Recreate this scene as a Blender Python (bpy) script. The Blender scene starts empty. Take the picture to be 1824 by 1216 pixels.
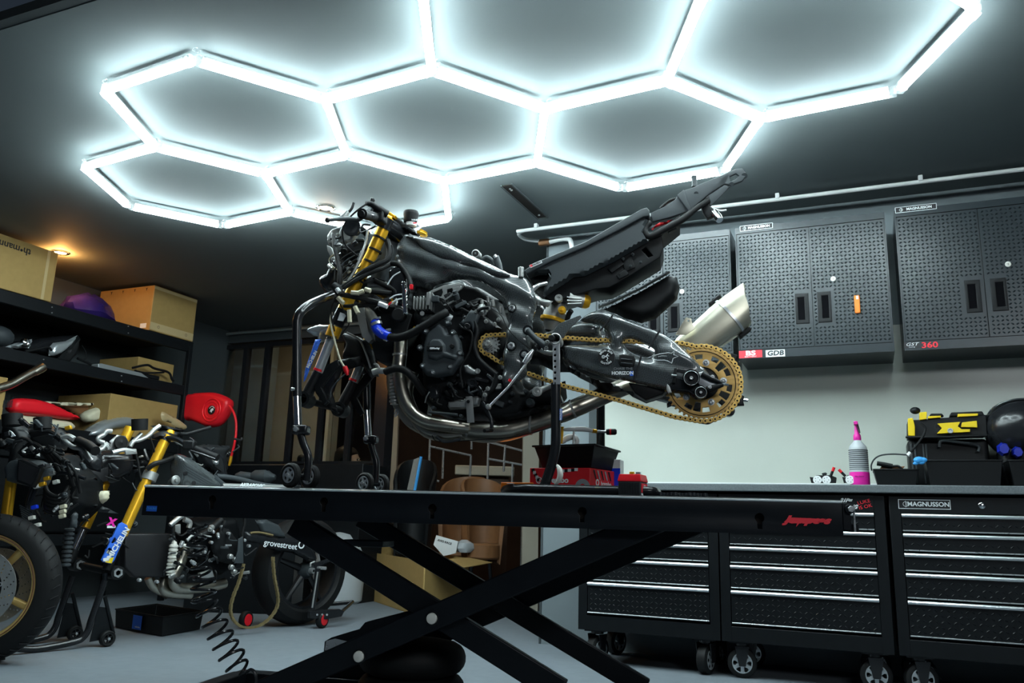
import bpy, bmesh, math, random
from mathutils import Vector as V, Matrix
from mathutils.geometry import delaunay_2d_cdt
C = bpy.context.scene.collection
SC = bpy.context.scene
PI = math.pi
rnd = random.Random(7)
# ---------------------------------------------------------------- camera
HC = 0.63
FPX = 1450.0
_p, _r = math.radians(12.483), math.radians(1.678)
FW = V((0, math.cos(_p), math.sin(_p))); _x = V((1, 0, 0)); _u = _x.cross(FW)
RT = math.cos(_r)*_x + math.sin(_r)*_u; UP = -math.sin(_r)*_x + math.cos(_r)*_u
cd = bpy.data.cameras.new('camera'); cam = bpy.data.objects.new('camera', cd); C.objects.link(cam)
cd.sensor_width = 36; cd.lens = FPX/1824*36; cd.clip_start = 0.05
cam.matrix_world = Matrix(((RT.x, UP.x, -FW.x, 0), (RT.y, UP.y, -FW.y, 0), (RT.z, UP.z, -FW.z, HC), (0, 0, 0, 1)))
SC.camera = cam
# ---------------------------------------------------------------- world, exposure
SC.view_settings.view_transform = 'Standard'; SC.view_settings.look = 'None'
SC.view_settings.gamma = 1; SC.view_settings.use_curve_mapping = False
SC.view_settings.exposure = 1.42
wld = bpy.data.worlds.new('night'); SC.world = wld; wld.use_nodes = True
wld.node_tree.nodes['Background'].inputs[0].default_value = (0.5, 0.7, 1, 1)
wld.node_tree.nodes['Background'].inputs[1].default_value = 0.012
TUBE_POWER = 30.0
# unseen front light added behind the camera, for the front-lit bench and bike
ld = bpy.data.lights.new('front_light', 'AREA'); ld.energy = 9; ld.color = (.9, .97, 1); ld.shape = 'RECTANGLE'; ld.size = 1.6; ld.size_y = .3
lo = bpy.data.objects.new('front_light', ld); C.objects.link(lo); lo.location = (1.3, -.6, 2.1)
lo.rotation_euler = (V((.2, 2.7, 1.0))-V((1.3, -.6, 2.1))).to_track_quat('-Z', 'Y').to_euler()
# ---------------------------------------------------------------- places: room and bench directions
WD = V((0.915978, -0.401228, 0)); WN = V((0.401228, 0.915978, 0)); ZZ = V((0, 0, 1))
E1 = V((0.982, -0.191, 0)).normalized(); E2 = V((-E1.y, E1.x, 0)); T0 = V((-1.2, 2.66, 0))
CAM = V((0, 0, HC))
def ray(x, y): return FW + (x-912)/FPX*RT - (y-608)/FPX*UP
def onp(x, y, n, d):
    q = ray(x, y); return CAM + q*((d-CAM.dot(n))/q.dot(n))
def W(x, y, D): return onp(x, y, WN, D)          # a plane along the cabinet wall, D metres out
def L(x, y, a): return onp(x, y, WD, a)          # a plane along the shelf wall
def B(x, y, b): return onp(x, y, E2, T0.dot(E2)+b)   # a plane along the bench, b metres behind its near edge
def Z(x, y, z): return onp(x, y, ZZ, z)
def RF(a, D, z): return WD*a + WN*D + ZZ*z
# ---------------------------------------------------------------- objects
ANC = {}
def anch(p):
    while p is not None:
        if p.name in ANC: return ANC[p.name]
        p = p.parent
    return V((0, 0, 0))
def thing(name, label, cat, loc, group=None):
    o = bpy.data.objects.new(name, None); C.objects.link(o); o.location = loc; o.empty_display_size = .05
    o['label'] = label; o['category'] = cat
    if group: o['group'] = group
    ANC[o.name] = V(loc); return o
class MB:
    def __init__(s): s.v = []; s.f = []; s.m = []; s.sh = []
    def add(s, vs, fs, mi=0, smooth=True):
        k = len(s.v); s.v += [V(q) for q in vs]
        for f in fs: s.f.append([k+i for i in f]); s.m.append(mi); s.sh.append(smooth)
        return s
    def box(s, c, d, ax=(V((1,0,0)), V((0,1,0)), V((0,0,1))), mi=0):
        c = V(c); X, Y, Zv = [a*(k/2) for a, k in zip(ax, d)]
        vs = [c+X*i+Y*j+Zv*k for i in (-1,1) for j in (-1,1) for k in (-1,1)]
        return s.add(vs, [(0,1,3,2),(4,6,7,5),(0,4,5,1),(2,3,7,6),(0,2,6,4),(1,5,7,3)], mi, False)
    def prism(s, pts, off, mi=0):
        pts = [V(q) for q in pts]; n = len(pts); off = V(off)
        nm = V((0,0,0))
        for i in range(n): nm += pts[i].cross(pts[(i+1)%n])
        if nm.dot(off) > 0: pts.reverse()
        return s.add(pts+[q+off for q in pts], [tuple(range(n)), tuple(range(2*n-1, n-1, -1))]+[(i, i+n, (i+1)%n+n, (i+1)%n) for i in range(n)], mi, False)
    def tube(s, pts, r, n=10, mi=0, closed=False, caps=True):
        pts = [V(q) for q in pts]; N = len(pts); rr = r if isinstance(r, (list, tuple)) else [r]*N
        T = []
        for i in range(N):
            a = pts[i-1] if (i or closed) else pts[0]; b = pts[(i+1)%N] if (i < N-1 or closed) else pts[-1]
            t = (b-a); T.append(t.normalized() if t.length > 1e-9 else V((0,0,1)))
        u = T[0].orthogonal().normalized(); k = len(s.v); ring = []
        for i in range(N):
            if i: u = (u - T[i]*u.dot(T[i])); u = u.normalized() if u.length > 1e-6 else T[i].orthogonal().normalized()
            w = T[i].cross(u)
            ring.append([pts[i]+(u*math.cos(2*PI*j/n)+w*math.sin(2*PI*j/n))*rr[i] for j in range(n)])
        vs = [q for g in ring for q in g]; fs = []
        for i in range(N if closed else N-1):
            for j in range(n): fs.append((i*n+j, i*n+(j+1)%n, ((i+1)%N)*n+(j+1)%n, ((i+1)%N)*n+j))
        s.add(vs, fs, mi)
        if caps and not closed: s.add(ring[0], [tuple(range(n-1,-1,-1))], mi, False); s.add(ring[-1], [tuple(range(n))], mi, False)
        return s
    def lathe(s, o, ax, prof, n=24, mi=0):
        o = V(o); ax = V(ax).normalized(); u = ax.orthogonal().normalized(); w = ax.cross(u); vs = []; fs = []; m = len(prof)
        for t, r in prof:
            for j in range(n): vs.append(o+ax*t+(u*math.cos(2*PI*j/n)+w*math.sin(2*PI*j/n))*max(r, 1e-5))
        for i in range(m-1):
            for j in range(n): fs.append((i*n+j, i*n+(j+1)%n, (i+1)*n+(j+1)%n, (i+1)*n+j))
        return s.add(vs, fs, mi)
    def cyl(s, a, b, r, n=20, mi=0):
        a = V(a); b = V(b); h = (b-a).length; e = min(r, h)*.12
        return s.lathe(a, b-a, [(0, 0), (0, r-e), (e, r), (h-e, r), (h, r-e), (h, 0)], n, mi)
    def ball(s, c, r, n=16, mi=0, ax=(V((1,0,0)), V((0,1,0)), V((0,0,1)))):
        r = r if isinstance(r, (list, tuple)) else (r, r, r); m = n//2; vs = []; fs = []
        for i in range(m+1):
            for j in range(n):
                a = PI*i/m; b = 2*PI*j/n
                vs.append(V(c)+ax[0]*(r[0]*math.sin(a)*math.cos(b))+ax[1]*(r[1]*math.sin(a)*math.sin(b))+ax[2]*(r[2]*math.cos(a)))
        for i in range(m):
            for j in range(n): fs.append((i*n+j, (i+1)*n+j, (i+1)*n+(j+1)%n, i*n+(j+1)%n))
        return s.add(vs, fs, mi)
    def loft(s, rings, mi=0, caps=True):
        n = len(rings[0]); vs = [q for g in rings for q in g]; fs = []
        for i in range(len(rings)-1):
            for j in range(n): fs.append((i*n+j, i*n+(j+1)%n, (i+1)*n+(j+1)%n, (i+1)*n+j))
        s.add(vs, fs, mi)
        if caps: s.add(rings[0], [tuple(range(n-1,-1,-1))], mi, False); s.add(rings[-1], [tuple(range(n))], mi, False)
        return s
def finish(me, name, mat, parent, bevel=0, angle=38, label=None, seg=2):
    mats = mat if isinstance(mat, (list, tuple)) else [mat]
    for q in mats: me.materials.append(q)
    if parent is None:
        xs = [v.co for v in me.vertices]
        a = V(((min(v.x for v in xs)+max(v.x for v in xs))/2, (min(v.y for v in xs)+max(v.y for v in xs))/2, min(v.z for v in xs)))
    else: a = anch(parent)
    me.transform(Matrix.Translation(-a))
    bm = bmesh.new(); bm.from_mesh(me); bmesh.ops.remove_doubles(bm, verts=bm.verts, dist=1e-5); bmesh.ops.recalc_face_normals(bm, faces=bm.faces); bm.to_mesh(me); bm.free()
    for q in me.polygons: q.use_smooth = True
    me.set_sharp_from_angle(angle=math.radians(angle))
    o = bpy.data.objects.new(name, me); C.objects.link(o)
    if parent is None: o.location = a; ANC[o.name] = a
    else: o.parent = parent
    if bevel:
        md = o.modifiers.new('b', 'BEVEL'); md.width = bevel; md.segments = seg; md.limit_method = 'ANGLE'; md.angle_limit = math.radians(40); md.harden_normals = False
    if label: o['label'] = label
    return o
def obj(name, mb, mat, parent=None, bevel=0, angle=38, label=None, seg=2):
    me = bpy.data.meshes.new(name); me.from_pydata([tuple(q) for q in mb.v], [], mb.f)
    for i, q in enumerate(me.polygons): q.material_index = mb.m[i]
    return finish(me, name, mat, parent, bevel, angle, label, seg)
def tag(o, label, cat, group=None):
    o['label'] = label; o['category'] = cat
    if group: o['group'] = group
    return o
def struct(name, mb, mat, bevel=0):
    o = obj(name, mb, mat, None, bevel); o['kind'] = 'structure'; return o
def cr(pts, k=6, closed=False):
    pts = [V(q) for q in pts]; n = len(pts); out = []
    for i in range(n if closed else n-1):
        p0 = pts[i-1] if (i or closed) else pts[0]; p1 = pts[i]; p2 = pts[(i+1)%n]; p3 = pts[(i+2)%n] if (i < n-2 or closed) else pts[-1]
        for j in range(k):
            t = j/k; out.append(.5*((2*p1)+(p2-p0)*t+(2*p0-5*p1+4*p2-p3)*t*t+(3*p1-p0-3*p2+p3)*t**3))
    if not closed: out.append(pts[-1])
    return out
def frame_of(o, U, Vv):
    N = U.cross(Vv); return Matrix(((U.x, Vv.x, N.x, o.x), (U.y, Vv.y, N.y, o.y), (U.z, Vv.z, N.z, o.z), (0, 0, 0, 1)))
def plate(name, outs, M, th, mat, parent=None, bev=0, label=None, angle=38, res=2):
    """flat piece with holes: outs = 2-D outlines in the frame M, front face on the frame's plane, thickness going back"""
    cu = bpy.data.curves.new(name, 'CURVE'); cu.dimensions = '2D'; cu.fill_mode = 'BOTH'
    for o_ in outs:
        sp = cu.splines.new('POLY'); sp.points.add(len(o_)-1); sp.use_cyclic_u = True
        for i, q in enumerate(o_): sp.points[i].co = (q[0], q[1], 0, 1)
    cu.extrude = max(th/2-bev, 0); cu.bevel_depth = bev; cu.bevel_resolution = res; cu.offset = -bev
    t = bpy.data.objects.new('t', cu); me = bpy.data.meshes.new_from_object(t); me.name = name
    bpy.data.objects.remove(t); bpy.data.curves.remove(cu); me.materials.clear()
    me.transform(M @ Matrix.Translation((0, 0, -th/2)))
    return finish(me, name, mat, parent, 0, angle, label)
def text(s, M, size, mat, parent, depth=.0008, name='lettering', shear=0, sx=1, bold=0, label=None):
    cu = bpy.data.curves.new('t', 'FONT'); cu.body = s; cu.size = size; cu.extrude = depth/2; cu.align_x = 'CENTER'; cu.align_y = 'CENTER'; cu.shear = shear; cu.offset = bold; cu.resolution_u = 3
    t = bpy.data.objects.new('t', cu); me = bpy.data.meshes.new_from_object(t); me.name = name
    bpy.data.objects.remove(t); bpy.data.curves.remove(cu); me.materials.clear()
    me.transform(M @ Matrix.Translation((0, 0, depth/2)) @ Matrix.Diagonal((sx, 1, 1, 1)))
    return finish(me, name, mat, parent, 0, 38, label)
def inpoly(p, poly):
    c = False; n = len(poly); x, y = p[0], p[1]
    for i in range(n):
        a = poly[i]; b = poly[i-1]
        if (a[1] > y) != (b[1] > y) and x < (b[0]-a[0])*(y-a[1])/(b[1]-a[1])+a[0]: c = not c
    return c
def sdist(p, outs):
    m = 9.
    for o_ in outs:
        n = len(o_)
        for i in range(n):
            ax, ay = o_[i-1][0], o_[i-1][1]; bx, by = o_[i][0], o_[i][1]; dx, dy = bx-ax, by-ay; l = dx*dx+dy*dy
            t = 0 if l < 1e-12 else max(0, min(1, ((p[0]-ax)*dx+(p[1]-ay)*dy)/l))
            d = (ax+t*dx-p[0])**2+(ay+t*dy-p[1])**2
            if d < m: m = d
    return math.sqrt(m)
def resample(o_, g):
    out = []
    for i in range(len(o_)):
        a = o_[i]; b = o_[(i+1)%len(o_)]; k = max(1, int(math.hypot(b[0]-a[0], b[1]-a[1])/g))
        for j in range(k): out.append((a[0]+(b[0]-a[0])*j/k, a[1]+(b[1]-a[1])*j/k))
    return out
def pillow(name, outs, M, th, w, mat, parent=None, g=.008, label=None, bow=None, back=True):
    """rounded body from an outline: full thickness th, edges rounded over w, bow(u,v) pushes both faces"""
    outs = [resample(o_, g) for o_ in outs]; allp = [q for o_ in outs for q in o_]
    x0 = min(q[0] for q in allp); x1 = max(q[0] for q in allp); y0 = min(q[1] for q in allp); y1 = max(q[1] for q in allp)
    pts = []; ed = []
    for o_ in outs:
        k = len(pts); pts += list(o_); ed += [(k+i, k+(i+1) % len(o_)) for i in range(len(o_))]
    nb = len(pts); r = 0; y = y0+g/2
    inside = lambda q: sum(inpoly(q, o_) for o_ in outs) % 2 == 1
    while y < y1:
        x = x0+(g/2 if r % 2 else 0)
        while x < x1:
            if inside((x, y)) and sdist((x, y), outs) > g*.45: pts.append((x, y))
            x += g
        y += g*.87; r += 1
    res = delaunay_2d_cdt([V((q[0], q[1])) for q in pts], ed, [], 0, 1e-6)
    vs, fs = res[0], res[2]; hs = []
    for q in vs:
        d = sdist(q, outs); t = min(d/w, 1); h = math.sqrt(max(0, 1-(1-t)**2))
        hs.append(h)
    keep = []
    for f in fs:
        c = ((vs[f[0]].x+vs[f[1]].x+vs[f[2]].x)/3, (vs[f[0]].y+vs[f[1]].y+vs[f[2]].y)/3)
        if inside(c): keep.append(f)
    n = len(vs); bw = [bow(q.x, q.y) if bow else 0 for q in vs]
    V3 = [M @ V((vs[i].x, vs[i].y, th/2*hs[i]-th/2+bw[i])) for i in range(n)]
    F = [list(f) for f in keep]
    if back:
        V3 += [M @ V((vs[i].x, vs[i].y, -th/2*hs[i]-th/2+bw[i])) for i in range(n)]; F += [[n+f[2], n+f[1], n+f[0]] for f in keep]
    m = MB(); m.add(V3, F); return obj(name, m, mat, parent, 0, 60, label)
# ---------------------------------------------------------------- materials
def mat(name, col, rough=.5, metal=0, coat=0, emit=None, est=0, noise=0, nscale=60, bump=0, bscale=200, trans=0, ior=1.45, alpha=1, spec=.5, coat_r=.03, rvar=0):
    m = bpy.data.materials.new(name); m.use_nodes = True; nt = m.node_tree; b = nt.nodes['Principled BSDF']; I = b.inputs
    I['Base Color'].default_value = (*col, 1); I['Roughness'].default_value = rough; I['Metallic'].default_value = metal
    I['Coat Weight'].default_value = coat; I['Coat Roughness'].default_value = coat_r; I['Transmission Weight'].default_value = trans; I['IOR'].default_value = ior; I['Alpha'].default_value = alpha
    I['Specular IOR Level'].default_value = spec
    if emit: I['Emission Color'].default_value = (*emit, 1); I['Emission Strength'].default_value = est
    N = nt.nodes.new; Lk = nt.links.new
    if noise or bump or rvar:
        tc = N('ShaderNodeTexCoord')
    if noise or rvar:
        n = N('ShaderNodeTexNoise'); n.inputs['Scale'].default_value = nscale; n.inputs['Detail'].default_value = 5; Lk(tc.outputs['Object'], n.inputs['Vector'])
        if noise:
            mx = N('ShaderNodeMix'); mx.data_type = 'RGBA'; mx.inputs[6].default_value = (*[c*(1-noise) for c in col], 1); mx.inputs[7].default_value = (*[min(1, c*(1+noise)) for c in col], 1)
            Lk(n.outputs['Fac'], mx.inputs[0]); Lk(mx.outputs[2], I['Base Color'])
        if rvar:
            mr = N('ShaderNodeMapRange'); mr.inputs[3].default_value = rough-rvar; mr.inputs[4].default_value = rough+rvar; Lk(n.outputs['Fac'], mr.inputs[0]); Lk(mr.outputs[0], I['Roughness'])
    if bump:
        n2 = N('ShaderNodeTexNoise'); n2.inputs['Scale'].default_value = bscale; n2.inputs['Detail'].default_value = 3; Lk(tc.outputs['Object'], n2.inputs['Vector'])
        bp = N('ShaderNodeBump'); bp.inputs['Strength'].default_value = bump; bp.inputs['Distance'].default_value = .002; Lk(n2.outputs['Fac'], bp.inputs['Height']); Lk(bp.outputs[0], I['Normal'])
    return m
def carbon():
    m = mat('carbon_weave', (.02, .022, .024), .32, 0, 1, coat_r=.04); nt = m.node_tree; N = nt.nodes.new; Lk = nt.links.new; b = nt.nodes['Principled BSDF']
    tc = N('ShaderNodeTexCoord'); mp = N('ShaderNodeMapping'); mp.inputs['Rotation'].default_value = (0, .79, .19); Lk(tc.outputs['Object'], mp.inputs['Vector'])
    c = N('ShaderNodeTexChecker'); c.inputs['Scale'].default_value = 330; Lk(mp.outputs[0], c.inputs['Vector'])
    c.inputs['Color1'].default_value = (.012, .015, .016, 1); c.inputs['Color2'].default_value = (.12, .135, .14, 1)
    Lk(c.outputs['Color'], b.inputs['Base Color']); b.inputs['Specular IOR Level'].default_value = .7; return m
M = dict(
 ceil=mat('ceiling_paint', (.135, .160, .164), .8, noise=.04, nscale=3, bump=.15, bscale=350),
 wall=mat('grey_wall_paint', (.046, .056, .06), .8, noise=.06, nscale=4, bump=.1, bscale=200),
 wallg=mat('blue_grey_paint', (.16, .19, .205), .7, noise=.06, nscale=4),
 wallr=mat('pale_panel', (.52, .555, .50), .28, noise=.10, nscale=3, bump=.12, bscale=120),
 floor=mat('concrete', (.16, .185, .21), .7, noise=.12, nscale=25, bump=.2, bscale=90),
 dark=mat('dark_soffit', (.015, .011, .009), .9, noise=.2, nscale=9),
 black=mat('black_powder_coat', (.007, .0085, .010), .42, spec=.25, bump=.12, bscale=700, noise=.2, nscale=30),
 blackp=mat('black_gloss_paint', (.012, .013, .015), .22, rvar=.08, nscale=15),
 steelb=mat('black_steel', (.007, .009, .012), .38, spec=.25, noise=.2, nscale=12, rvar=.08),
 rubber=mat('black_rubber', (.008, .0085, .009), .6, spec=.3, bump=.2, bscale=400),
 plast=mat('black_plastic', (.007, .008, .009), .5, spec=.3, bump=.1, bscale=500),
 plastg=mat('grey_black_plastic', (.035, .043, .048), .55, bump=.1, bscale=300),
 cab=mat('cabinet_coat', (.022, .030, .035), .27, bump=.1, bscale=900, noise=.12, nscale=20),
 alu=mat('brushed_aluminium', (.75, .78, .8), .3, .85, noise=.08, nscale=90),
 chrome=mat('chrome', (.85, .87, .88), .1, 1),
 steel=mat('bare_steel', (.6, .62, .63), .3, .75, noise=.15, nscale=60, rvar=.1),
 castm=mat('cast_aluminium', (.42, .43, .42), .42, .7, noise=.15, nscale=40, bump=.2, bscale=250),
 ti=mat('titanium', (.48, .45, .38), .3, 1, noise=.12, nscale=50, rvar=.06),
 white=mat('white_plastic', (.8, .82, .82), .4, noise=.03, nscale=30),
 clear=mat('clear_plastic', (.9, .95, .95), .1, trans=.9, alpha=.55),
 tube=mat('light_diffuser', (.9, .95, .95), .5, emit=(.80, .97, 1), est=TUBE_POWER),
 worktop=mat('laminate', (.13, .15, .16), .5, noise=.45, nscale=160),
 gold=mat('gold_anodised', (.95, .5, .03), .3, .6, noise=.06, nscale=60),
 chain=mat('gold_chain_plating', (.85, .55, .16), .36, .55, noise=.1, nscale=80),
 spro=mat('gold_sprocket', (.55, .34, .11), .45, .45, noise=.06, nscale=90),
 bottle=mat('frosted_bottle', (.42, .45, .47), .35, noise=.04),
 chain2=mat('dull_gold_chain', (.30, .23, .11), .45, .5, noise=.3, nscale=300), hull=mat('unlit_black_plastic', (.005, .006, .007), .55, spec=.15), conduit=mat('grey_pipe', (.20, .23, .23), .5),
 bluep=mat('dark_blue_plastic', (.008, .02, .32), .3, noise=.1),
 gold2=mat('gold_painted_rim', (.78, .55, .2), .35, .4, noise=.05),
 wood2=mat('grey_board', (.2, .19, .17), .6, noise=.2),
 ti2=mat('brushed_titanium', (.60, .57, .46), .38, .85, noise=.08, nscale=40),
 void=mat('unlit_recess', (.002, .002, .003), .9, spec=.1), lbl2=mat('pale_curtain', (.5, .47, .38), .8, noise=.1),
 orange=mat('orange_plastic', (.9, .22, .01), .45, noise=.05), red=mat('red_plastic', (.75, .01, .02), .4, noise=.06, nscale=20),
 redc=mat('red_card', (.72, .02, .03), .5, noise=.08, nscale=20), blue=mat('blue_silicone', (.01, .05, .75), .3, noise=.05),
 yellow=mat('yellow_plastic', (.85, .6, .01), .45, noise=.05), magenta=mat('magenta_plastic', (.75, .02, .35), .4, noise=.05),
 cyan=mat('blue_glove_rubber', (.05, .35, .8), .5, noise=.1), card=mat('cardboard', (.36, .235, .08), .8, noise=.12, nscale=25, bump=.15, bscale=150),
 cream=mat('cream_plastic', (.62, .58, .42), .5, noise=.1), inkw=mat('white_ink', (.8, .84, .85), .5, noise=.02), inkr=mat('red_ink', (.85, .03, .05), .5, noise=.02),
 inkb=mat('blue_ink', (.03, .15, .7), .5, noise=.02), inkk=mat('black_ink', (.01, .01, .012), .5, noise=.02), tape=mat('packing_tape', (.5, .38, .2), .35, noise=.05),
 lbl=mat('white_label', (.75, .74, .68), .5, noise=.04), purple=mat('purple_plastic_film', (.022, .012, .10), .25, noise=.5, nscale=12),
 glassw=mat('window_glass', (.8, .9, .9), .03, trans=1, ior=1.1), skin=mat('skin', (.55, .3, .2), .5, noise=.1), hair=mat('dark_hair', (.015, .01, .008), .5, noise=.3, nscale=90),
 carbon=carbon(), glow=mat('warm_bulb', (1, .8, .5), .5, emit=(1, .62, .25), est=14), beige=mat('beige_wall', (.34, .31, .25), .8, noise=.1, nscale=4),
 wood=mat('dark_wood', (.06, .03, .016), .6, noise=.3, nscale=8), brown=mat('brown_leather', (.22, .10, .04), .5, noise=.3, nscale=10), silver=mat('silver_paint', (.5, .54, .56), .3, .6, noise=.05),
)
# ================================================================ THE ROOM
CZ = HC + 1.655
DR, DB, AL, AP = 4.28, 5.72, -5.38, -1.655      # cabinet wall, back wall, shelf wall, end of the partition
def rbox(m, a0, a1, d0, d1, z0, z1, mi=0): return m.box(RF((a0+a1)/2, (d0+d1)/2, (z0+z1)/2), (a1-a0, d1-d0, z1-z0), (WD, WN, ZZ), mi)
struct('floor', rbox(MB(), -9, 4.5, -1.5, 9.5, -.1, 0), M['floor'])
struct('ceiling', rbox(MB(), AL, 4.0, 1.64, DB+.1, CZ, CZ+.035), M['ceil'])
struct('ceiling_outside', rbox(MB(), AL-1, 4.0, -1.5, 1.63, CZ+.3, CZ+.34), M['dark'])
struct('trim_1', rbox(MB(), AL, 4.0, 1.60, 1.638, CZ+.001, CZ+.038), M['wall'])
struct('wall_right', rbox(MB(), AP, 4.0, DR, DR+.12, 0, CZ-.001), M['wallg'])
_ax = lambda x, y, D: W(x, y, D).dot(WD)
ap = _ax(1069, 760, DR-.03); struct('trim_6', rbox(MB(), _ax(1049, 760, DR-.03), ap, DR-.03, DR-.001, .5, 1.55), M['wall'])
struct('wall_panel', rbox(MB(), ap+.002, 3.9, DR-.012, DR-.001, .7, 1.62), M['wallr'])
m = MB(); rbox(m, AP-.012, AP-.001, DR-.004, DR+.13, 0, CZ-.002); struct('trim_2', m, M['wall'])
struct('wall_left', rbox(MB(), AL-.1, AL, 1.2, DB+.1, 0, CZ-.001), M['wall'])
struct('wall_side', rbox(MB(), 3.6, 3.7, 1.0, DR, 0, CZ-.001), M['wall'])
# back wall: a band under and over a long run of black framed panes
WL, WR = RF(-5.05, DB, 0), None
za, zb = W(500, 826, DB).z, W(450, 612, DB).z
PX0, PX1 = W(385, 760, DB).dot(WD), W(670, 760, DB).dot(WD)
m = MB(); rbox(m, AL, PX0, DB, DB+.1, 0, CZ-.001); rbox(m, PX0, AP+.3, DB, DB+.1, zb+.02, CZ-.001); struct('wall_back', m, M['wall'])
m = MB(); rbox(m, PX0, PX1, DB+.0, DB+.08, 0, za-.01); struct('wall_back_low', m, M['blackp'])
def ax_(x, y=800, D=None): return W(x, y, D or DB).dot(WD)
seams = [ax_(385, 760), ax_(425, 760), ax_(463, 760), ax_(515, 760), ax_(569, 760), ax_(620, 760), ax_(670, 760)]
for i in range(6):
    a0, a1 = seams[i], seams[i+1]
    wf = MB(); f = .022
    rbox(wf, a0, a0+f, DB-.01, DB+.05, za, zb); rbox(wf, a1-f, a1-.001, DB-.01, DB+.05, za, zb); rbox(wf, a0+f, a1-f, DB-.01, DB+.05, za, za+f); rbox(wf, a0+f, a1-f, DB-.01, DB+.05, zb-.04, zb)
    o = struct('window_%d' % (i+1), wf, M['blackp'])
    g = obj('pane', rbox(MB(), a0+f, a1-f, DB+.02, DB+.026, za+f, zb-.04), M['glassw'], o)
m = MB(); rbox(m, PX1+.005, ax_(689, 760), DB-.02, DB+.1, 0, zb+.02); struct('trim_3', m, M['blackp'])
# the office behind the panes
struct('wall_office', rbox(MB(), -7.5, 2.4, 9.3, 9.4, 0, 3), M['wood'])
struct('wall_office_side', rbox(MB(), W(474, 760, 7).dot(WD), W(592, 760, 7).dot(WD), 7.0, 7.1, 0, 2.6), M['beige'])
m = MB(); rbox(m, W(574, 760, 6.98).dot(WD), W(591, 760, 6.98).dot(WD), 6.92, 6.98, 0, 2.6); struct('trim_4', m, M['lbl2'])
struct('wall_office_left', rbox(MB(), -7.5, W(473, 760, 6.6).dot(WD), 6.6, 6.7, 0, 2.7), M['wallg'])
struct('ceiling_office', rbox(MB(), -9, 2.4, DB+.12, 9.4, 2.75, 2.8), M['dark'])
struct('wall_shop_side', rbox(MB(), 2.4, 2.5, DB, 9.4, 0, 3), M['wall'])
# ---------------------------------------------------------------- hexagon lamp
LO = V((-2.4049*.5, 6.3555*.5, 0)); LA = .0279; LH = HC+3.2037*.5
def lat(u, v): return V((LO.x+.5*(math.cos(LA)*u+math.sin(LA)*v), LO.y+.5*(math.sin(LA)*u-math.cos(LA)*v), LH))
hexes = [(0, 0), (1.732, 0), (3.464, 0), (-.866, -1.5), (.866, -1.5), (2.598, 1.5), (4.33, 1.5)]
nodes, edges = {}, {}
def nk(u, v): return (round(u*2, 0), round(v*2, 0))
for cu_, cv_ in hexes:
    ring = [(cu_+math.sin(PI/3*k), cv_+math.cos(PI/3*k)) for k in range(6)]
    for k in range(6):
        a, b = ring[k], ring[(k+1) % 6]; nodes[nk(*a)] = a; edges[tuple(sorted((nk(*a), nk(*b))))] = (a, b)
lamp = thing('hexagon_ceiling_light', 'glowing white honeycomb of LED tubes under the grey ceiling', 'ceiling light', lat(1.7, 0))
for a, b in edges.values():
    pa, pb = lat(*a), lat(*b); d = (pb-pa).normalized(); w = V((-d.y, d.x, 0)); pa = pa+d*.03; pb = pb-d*.03; c = (pa+pb)/2; ln = (pb-pa).length
    h = MB(); h.box(c+ZZ*.016, (ln, .024, .022), (d, w, ZZ)); t0 = obj('tube_housing', h, M['white'], lamp, .002)
    sec = [(-.015, .006), (.015, .006), (.016, -.003), (.011, -.010), (0, -.013), (-.011, -.010), (-.016, -.003)]
    h = MB(); h.loft([[q+w*s_[0]+ZZ*s_[1] for s_ in sec] for q in (pa, pb)]); obj('light_tube', h, M['tube'], t0)
for k_, q in nodes.items():
    p = lat(*q); m = MB(); n_ = 0
    dirs = []
    for e in edges:
        if k_ in e:
            o2 = e[0] if e[1] == k_ else e[1]; dirs.append((lat(*nodes[o2])-p).normalized())
    for d in dirs: m.box(p+d*.022+ZZ*.006, (.036, .034, .032), (d, V((-d.y, d.x, 0)), ZZ))
    obj('connector', m, M['clear'], lamp, .002)
    m = MB(); q2 = p+V((.02, -.03, 0)); m.tube([q2+ZZ*.02, q2+ZZ*.036], .004, 8); m.tube(cr([q2+ZZ*.024+V((.014*math.cos(t), .014*math.sin(t), 0)) for t in [0, 1, 2, 3, 4, 5]], 3), .0018, 6)
    obj('mounting_clip', m, M['clear'], lamp)
# ---------------------------------------------------------------- recessed spots, slot vent, conduits
def spot(px, py, label, power):
    p = Z(px, py, CZ); t = thing('ceiling_spotlight', label, 'spotlight', p-ZZ*.012)
    m = MB(); m.lathe(p, -ZZ, [(0.001, .052), (.006, .052), (.010, .044), (.004, .038), (.003, .037)], 28); obj('bezel', m, M['chrome'], t)
    m = MB(); m.lathe(p, -ZZ, [(.002, 0), (.003, .036)], 28); obj('bulb', m, M['glow'], t)
    ld = bpy.data.lights.new('spot', 'POINT'); ld.energy = power; ld.color = (1, .45, .12); ld.shadow_soft_size = .02
    lo = bpy.data.objects.new('spot_lamp', ld); C.objects.link(lo); lo.parent = t; lo.location = (0, 0, -.03); return t
spot(580, 369, 'small round recessed ceiling spot with chrome rim above the handlebar', .25)
spot(108, 449, 'small warm orange ceiling spot glowing beside the printed carton', 3.6)
p0, p1 = Z(903, 329, CZ), Z(966, 386, CZ); d = (p1-p0).normalized(); w = V((-d.y, d.x, 0))
sv = thing('ceiling_slot', 'narrow open metal slot cut into the grey ceiling', 'ceiling slot', (p0+p1)/2-ZZ*.004)
c = (p0+p1)/2; ln = (p1-p0).length
m = MB(); m.box(c-ZZ*.003, (ln, .055, .005), (d, w, ZZ)); obj('slot_recess', m, M['dark'], sv)
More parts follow.
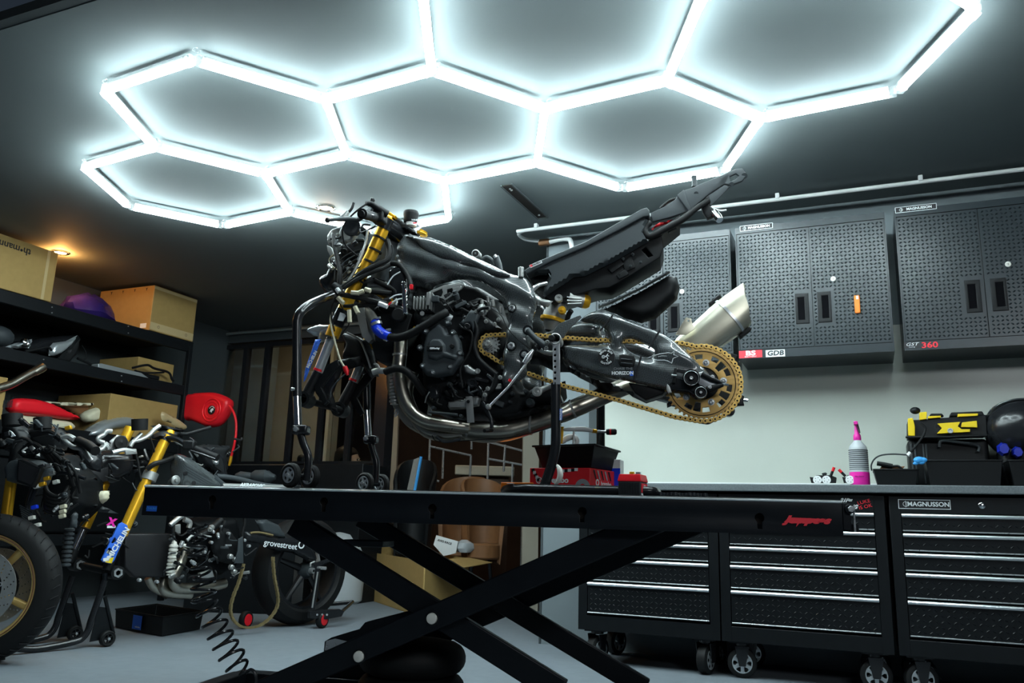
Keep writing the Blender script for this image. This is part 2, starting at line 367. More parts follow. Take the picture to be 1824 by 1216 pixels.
m = MB(); m.box(c-ZZ*.005+w*.03, (ln+.02, .008, .008), (d, w, ZZ)); m.box(c-ZZ*.005-w*.03, (ln+.02, .008, .008), (d, w, ZZ)); m.box(p1+d*.006-ZZ*.005, (.008, .06, .008), (d, w, ZZ)); obj('slot_rim', m, M['wall'], sv)
m = MB(); m.cyl(c-d*ln*.38-ZZ*.005, c-d*ln*.38-ZZ*.01, .006); m.cyl(c+d*ln*.4-ZZ*.005, c+d*ln*.4-ZZ*.01, .006); m.cyl(c-d*ln*.42-ZZ*.005, c-d*ln*.42-ZZ*.01, .005); obj('screw', m, M['steel'], sv)
def clips(pts, par, mt):
    for q in pts: m = MB(); m.box(q+ZZ*.015, (.02, .03, .03), (WD, WN, ZZ)); obj('pipe_clip', m, mt, par, .003)
cz = CZ-.035
q = [Z(1850, 306, cz), Z(1640, 323, cz), Z(1385, 355, cz), Z(1160, 388, cz), Z(955, 413, cz)]
end = Z(925, 418, cz)
cp_ = thing('white_conduit', 'white pipe clipped along the ceiling above the wall cabinets', 'conduit pipe', q[2])
a0 = end.dot(WD); dcon = Z(1385, 355, cz).dot(WN)
path = [RF(2.6, dcon, cz), RF(1, dcon, cz), RF(-.5, dcon, cz), RF(a0+.12, dcon, cz), RF(a0+.04, dcon+.01, cz), RF(a0+.0, dcon+.05, cz), RF(a0+.005, dcon+.14, cz), RF(a0+.08, dcon+.20, cz)]
m = MB(); m.tube(cr(path, 5), .0105, 12); obj('pipe', m, M['white'], cp_)
clips([RF(a_, dcon, cz) for a_ in (Z(960, 412, cz).dot(WD), Z(1385, 355, cz).dot(WD), Z(1640, 323, cz).dot(WD))], cp_, M['white'])
m = MB(); c0 = RF(a0+.10, dcon+.2, cz-.01); m.box(c0, (.07, .035, .035), (WD, WN, ZZ)); obj('joint', m, M['brown'], cp_, .006)
m = MB(); m.tube(cr([RF(a0+.13, dcon+.2, cz-.01), RF(a0+.24, dcon+.18, cz-.01), RF(a0+.28, dcon+.17, cz-.06), RF(a0+.29, dcon+.17, cz-.3)], 6), .014, 10); obj('drop_pipe', m, M['white'], cp_)
cz2 = cz
gl = thing('grey_conduit', 'grey steel pipe running down beside the black framed windows', 'conduit pipe', RF(-5.2, DB-.03, 1))
ad = ax_(376, 700, DB-.03); zt = CZ-.035
m = MB(); m.tube(cr([RF(ad, DB-.03, .3), RF(ad, DB-.03, 1.2), RF(ad, DB-.03, zt-.13), RF(ad+.02, DB-.03, zt-.05), RF(ad+.12, DB-.03, zt-.0), RF(ad+.6, DB-.03, zt), RF(ad+1.2, DB-.03, zt), RF(ad+3, DB-.03, zt)], 6), .013, 10); obj('pipe', m, M['conduit'], gl)
m = MB(); m.box(RF(ad, DB-.015, zt-.25), (.04, .03, .025), (WD, WN, ZZ)); obj('pipe_clip', m, M['plastg'], gl, .003)
m = MB(); m.box(RF(ad+.25, DB-.015, zt+.02), (.02, .03, .05), (WD, WN, ZZ)); obj('pipe_clip', m, M['plastg'], gl, .003)
# ================================================================ CABINETS AND CHESTS
def diamonds(m, o, U, Vv, N, w, h, p=.0180, lw=.0071, ww=.0034, ht=.0045, skip=None):
    nx, ny = int(w/p), int(h/p); ox, oy = (w-nx*p)/2+p/2, (h-ny*p)/2+p/2
    for j in range(ny):
        for i in range(nx):
            x, y = ox+i*p, oy+j*p
            if skip and skip(x, y): continue
            a = math.radians(38 if (i+j) % 2 else -38-(0)); c, s = math.cos(a), math.sin(a)
            P = lambda u, v, n: o+U*(x+u*c-v*s)+Vv*(y+u*s+v*c)+N*n
            vs = [P(-lw, 0, 0), P(-lw*.5, -ww, 0), P(lw*.5, -ww, 0), P(lw, 0, 0), P(lw*.5, ww, 0), P(-lw*.5, ww, 0), P(-lw*.5, 0, ht), P(lw*.5, 0, ht)]
            m.add(vs, [(0, 1, 6), (1, 2, 7, 6), (2, 3, 7), (3, 4, 7), (4, 5, 6, 7), (5, 0, 6)])
FN = -WN
def fM(p): return frame_of(p, WD, ZZ)      # a frame on a front facing the room
def badge(parent, p, w, h, s, size):
    m = MB(); m.box(p+FN*.0005, (w, .001, h), (WD, WN, ZZ)); b = obj('name_plate', m, M['inkk'], parent)
    m = MB(); e = .0022
    for sx_ in (-1, 1): m.box(p+WD*sx_*(w/2)+FN*.001, (e, .001, h+e), (WD, WN, ZZ))
    for sz in (-1, 1): m.box(p+ZZ*sz*(h/2)+FN*.001, (w+e, .001, e), (WD, WN, ZZ))
    obj('border', m, M['inkw'], b)
    text(s, fM(p+FN*.001+WD*w*.08), size, M['inkw'], b, bold=.0006)
    m = MB(); c = p-WD*w*.36+FN*.0015; m.tube([c+(WD*math.cos(t)+ZZ*math.sin(t))*h*.27 for t in [2*PI*k/16 for k in range(16)]], .0009, 5, closed=True); m.tube([c-ZZ*h*.36, c+ZZ*h*.36], .0009, 5); m.tube([c-ZZ*h*.2+WD*h*.1, c+ZZ*h*.2+WD*h*.1], .0007, 5)
    obj('emblem', m, M['inkw'], b)
DC = 3.97
ztop = W(1450, 391, DC).z; zbot = W(1450, 632.5, DC).z; dT = W(1439.9, 403.3, DC).z; dBt = W(1451, 617.3, DC).z
hz0, hz1 = W(1470, 525, DC).z, W(1470, 568, DC).z
def wall_cab(a0, a1, label, badge_a=None, keya=.16, seam=None):
    t = thing('wall_cabinet', label, 'wall cabinet', RF((a0+a1)/2, DC, zbot), 'black tread plate wall cabinets')
    m = MB(); rbox(m, a0, a1, DC+.018, DR-.013, zbot, ztop); rbox(m, a0, a1, DC, DC+.018, dT, ztop); rbox(m, a0, a1, DC, DC+.018, zbot, dBt)
    rbox(m, a0, a0+.005, DC, DC+.018, dBt, dT); rbox(m, a1-.005, a1, DC, DC+.018, dBt, dT)
    obj('body', m, M['cab'], t, .003)
    am = seam if seam is not None else (a0+a1)/2
    for k, (x0, x1) in enumerate(((a0+.007, am-.002), (am+.002, a1-.007))):
        hx = (x1-.045-x0) if k == 0 else .05
        m = MB(); rbox(m, x0, x1, DC+.001, DC+.018, dBt+.003, dT-.003)
        o = RF(x0, DC+.001, dBt+.003); hc = (hz0+hz1)/2-dBt
        diamonds(m, o, WD, ZZ, FN, x1-x0, dT-dBt-.006, skip=lambda x, y: abs(x-hx) < .037 and abs(y-hc) < .085)
        d_ = obj('door', m, M['cab'], t, 0, 30)
        c = RF(x0+hx, DC-.004, (hz0+hz1)/2); hh = hz0-hz1+.0
        hh = abs(hh)+.03
        fr = [(-.03, -hh/2), (.03, -hh/2), (.03, hh/2), (-.03, hh/2)]; inn = [(-.012 if k else -.02, -hh/2+.018), (.02 if k else .012, -hh/2+.018), (.02 if k else .012, hh/2-.018), (-.012 if k else -.02, hh/2-.018)]
        h_ = plate('handle', [fr, inn], fM(c), .009, M['plast'], d_, .002)
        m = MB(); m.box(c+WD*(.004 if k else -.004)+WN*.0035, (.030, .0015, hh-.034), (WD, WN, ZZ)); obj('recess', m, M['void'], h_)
        if k == 1:
            q = RF(x0+hx+.045, DC, hz0+.075); m = MB(); m.lathe(q, FN, [(0, .012), (.002, .012), (.003, .010), (.003, 0)], 20); lk = obj('lock', m, M['lbl'], d_); m = MB(); m.box(q+FN*.0035, (.0022, .001, .009), (WD, WN, ZZ)); obj('key_slot', m, M['inkk'], lk)
    if badge_a: badge(t, W(badge_a[0], badge_a[1], DC)+FN*.0005, badge_a[2], .026, 'MAGNUSSON', .017)
    return t
aa = lambda x, y, D=DC: W(x, y, D).dot(WD)
c1 = wall_cab(aa(1306, 620)-.70, aa(1306, 620), 'black tread plate wall cabinet partly behind the bike tail', seam=aa(1182, 600))
c2 = wall_cab(aa(1316, 620), aa(1592, 600), 'black tread plate wall cabinet with an orange magnet on its door', (1347, 404.5, .155), seam=aa(1450.5, 600))
c3 = wall_cab(aa(1610, 600), aa(1610, 600)+.72, 'black tread plate wall cabinet with red 360 sticker below its doors', (1631, 371, .17), seam=aa(1762, 590))
# stickers on the cabinet's bottom rails
def sticker(parent, px, py, w, h, mt, D=DC):
    p = W(px, py, D)+FN*.0006; m = MB(); m.box(p, (w, .0008, h), (WD, WN, ZZ)); return obj('sticker', m, mt, parent), p+FN*.0006
s_, p = sticker(c2, 1337, 630.5, .108, .036, M['inkr']); text('BS', fM(p+ZZ*.004), .031, M['inkw'], s_, sx=1.5, bold=.001); text('BATTERY', fM(p-ZZ*.0125), .009, M['inkw'], s_, sx=1.5)
s_, p = sticker(c2, 1381, 629, .088, .034, M['inkw']); m = MB(); text('GDB', fM(p), .032, M['inkk'], s_, sx=1.15, shear=.15, bold=.001)
s_, p = sticker(c3, 1624, 614.5, .062, .026, M['inkk']); text('GST', fM(p+ZZ*.003), .02, M['inkw'], s_, sx=1.4, shear=.3); text('racing', fM(p-ZZ*.009), .007, M['inkw'], s_, sx=1.5)
text('360', fM(W(1656, 614.5, DC)+FN*.0006), .036, M['inkr'], c3, name='number_sticker', sx=1.25, bold=.0008)
m = MB(); p = W(1527, 542.5, DC)+FN*.008; m.box(p, (.024, .012, .085), (WD, WN, ZZ)); og = obj('magnet_clip', m, M['orange'], None, .003); tag(og, 'small orange plastic bar stuck on the tread plate door', 'magnet')
m = MB(); m.box(W(1527, 531, DC)+FN*.0145, (.010, .001, .016), (WD, WN, ZZ)); obj('label_patch', m, M['inkw'], og)
# --- chests
DH = 3.80
zh = [W(1607, y, DH).z for y in (914, 949, 984, 1019.5, 1068)]; zlow = W(1618, 1133, DH).z; zcb = W(1600, 1167, DH).z; zct = W(1607, 886, DH).z
zwb = W(1380, 875.2, DH-.03).z; zwt = W(1380, 861.5, DH-.03).z
zct = zwb-.012
def caster(par, a, D, turn, brake):
    z0 = zcb; t = MB(); c = RF(a, D, .062); X = (WD*math.cos(turn)+WN*math.sin(turn)); Y = (-WD*math.sin(turn)+WN*math.cos(turn))
    t.box(RF(a, D, z0-.004), (.1, .085, .006), (WD, WN, ZZ)); t.cyl(RF(a, D, z0-.02), RF(a, D, z0-.006), .03)
    for s in (-1, 1): t.prism([c+Y*s*.032-X*.03+ZZ*(z0-.082), c+Y*s*.032+X*.03+ZZ*(z0-.082), c+Y*s*.032+X*.014-ZZ*.012, c+Y*s*.032-X*.014-ZZ*.012], Y*s*.003)
    k = obj('caster', t, M['blackp'], par)
    w_ = MB(); w_.lathe(c-Y*.024, Y, [(0, .04), (0, .054), (.006, .062), (.042, .062), (.048, .054), (.048, .04)], 32); obj('tyre', w_, M['rubber'], k)
    for s in (-1, 1):
        o_ = c+Y*s*.0245; outs = [[(math.cos(2*PI*i/32)*.043, math.sin(2*PI*i/32)*.043) for i in range(32)]]
        for i in range(6):
            b = 2*PI*i/6; outs.append([(r_*math.cos(b+da), r_*math.sin(b+da)) for r_, da in ((.017, 0), (.03, -.3), (.038, -.24), (.0385, 0), (.038, .24), (.03, .3))])
        Mx = frame_of(o_, X*(1 if s < 0 else -1), ZZ)
        plate('wheel_rim', outs, Mx, .004, M['silver'], k, .0008)
        h_ = MB(); h_.cyl(o_, o_+Y*s*.006, .008, 6); obj('axle_nut', h_, M['steel'], k)
    if brake:
        b_ = MB(); b_.prism([c-X*.03+ZZ*.06+Y*.02, c+X*.05+ZZ*.035+Y*.02, c+X*.075+ZZ*.0+Y*.02, c+X*.04+ZZ*.05+Y*.02], -Y*.04); obj('brake_pedal', b_, M['blackp'], k, .003)
def chest(a0, a1, label, extra=None):
    t = thing('tool_chest', label, 'tool chest', RF((a0+a1)/2, DH, 0), 'black rolling tool chests')
    x0, x1 = a0+.042, a1-.042
    m = MB(); rbox(m, a0, x0, DH, DR-.03, zcb, zct); rbox(m, x1, a1, DH, DR-.03, zcb, zct); rbox(m, x0, x1, DH, DR-.03, zcb, zlow-.012); rbox(m, x0, x1, DH, DR-.03, zh[0]+.003, zct); rbox(m, x0, x1, DH+.025, DR-.03, zlow-.012, zh[0]+.003)
    obj('body', m, M['black'], t, .002)
    zs = zh+[zlow-.008]
    for i in range(5):
        zt_, zb_ = zs[i], zs[i+1]+.006
        m = MB(); rbox(m, x0+.003, x1-.003, DH+.002, DH+.024, zb_, zt_-.017); diamonds(m, RF(x0+.003, DH+.002, zb_+.008), WD, ZZ, FN, x1-x0-.006, zt_-.02-zb_-.01, p=.022, lw=.0078, ww=.0026, ht=.0024)
        d_ = obj('drawer', m, M['black'], t, 0, 30)
        m = MB(); n = 7; sec = [(0, 0), (-.010, -.002), (-.013, -.007), (-.011, -.014), (-.004, -.017), (0, -.017)]
        m.loft([[RF(a_, DH+.004+s_[0], zt_+s_[1]) for s_ in sec] for a_ in (x0+.003, x1-.003)]); obj('handle', m, M['alu'], d_)
        m = MB(); m.tube([RF(x0+.004, DH, zb_+.004), RF(x1-.004, DH, zb_+.004)], .0028, 6); obj('lower_lip', m, M['steel'], d_)
    for a_ in (a0+.075, a1-.075):
        for D_ in (DH+.06, DR-.11): caster(t, a_, D_, extra[0] if a_ < (a0+a1)/2 else extra[1], extra[2] and a_ < (a0+a1)/2)
    return t
xe = [aa(1022, 1090, DH), aa(1281, 1000, DH), aa(1592, 1050, DH)]
xe = [xe[1]-.655, xe[1], xe[2]-.004]
k1 = chest(xe[0], xe[1]-.003, 'black rolling tool chest beside the partition end, behind the lift arms', (1.2, 1.35, False))
k2 = chest(xe[1]+.003, xe[2]-.008, 'black rolling tool chest with red scribble and white sticker at its top', (0.15, .1, False))
k3 = chest(xe[2]+.008, xe[2]+.67, 'black rolling tool chest with a framed white name plate', (.25, .6, True))
badge(k3, W(1646, 898, DH)+FN*.0005, .19, .036, 'MAGNUSSON', .025)
q = W(1749, 900, DH); m = MB(); m.lathe(q, FN, [(0, .013), (.003, .013), (.005, .010), (.006, 0)], 20); obj('lock', m, M['chrome'], k3)
for i, (x, y, s, sx_) in enumerate(((1508, 891, '21P=', 1.8), (1512, 902.5, 'RACING', 1.6))): text(s, fM(W(x-2, y, DH)+FN*.0006), .022, M['inkw'], k2, name='sticker', shear=.5, sx=sx_*.55, bold=.0012)
text('LUKE\nIS OK', fM(W(1540, 898, DH)+FN*.0006)@Matrix.Rotation(.25, 4, 'Z'), .02, M['inkr'], k2, name='scribble', sx=1.1)
m = MB(); rbox(m, xe[0]-.02, 3.2, DH-.03, DR-.017, zwb, zwt); wt = obj('worktop', m, M['worktop'], None, .004); tag(wt, 'speckled grey laminate worktop on the rolling tool chests', 'worktop')
m = MB(); rbox(m, xe[0]+.1, .05, DR-.016, DR-.0125, zwt+.001, zwt+.03); struct('trim_5', m, M['white'])
# ================================================================ SCISSOR LIFT
TB = lambda a, b, z: V((T0.x, T0.y, 0))+E1*a+E2*b+ZZ*z
TL, TW, TZ = 2.15, .68, .714
BX = (E1, E2, ZZ)
def eM(p): return frame_of(p, E1, ZZ)
lift = thing('scissor_lift_table', 'black steel scissor lift bench carrying the stripped sport bike', 'lift table', TB(1.07, .34, 0))
tl_, tr_ = B(258, 868, 0), B(1499, 890, 0); al, ar = (tl_-T0).dot(E1), (tr_-T0).dot(E1); zl, zr = tl_.z, tr_.z
zsb = .617
def tpt(a, b, z): return TB(a, b, z)
m = MB(); m.box(TB((al+ar)/2, TW/2, TZ-.004), (ar-al, TW, .008), BX); obj('deck', m, M['steelb'], lift, .002)
sk = [((al, zsb), (ar, zsb), (ar, TZ-.009), (al, TZ-.009))]
outs = [[(al, zsb), (ar, zsb), (ar, TZ-.009), (al, TZ-.009)]]
def key(px, py):
    p = B(px, py, 0); a = (p-T0).dot(E1); z = p.z; o_ = [(a+.013*math.cos(t), z+.013*math.sin(t)) for t in [math.radians(k) for k in range(-60, 241, 20)]]
    return o_+[(a-.0065, z-.03), (a+.0065, z-.03)]
outs += [key(1037, 911), key(1353, 922), key(770, 905), key(577, 893), key(378, 889)]
O0 = V((T0.x, T0.y, 0))
front = plate('side_rail', outs, eM(O0), .006, M['steelb'], lift, .001)
m = MB(); m.box(TB((al+ar)/2, .03, TZ-.04), (ar-al-.02, .002, .06), BX); obj('inner_rail', m, M['dark'], lift)
m = MB(); m.box(TB((al+ar)/2, TW-.003, (TZ-.009+zsb)/2), (ar-al, .006, TZ-.009-zsb), BX); obj('side_rail', m, M['steelb'], lift)
for a_ in (al+.003, ar-.003): m = MB(); m.box(TB(a_, TW/2, (TZ-.009+zsb)/2), (.006, TW-.013, TZ-.009-zsb), BX); obj('end_plate', m, M['steelb'], lift)
m = MB(); m.tube([TB(al, -.001, TZ-.006), TB(ar, -.001, TZ-.006)], .0035, 8); obj('edge_strip', m, M['alu'], lift)
text('Jumpers', eM(B(1437, 926, -.0008)), .026, M['inkr'], lift, name='red_logo', shear=.45, sx=1.35, bold=.0016)
m = MB(); m.prism([B(1396, 930, -.001), B(1405, 921, -.001), B(1470, 924, -.001), B(1472, 930, -.001), B(1425, 931, -.001), B(1418, 938, -.001), B(1420, 931, -.001)], E2*.0006); obj('logo_swash', m, M['inkr'], lift)
m = MB(); m.box(B(270, 905.5, -.0008), (.036, .001, .017), BX); s_ = obj('sticker', m, M['inkb'], lift); text('ÖHLINS', eM(B(270, 905.5, -.0016)), .0105, M['cyan'], s_)
m = MB(); m.box(B(652, 967, .32), (.16, .12, .02), BX); obj('lower_plate', m, M['plastg'], lift, .003)
# hinge block at the right end
m = MB(); m.box(TB(ar+.012, .02, .67), (.02, .03, .07), BX); m.cyl(TB(ar+.02, -.004, .69), TB(ar+.02, .05, .69), .013); m.box(TB(ar+.03, .02, .64), (.025, .02, .02), BX); obj('hinge', m, M['steelb'], lift, .002)
m = MB(); m.cyl(TB(ar+.022, -.012, .69), TB(ar+.022, -.004, .69), .009, 6); m.tube([TB(ar+.03, 0, .70), TB(ar+.03, 0, .63)], .003, 6); obj('hinge_pin', m, M['steel'], lift)
def bar(x0, y0, x1, y1, b, h, name='scissor_arm', th=.03, ext=0):
    p, q = B(x0, y0, b), B(x1, y1, b); d = (q-p).normalized(); n_ = E2.cross(d)
    m = MB(); m.box((p+q)/2+E2*th/2, ((q-p).length, th, h), (d, E2, n_)); return obj(name, m, M['steelb'], lift, .004), p, q, d
arm1 = bar(458, 1236, 1175, 924, .05, .073)[0]
arm2 = bar(520, 932, 1000, 1234, .10, .073)[0]
bar(640, 922, 1150, 1228, .56, .068); bar(560, 1225, 1262, 925, .60, .068)
for x, y in ((770, 1101), (640, 1168.5)):
    p = B(x, y, .05); m = MB(); m.lathe(p, -E2, [(-.001, .0215), (.003, .0215), (.004, .0165)], 28); k = obj('bushing', m, M['black'], arm1)
    m = MB(); m.lathe(p, -E2, [(0, .016), (.008, .016), (.010, .0145), (.0105, .012), (.011, 0)], 28); obj('pivot_pin', m, M['lbl'], arm1)
m = MB(); m.cyl(B(770, 1101, .06), B(770, 1101, .62), .016); obj('cross_shaft', m, M['steelb'], lift)
# arms ride on lower rails that rest on the floor
m = MB()
for b_ in (.04, .58): m.box(TB(1.05, b_+.03, .03), (1.9, .06, .06), BX)
for a_ in (.12, 1.98): m.box(TB(a_, .34, .03), (.06, .5, .06), BX)
obj('base_frame', m, M['steelb'], lift, .004)
# air bellows with its upper plate and the lock lever
cb = TB(.83, .34, 0); cb = B(735, 1170, .34); cb.z = 0
m = MB(); pr = [(.06, .0), (.06, .10)]
for k in range(2):
    z0 = .045+k*.095
    pr += [(z0+.095*.5+.0475*math.sin(t), .13+.045*math.cos(t)) for t in [(-PI/2+.0)+PI*i/9 for i in range(10)]]
pr += [(.24, .11), (.24, 0)]
m.lathe(cb, ZZ, pr, 40); obj('air_bellows', m, M['rubber'], lift)
m = MB(); p, q = B(640, 1150, .34), B(860, 1075, .34); d = (q-p).normalized(); m.box((p+q)/2+ZZ*.0, ((q-p).length, .3, .03), (d, E2, E2.cross(d)*1)); obj('bellows_plate', m, M['steelb'], lift, .003)
m = MB(); m.prism([B(*t_, .16) for t_ in ((575, 1172), (578, 1142), (590, 1135), (640, 1120), (650, 1108), (735, 1086), (735, 1110), (640, 1165))], E2*.05); obj('lock_lever', m, M['steelb'], lift, .002)
m = MB(); m.prism([B(*t_, .157) for t_ in ((578, 1158), (581, 1141), (597, 1137), (627, 1144), (625, 1152))], E2*.002); obj('lever_pad', m, M['steel'], lift, .0)
# air hose: coils hanging at the near side of the bench
cen = [(352, 935), (350, 965), (352, 990), (360, 1020), (362, 1045), (365, 1075), (378, 1102), (392, 1130), (405, 1155), (421, 1180), (437, 1199)]
pc = cr([B(x, y, -.06) for x, y in cen], 26); n_ = len(pc); pth = []
for i, q in enumerate(pc):
    t = (pc[min(i+1, n_-1)]-pc[max(i-1, 0)]).normalized(); u = E2; w = t.cross(u).normalized(); r_ = .034 if i > n_*.35 else .026
    r_ *= min(1, (n_-i)/30+.15); ph = i/n_*2*PI*14; pth.append(q+w*r_*math.cos(ph)+u*r_*math.sin(ph))
tail = [B(437, 1200, -.06), B(446, 1192, -.07), B(455, 1200, -.07), B(457, 1225, -.07), B(456, 1300, -.06)]
m = MB(); m.tube(pth+cr(tail, 4), .0045, 7); ch = obj('coiled_air_hose', m, M['blackp'], None); tag(ch, 'black coiled air hose hanging from the left end of the bench', 'air hose')
# ================================================================ THE BIKE ON THE BENCH
class Pl:
    """vertical plane: parallel to the bench at b, or through two pixel columns at two depths"""
    def __init__(s, b0, x0=None, b1=None, x1=None, y=600):
        if isinstance(b0, V): s.U = V((x0.x-b0.x, x0.y-b0.y, 0)).normalized(); s.n = V((-s.U.y, s.U.x, 0)); s.O = V((b0.x, b0.y, 0))+s.n*(b1 or 0)
        elif x0 is None: s.U = E1.copy(); s.n = E2.copy(); s.O = O0+E2*b0
        else:
            p, q = B(x0, y, b0), B(x1, y, b1); s.U = V((q.x-p.x, q.y-p.y, 0)).normalized(); s.n = V((-s.U.y, s.U.x, 0)); s.O = V((p.x, p.y, 0))
        s.M = frame_of(s.O, s.U, ZZ)
    def P(s, x, y): return onp(x, y, s.n, s.O.dot(s.n))
    def o(s, pts):
        r = []
        for x, y in pts: q = s.P(x, y)-s.O; r.append((q.dot(s.U), q.z))
        return r
    def sm(s, pts, k=4): return [(q.x, q.y) for q in cr([V((a, c, 0)) for a, c in s.o(pts)], k, True)]
    def circ(s, x, y, r, n=24, r2=None):
        q = s.P(x, y)-s.O; return [(q.dot(s.U)+r*math.cos(2*PI*i/n), q.z+(r2 or r)*math.sin(2*PI*i/n)) for i in range(n)]
    def at(s, x, y, d=.001):
        p = s.P(x, y)-s.n*d; return frame_of(p, s.U, ZZ)
def mirror(o, bc, name=None):
    me = o.data.copy(); a = anch(o); K = O0.dot(E2)+bc
    for v in me.vertices: w = v.co+a; v.co = w-E2*(2*(w.dot(E2)-K))-a
    me.flip_normals(); n = bpy.data.objects.new(name or o.name, me); C.objects.link(n); n.parent = o.parent; return n
BC = .34
bike = thing('sport_bike', 'stripped sport bike with carbon frame and gold chain standing on the lift bench', 'motorcycle', TB(.95, BC, TZ))
def tb(name, pts, r, mt, par=None, n=10, k=6, b=0, label=None, f=B):
    P_ = [f(q[0], q[1], q[2] if len(q) > 2 else b) for q in pts]
    m = MB(); rr = r
    if isinstance(r, (list, tuple)):
        if k: rr = [];  [rr.extend([r[i]+(r[i+1]-r[i])*j/k for j in range(k)]) for i in range(len(r)-1)]; rr.append(r[-1])
    m.tube(cr(P_, k) if k else P_, rr, n); return obj(name, m, M[mt] if isinstance(mt, str) else mt, par or bike, label=label)
def pp(name, pts, b, th, mt, par=None, w=None, holes=(), smooth=False, bev=.002, g=.008, label=None):
    P_ = b if isinstance(b, Pl) else Pl(b); f = P_.sm if smooth else P_.o
    outs = [f(pts)]+[f(h) if isinstance(h, list) else P_.circ(*h) for h in holes]; mt = M[mt] if isinstance(mt, str) else mt
    if w: return pillow(name, outs, P_.M, th, w, mt, par or bike, g, label)
    return plate(name, outs, P_.M, th, mt, par or bike, bev, label)
def bolt(x, y, b, r=.0065, mt='steel', par=None, h=.005, hexa=True, name='bolt'):
    p = B(x, y, b); m = MB(); m.lathe(p, -E2, [(0, r*1.5), (.0015, r*1.5), (.0015, r), (h, r), (h+.001, r*.85), (h+.001, r*.5), (h-.002, r*.45), (h-.002, 0)], 6 if hexa else 14)
    return obj(name, m, M[mt], par or bike)
def disc(name, x, y, b, prof, mt, par=None, n=32, f=B, ax=None):
    m = MB(); m.lathe(f(x, y, b), ax or -E2, prof, n); return obj(name, m, M[mt], par or bike)
# ---- frame
PF = Pl(.27, 700, .145, 930)
fo = [(715,414),(725,414.5),(759,419),(799,434),(838,453),(870,468),(897,481.5),(919,487.5),(930,491),(940,506),(947,522),(949,532),(945,552),(941,579),(939,609),(931,639),(931,659),(923,671),(897,690),(889,676),(891,650),(892,619),(897,593),(900,576),(900,557),(897,538),(887,524),(874,512),(854,500),(834,494.5),(810,493.5),(789,497),(769,506),(755,515),(740,512),(731,510),(727,530),(722,548),(706,543),(693,525),(689,499),(691,474),(700,455),(702,430)]
fr = pillow('frame', [PF.sm(fo, 2)], PF.M, .06, .038, M['carbon'], bike, .007, None, lambda u, v: .0055*math.sin(80*(v+.42*u)+1.2)+.003*math.sin(60*u))
mirror(fr, BC)
PF2 = Pl(.262, 700, .137, 930)
sp_ = pillow('frame_rib', [PF2.sm([(712,417),(759,422),(799,436),(838,455),(870,470),(905,486),(893,492),(862,484),(842,472),(815,468),(796,461),(765,452),(747,440),(738,428)], 3)], PF2.M, .03, .02, M['carbon'], fr, .007)
mirror(sp_, BC).parent = bike
for s_ in bike.children:
    pass
m = MB(); h0, h1 = B(700, 415, BC), B(676, 500, BC); m.tube([h0, h1], .035, 20); obj('steering_head', m, M['plastg'], bike)
m = MB(); m.tube([B(925, 505, .2), B(925, 505, .48)], .02); m.tube([B(912, 616, .17), B(912, 616, .51)], .017); obj('cross_tube', m, M['steelb'], bike)
for x, y, r_ in ((912, 549, .0105), (911, 616, .0115)):
    bb = .148; d_ = disc('frame_bolt', x, y, bb, [(0, r_*1.5), (.002, r_*1.45), (.002, r_*1.1)], 'black', fr); m = MB(); m.lathe(B(x, y, bb-.001), -E2, [(0, r_*1.1), (.009, r_*1.05), (.010, r_*.8), (.010, r_*.5), (.002, r_*.45), (.002, 0)], 6); obj('nut', m, M['steel'], d_)
bolt(816.5, 473.5, .205, .006); pp('slot_plug', [(790,472),(799,475),(798,479),(789,476)], Pl(.215), .01, 'inkk', bev=.001); bolt(708, 456, .262, .004)
# bits standing up behind the frame's top edge
for x, y in ((847, 451),): disc('tank_bush', x, y, .30, [(-.03, 0), (-.03, .016), (0, .0145), (.002, .010), (.002, .0095), (.004, .004), (.004, 0)], 'castm'); disc('bush_rubber', x, y, .297, [(0, .0115), (.003, .0105), (.003, .0035)], 'rubber')
tb('hose', [(858,464,.33),(866,458,.33),(876,464,.33),(882,474,.33)], .008, 'plastg')
tb('breather_pipe', [(892,484,.32),(888,470,.32),(883,457,.32)], [.009, .012, .012], 'plastg', k=0); tb('pipe_tip', [(884,459,.31),(881,455,.31)], .007, 'steel', k=0)
disc('cap_bolt', 928, 486, .19, [(0, .001)], 'steel'); m = MB(); m.cyl(B(928, 494, .17), B(928, 476, .17), .0095); obj('subframe_bolt', m, M['castm'], bike, .001)
# ---- tail subframe
PS = Pl(.235)
tail = [(936,484),(966,468),(1042,437),(1100,408),(1146,382),(1154,388),(1149,411),(1154,427),(1095,461.6),(1068,474.7),(1042,488),(1021,490.5),(968,526),(966,517),(979,488),(976,483),(955,484)]
sf = pp('subframe', tail, PS, .045, 'plastg', w=.008, g=.01, label='matt black side of the tail frame')
PS2 = Pl(.225)
rim = pp('seat_rail', [(933,481),(966,461.6),(1042,430),(1142,372),(1152,369),(1157,374),(1156,384),(1146,386),(1100,411),(1042,440),(985,464),(938,488)], PS2, .06, 'plastg', sf, bev=.004)
pp('seat_rail', [(933,481),(966,461.6),(1042,430),(1142,372),(1152,369),(1157,374),(1146,386),(1042,440),(938,488)], Pl(.43), .04, 'plastg', bev=.004)
m = MB(); m.loft([[B(*q) for q in ((940,485,.26),(1148,376,.26),(1148,376,.43),(940,485,.43))], [B(*q) for q in ((942,490,.26),(1148,384,.26),(1148,384,.43),(942,490,.43))]]); obj('seat_pan', m, M['plast'], bike)
m = MB(); m.box((0,0,0), (0,0,0)); P_ = Pl(.224); a_ = P_.P(943.5, 475); c_ = P_.P(965, 465.5); d = (c_-a_).normalized(); m = MB(); m.box((a_+c_)/2-E2*.0005, ((c_-a_).length, .001, .011), (d, E2, E2.cross(d)*-1)); s_ = obj('sticker', m, M['inkw'], rim)
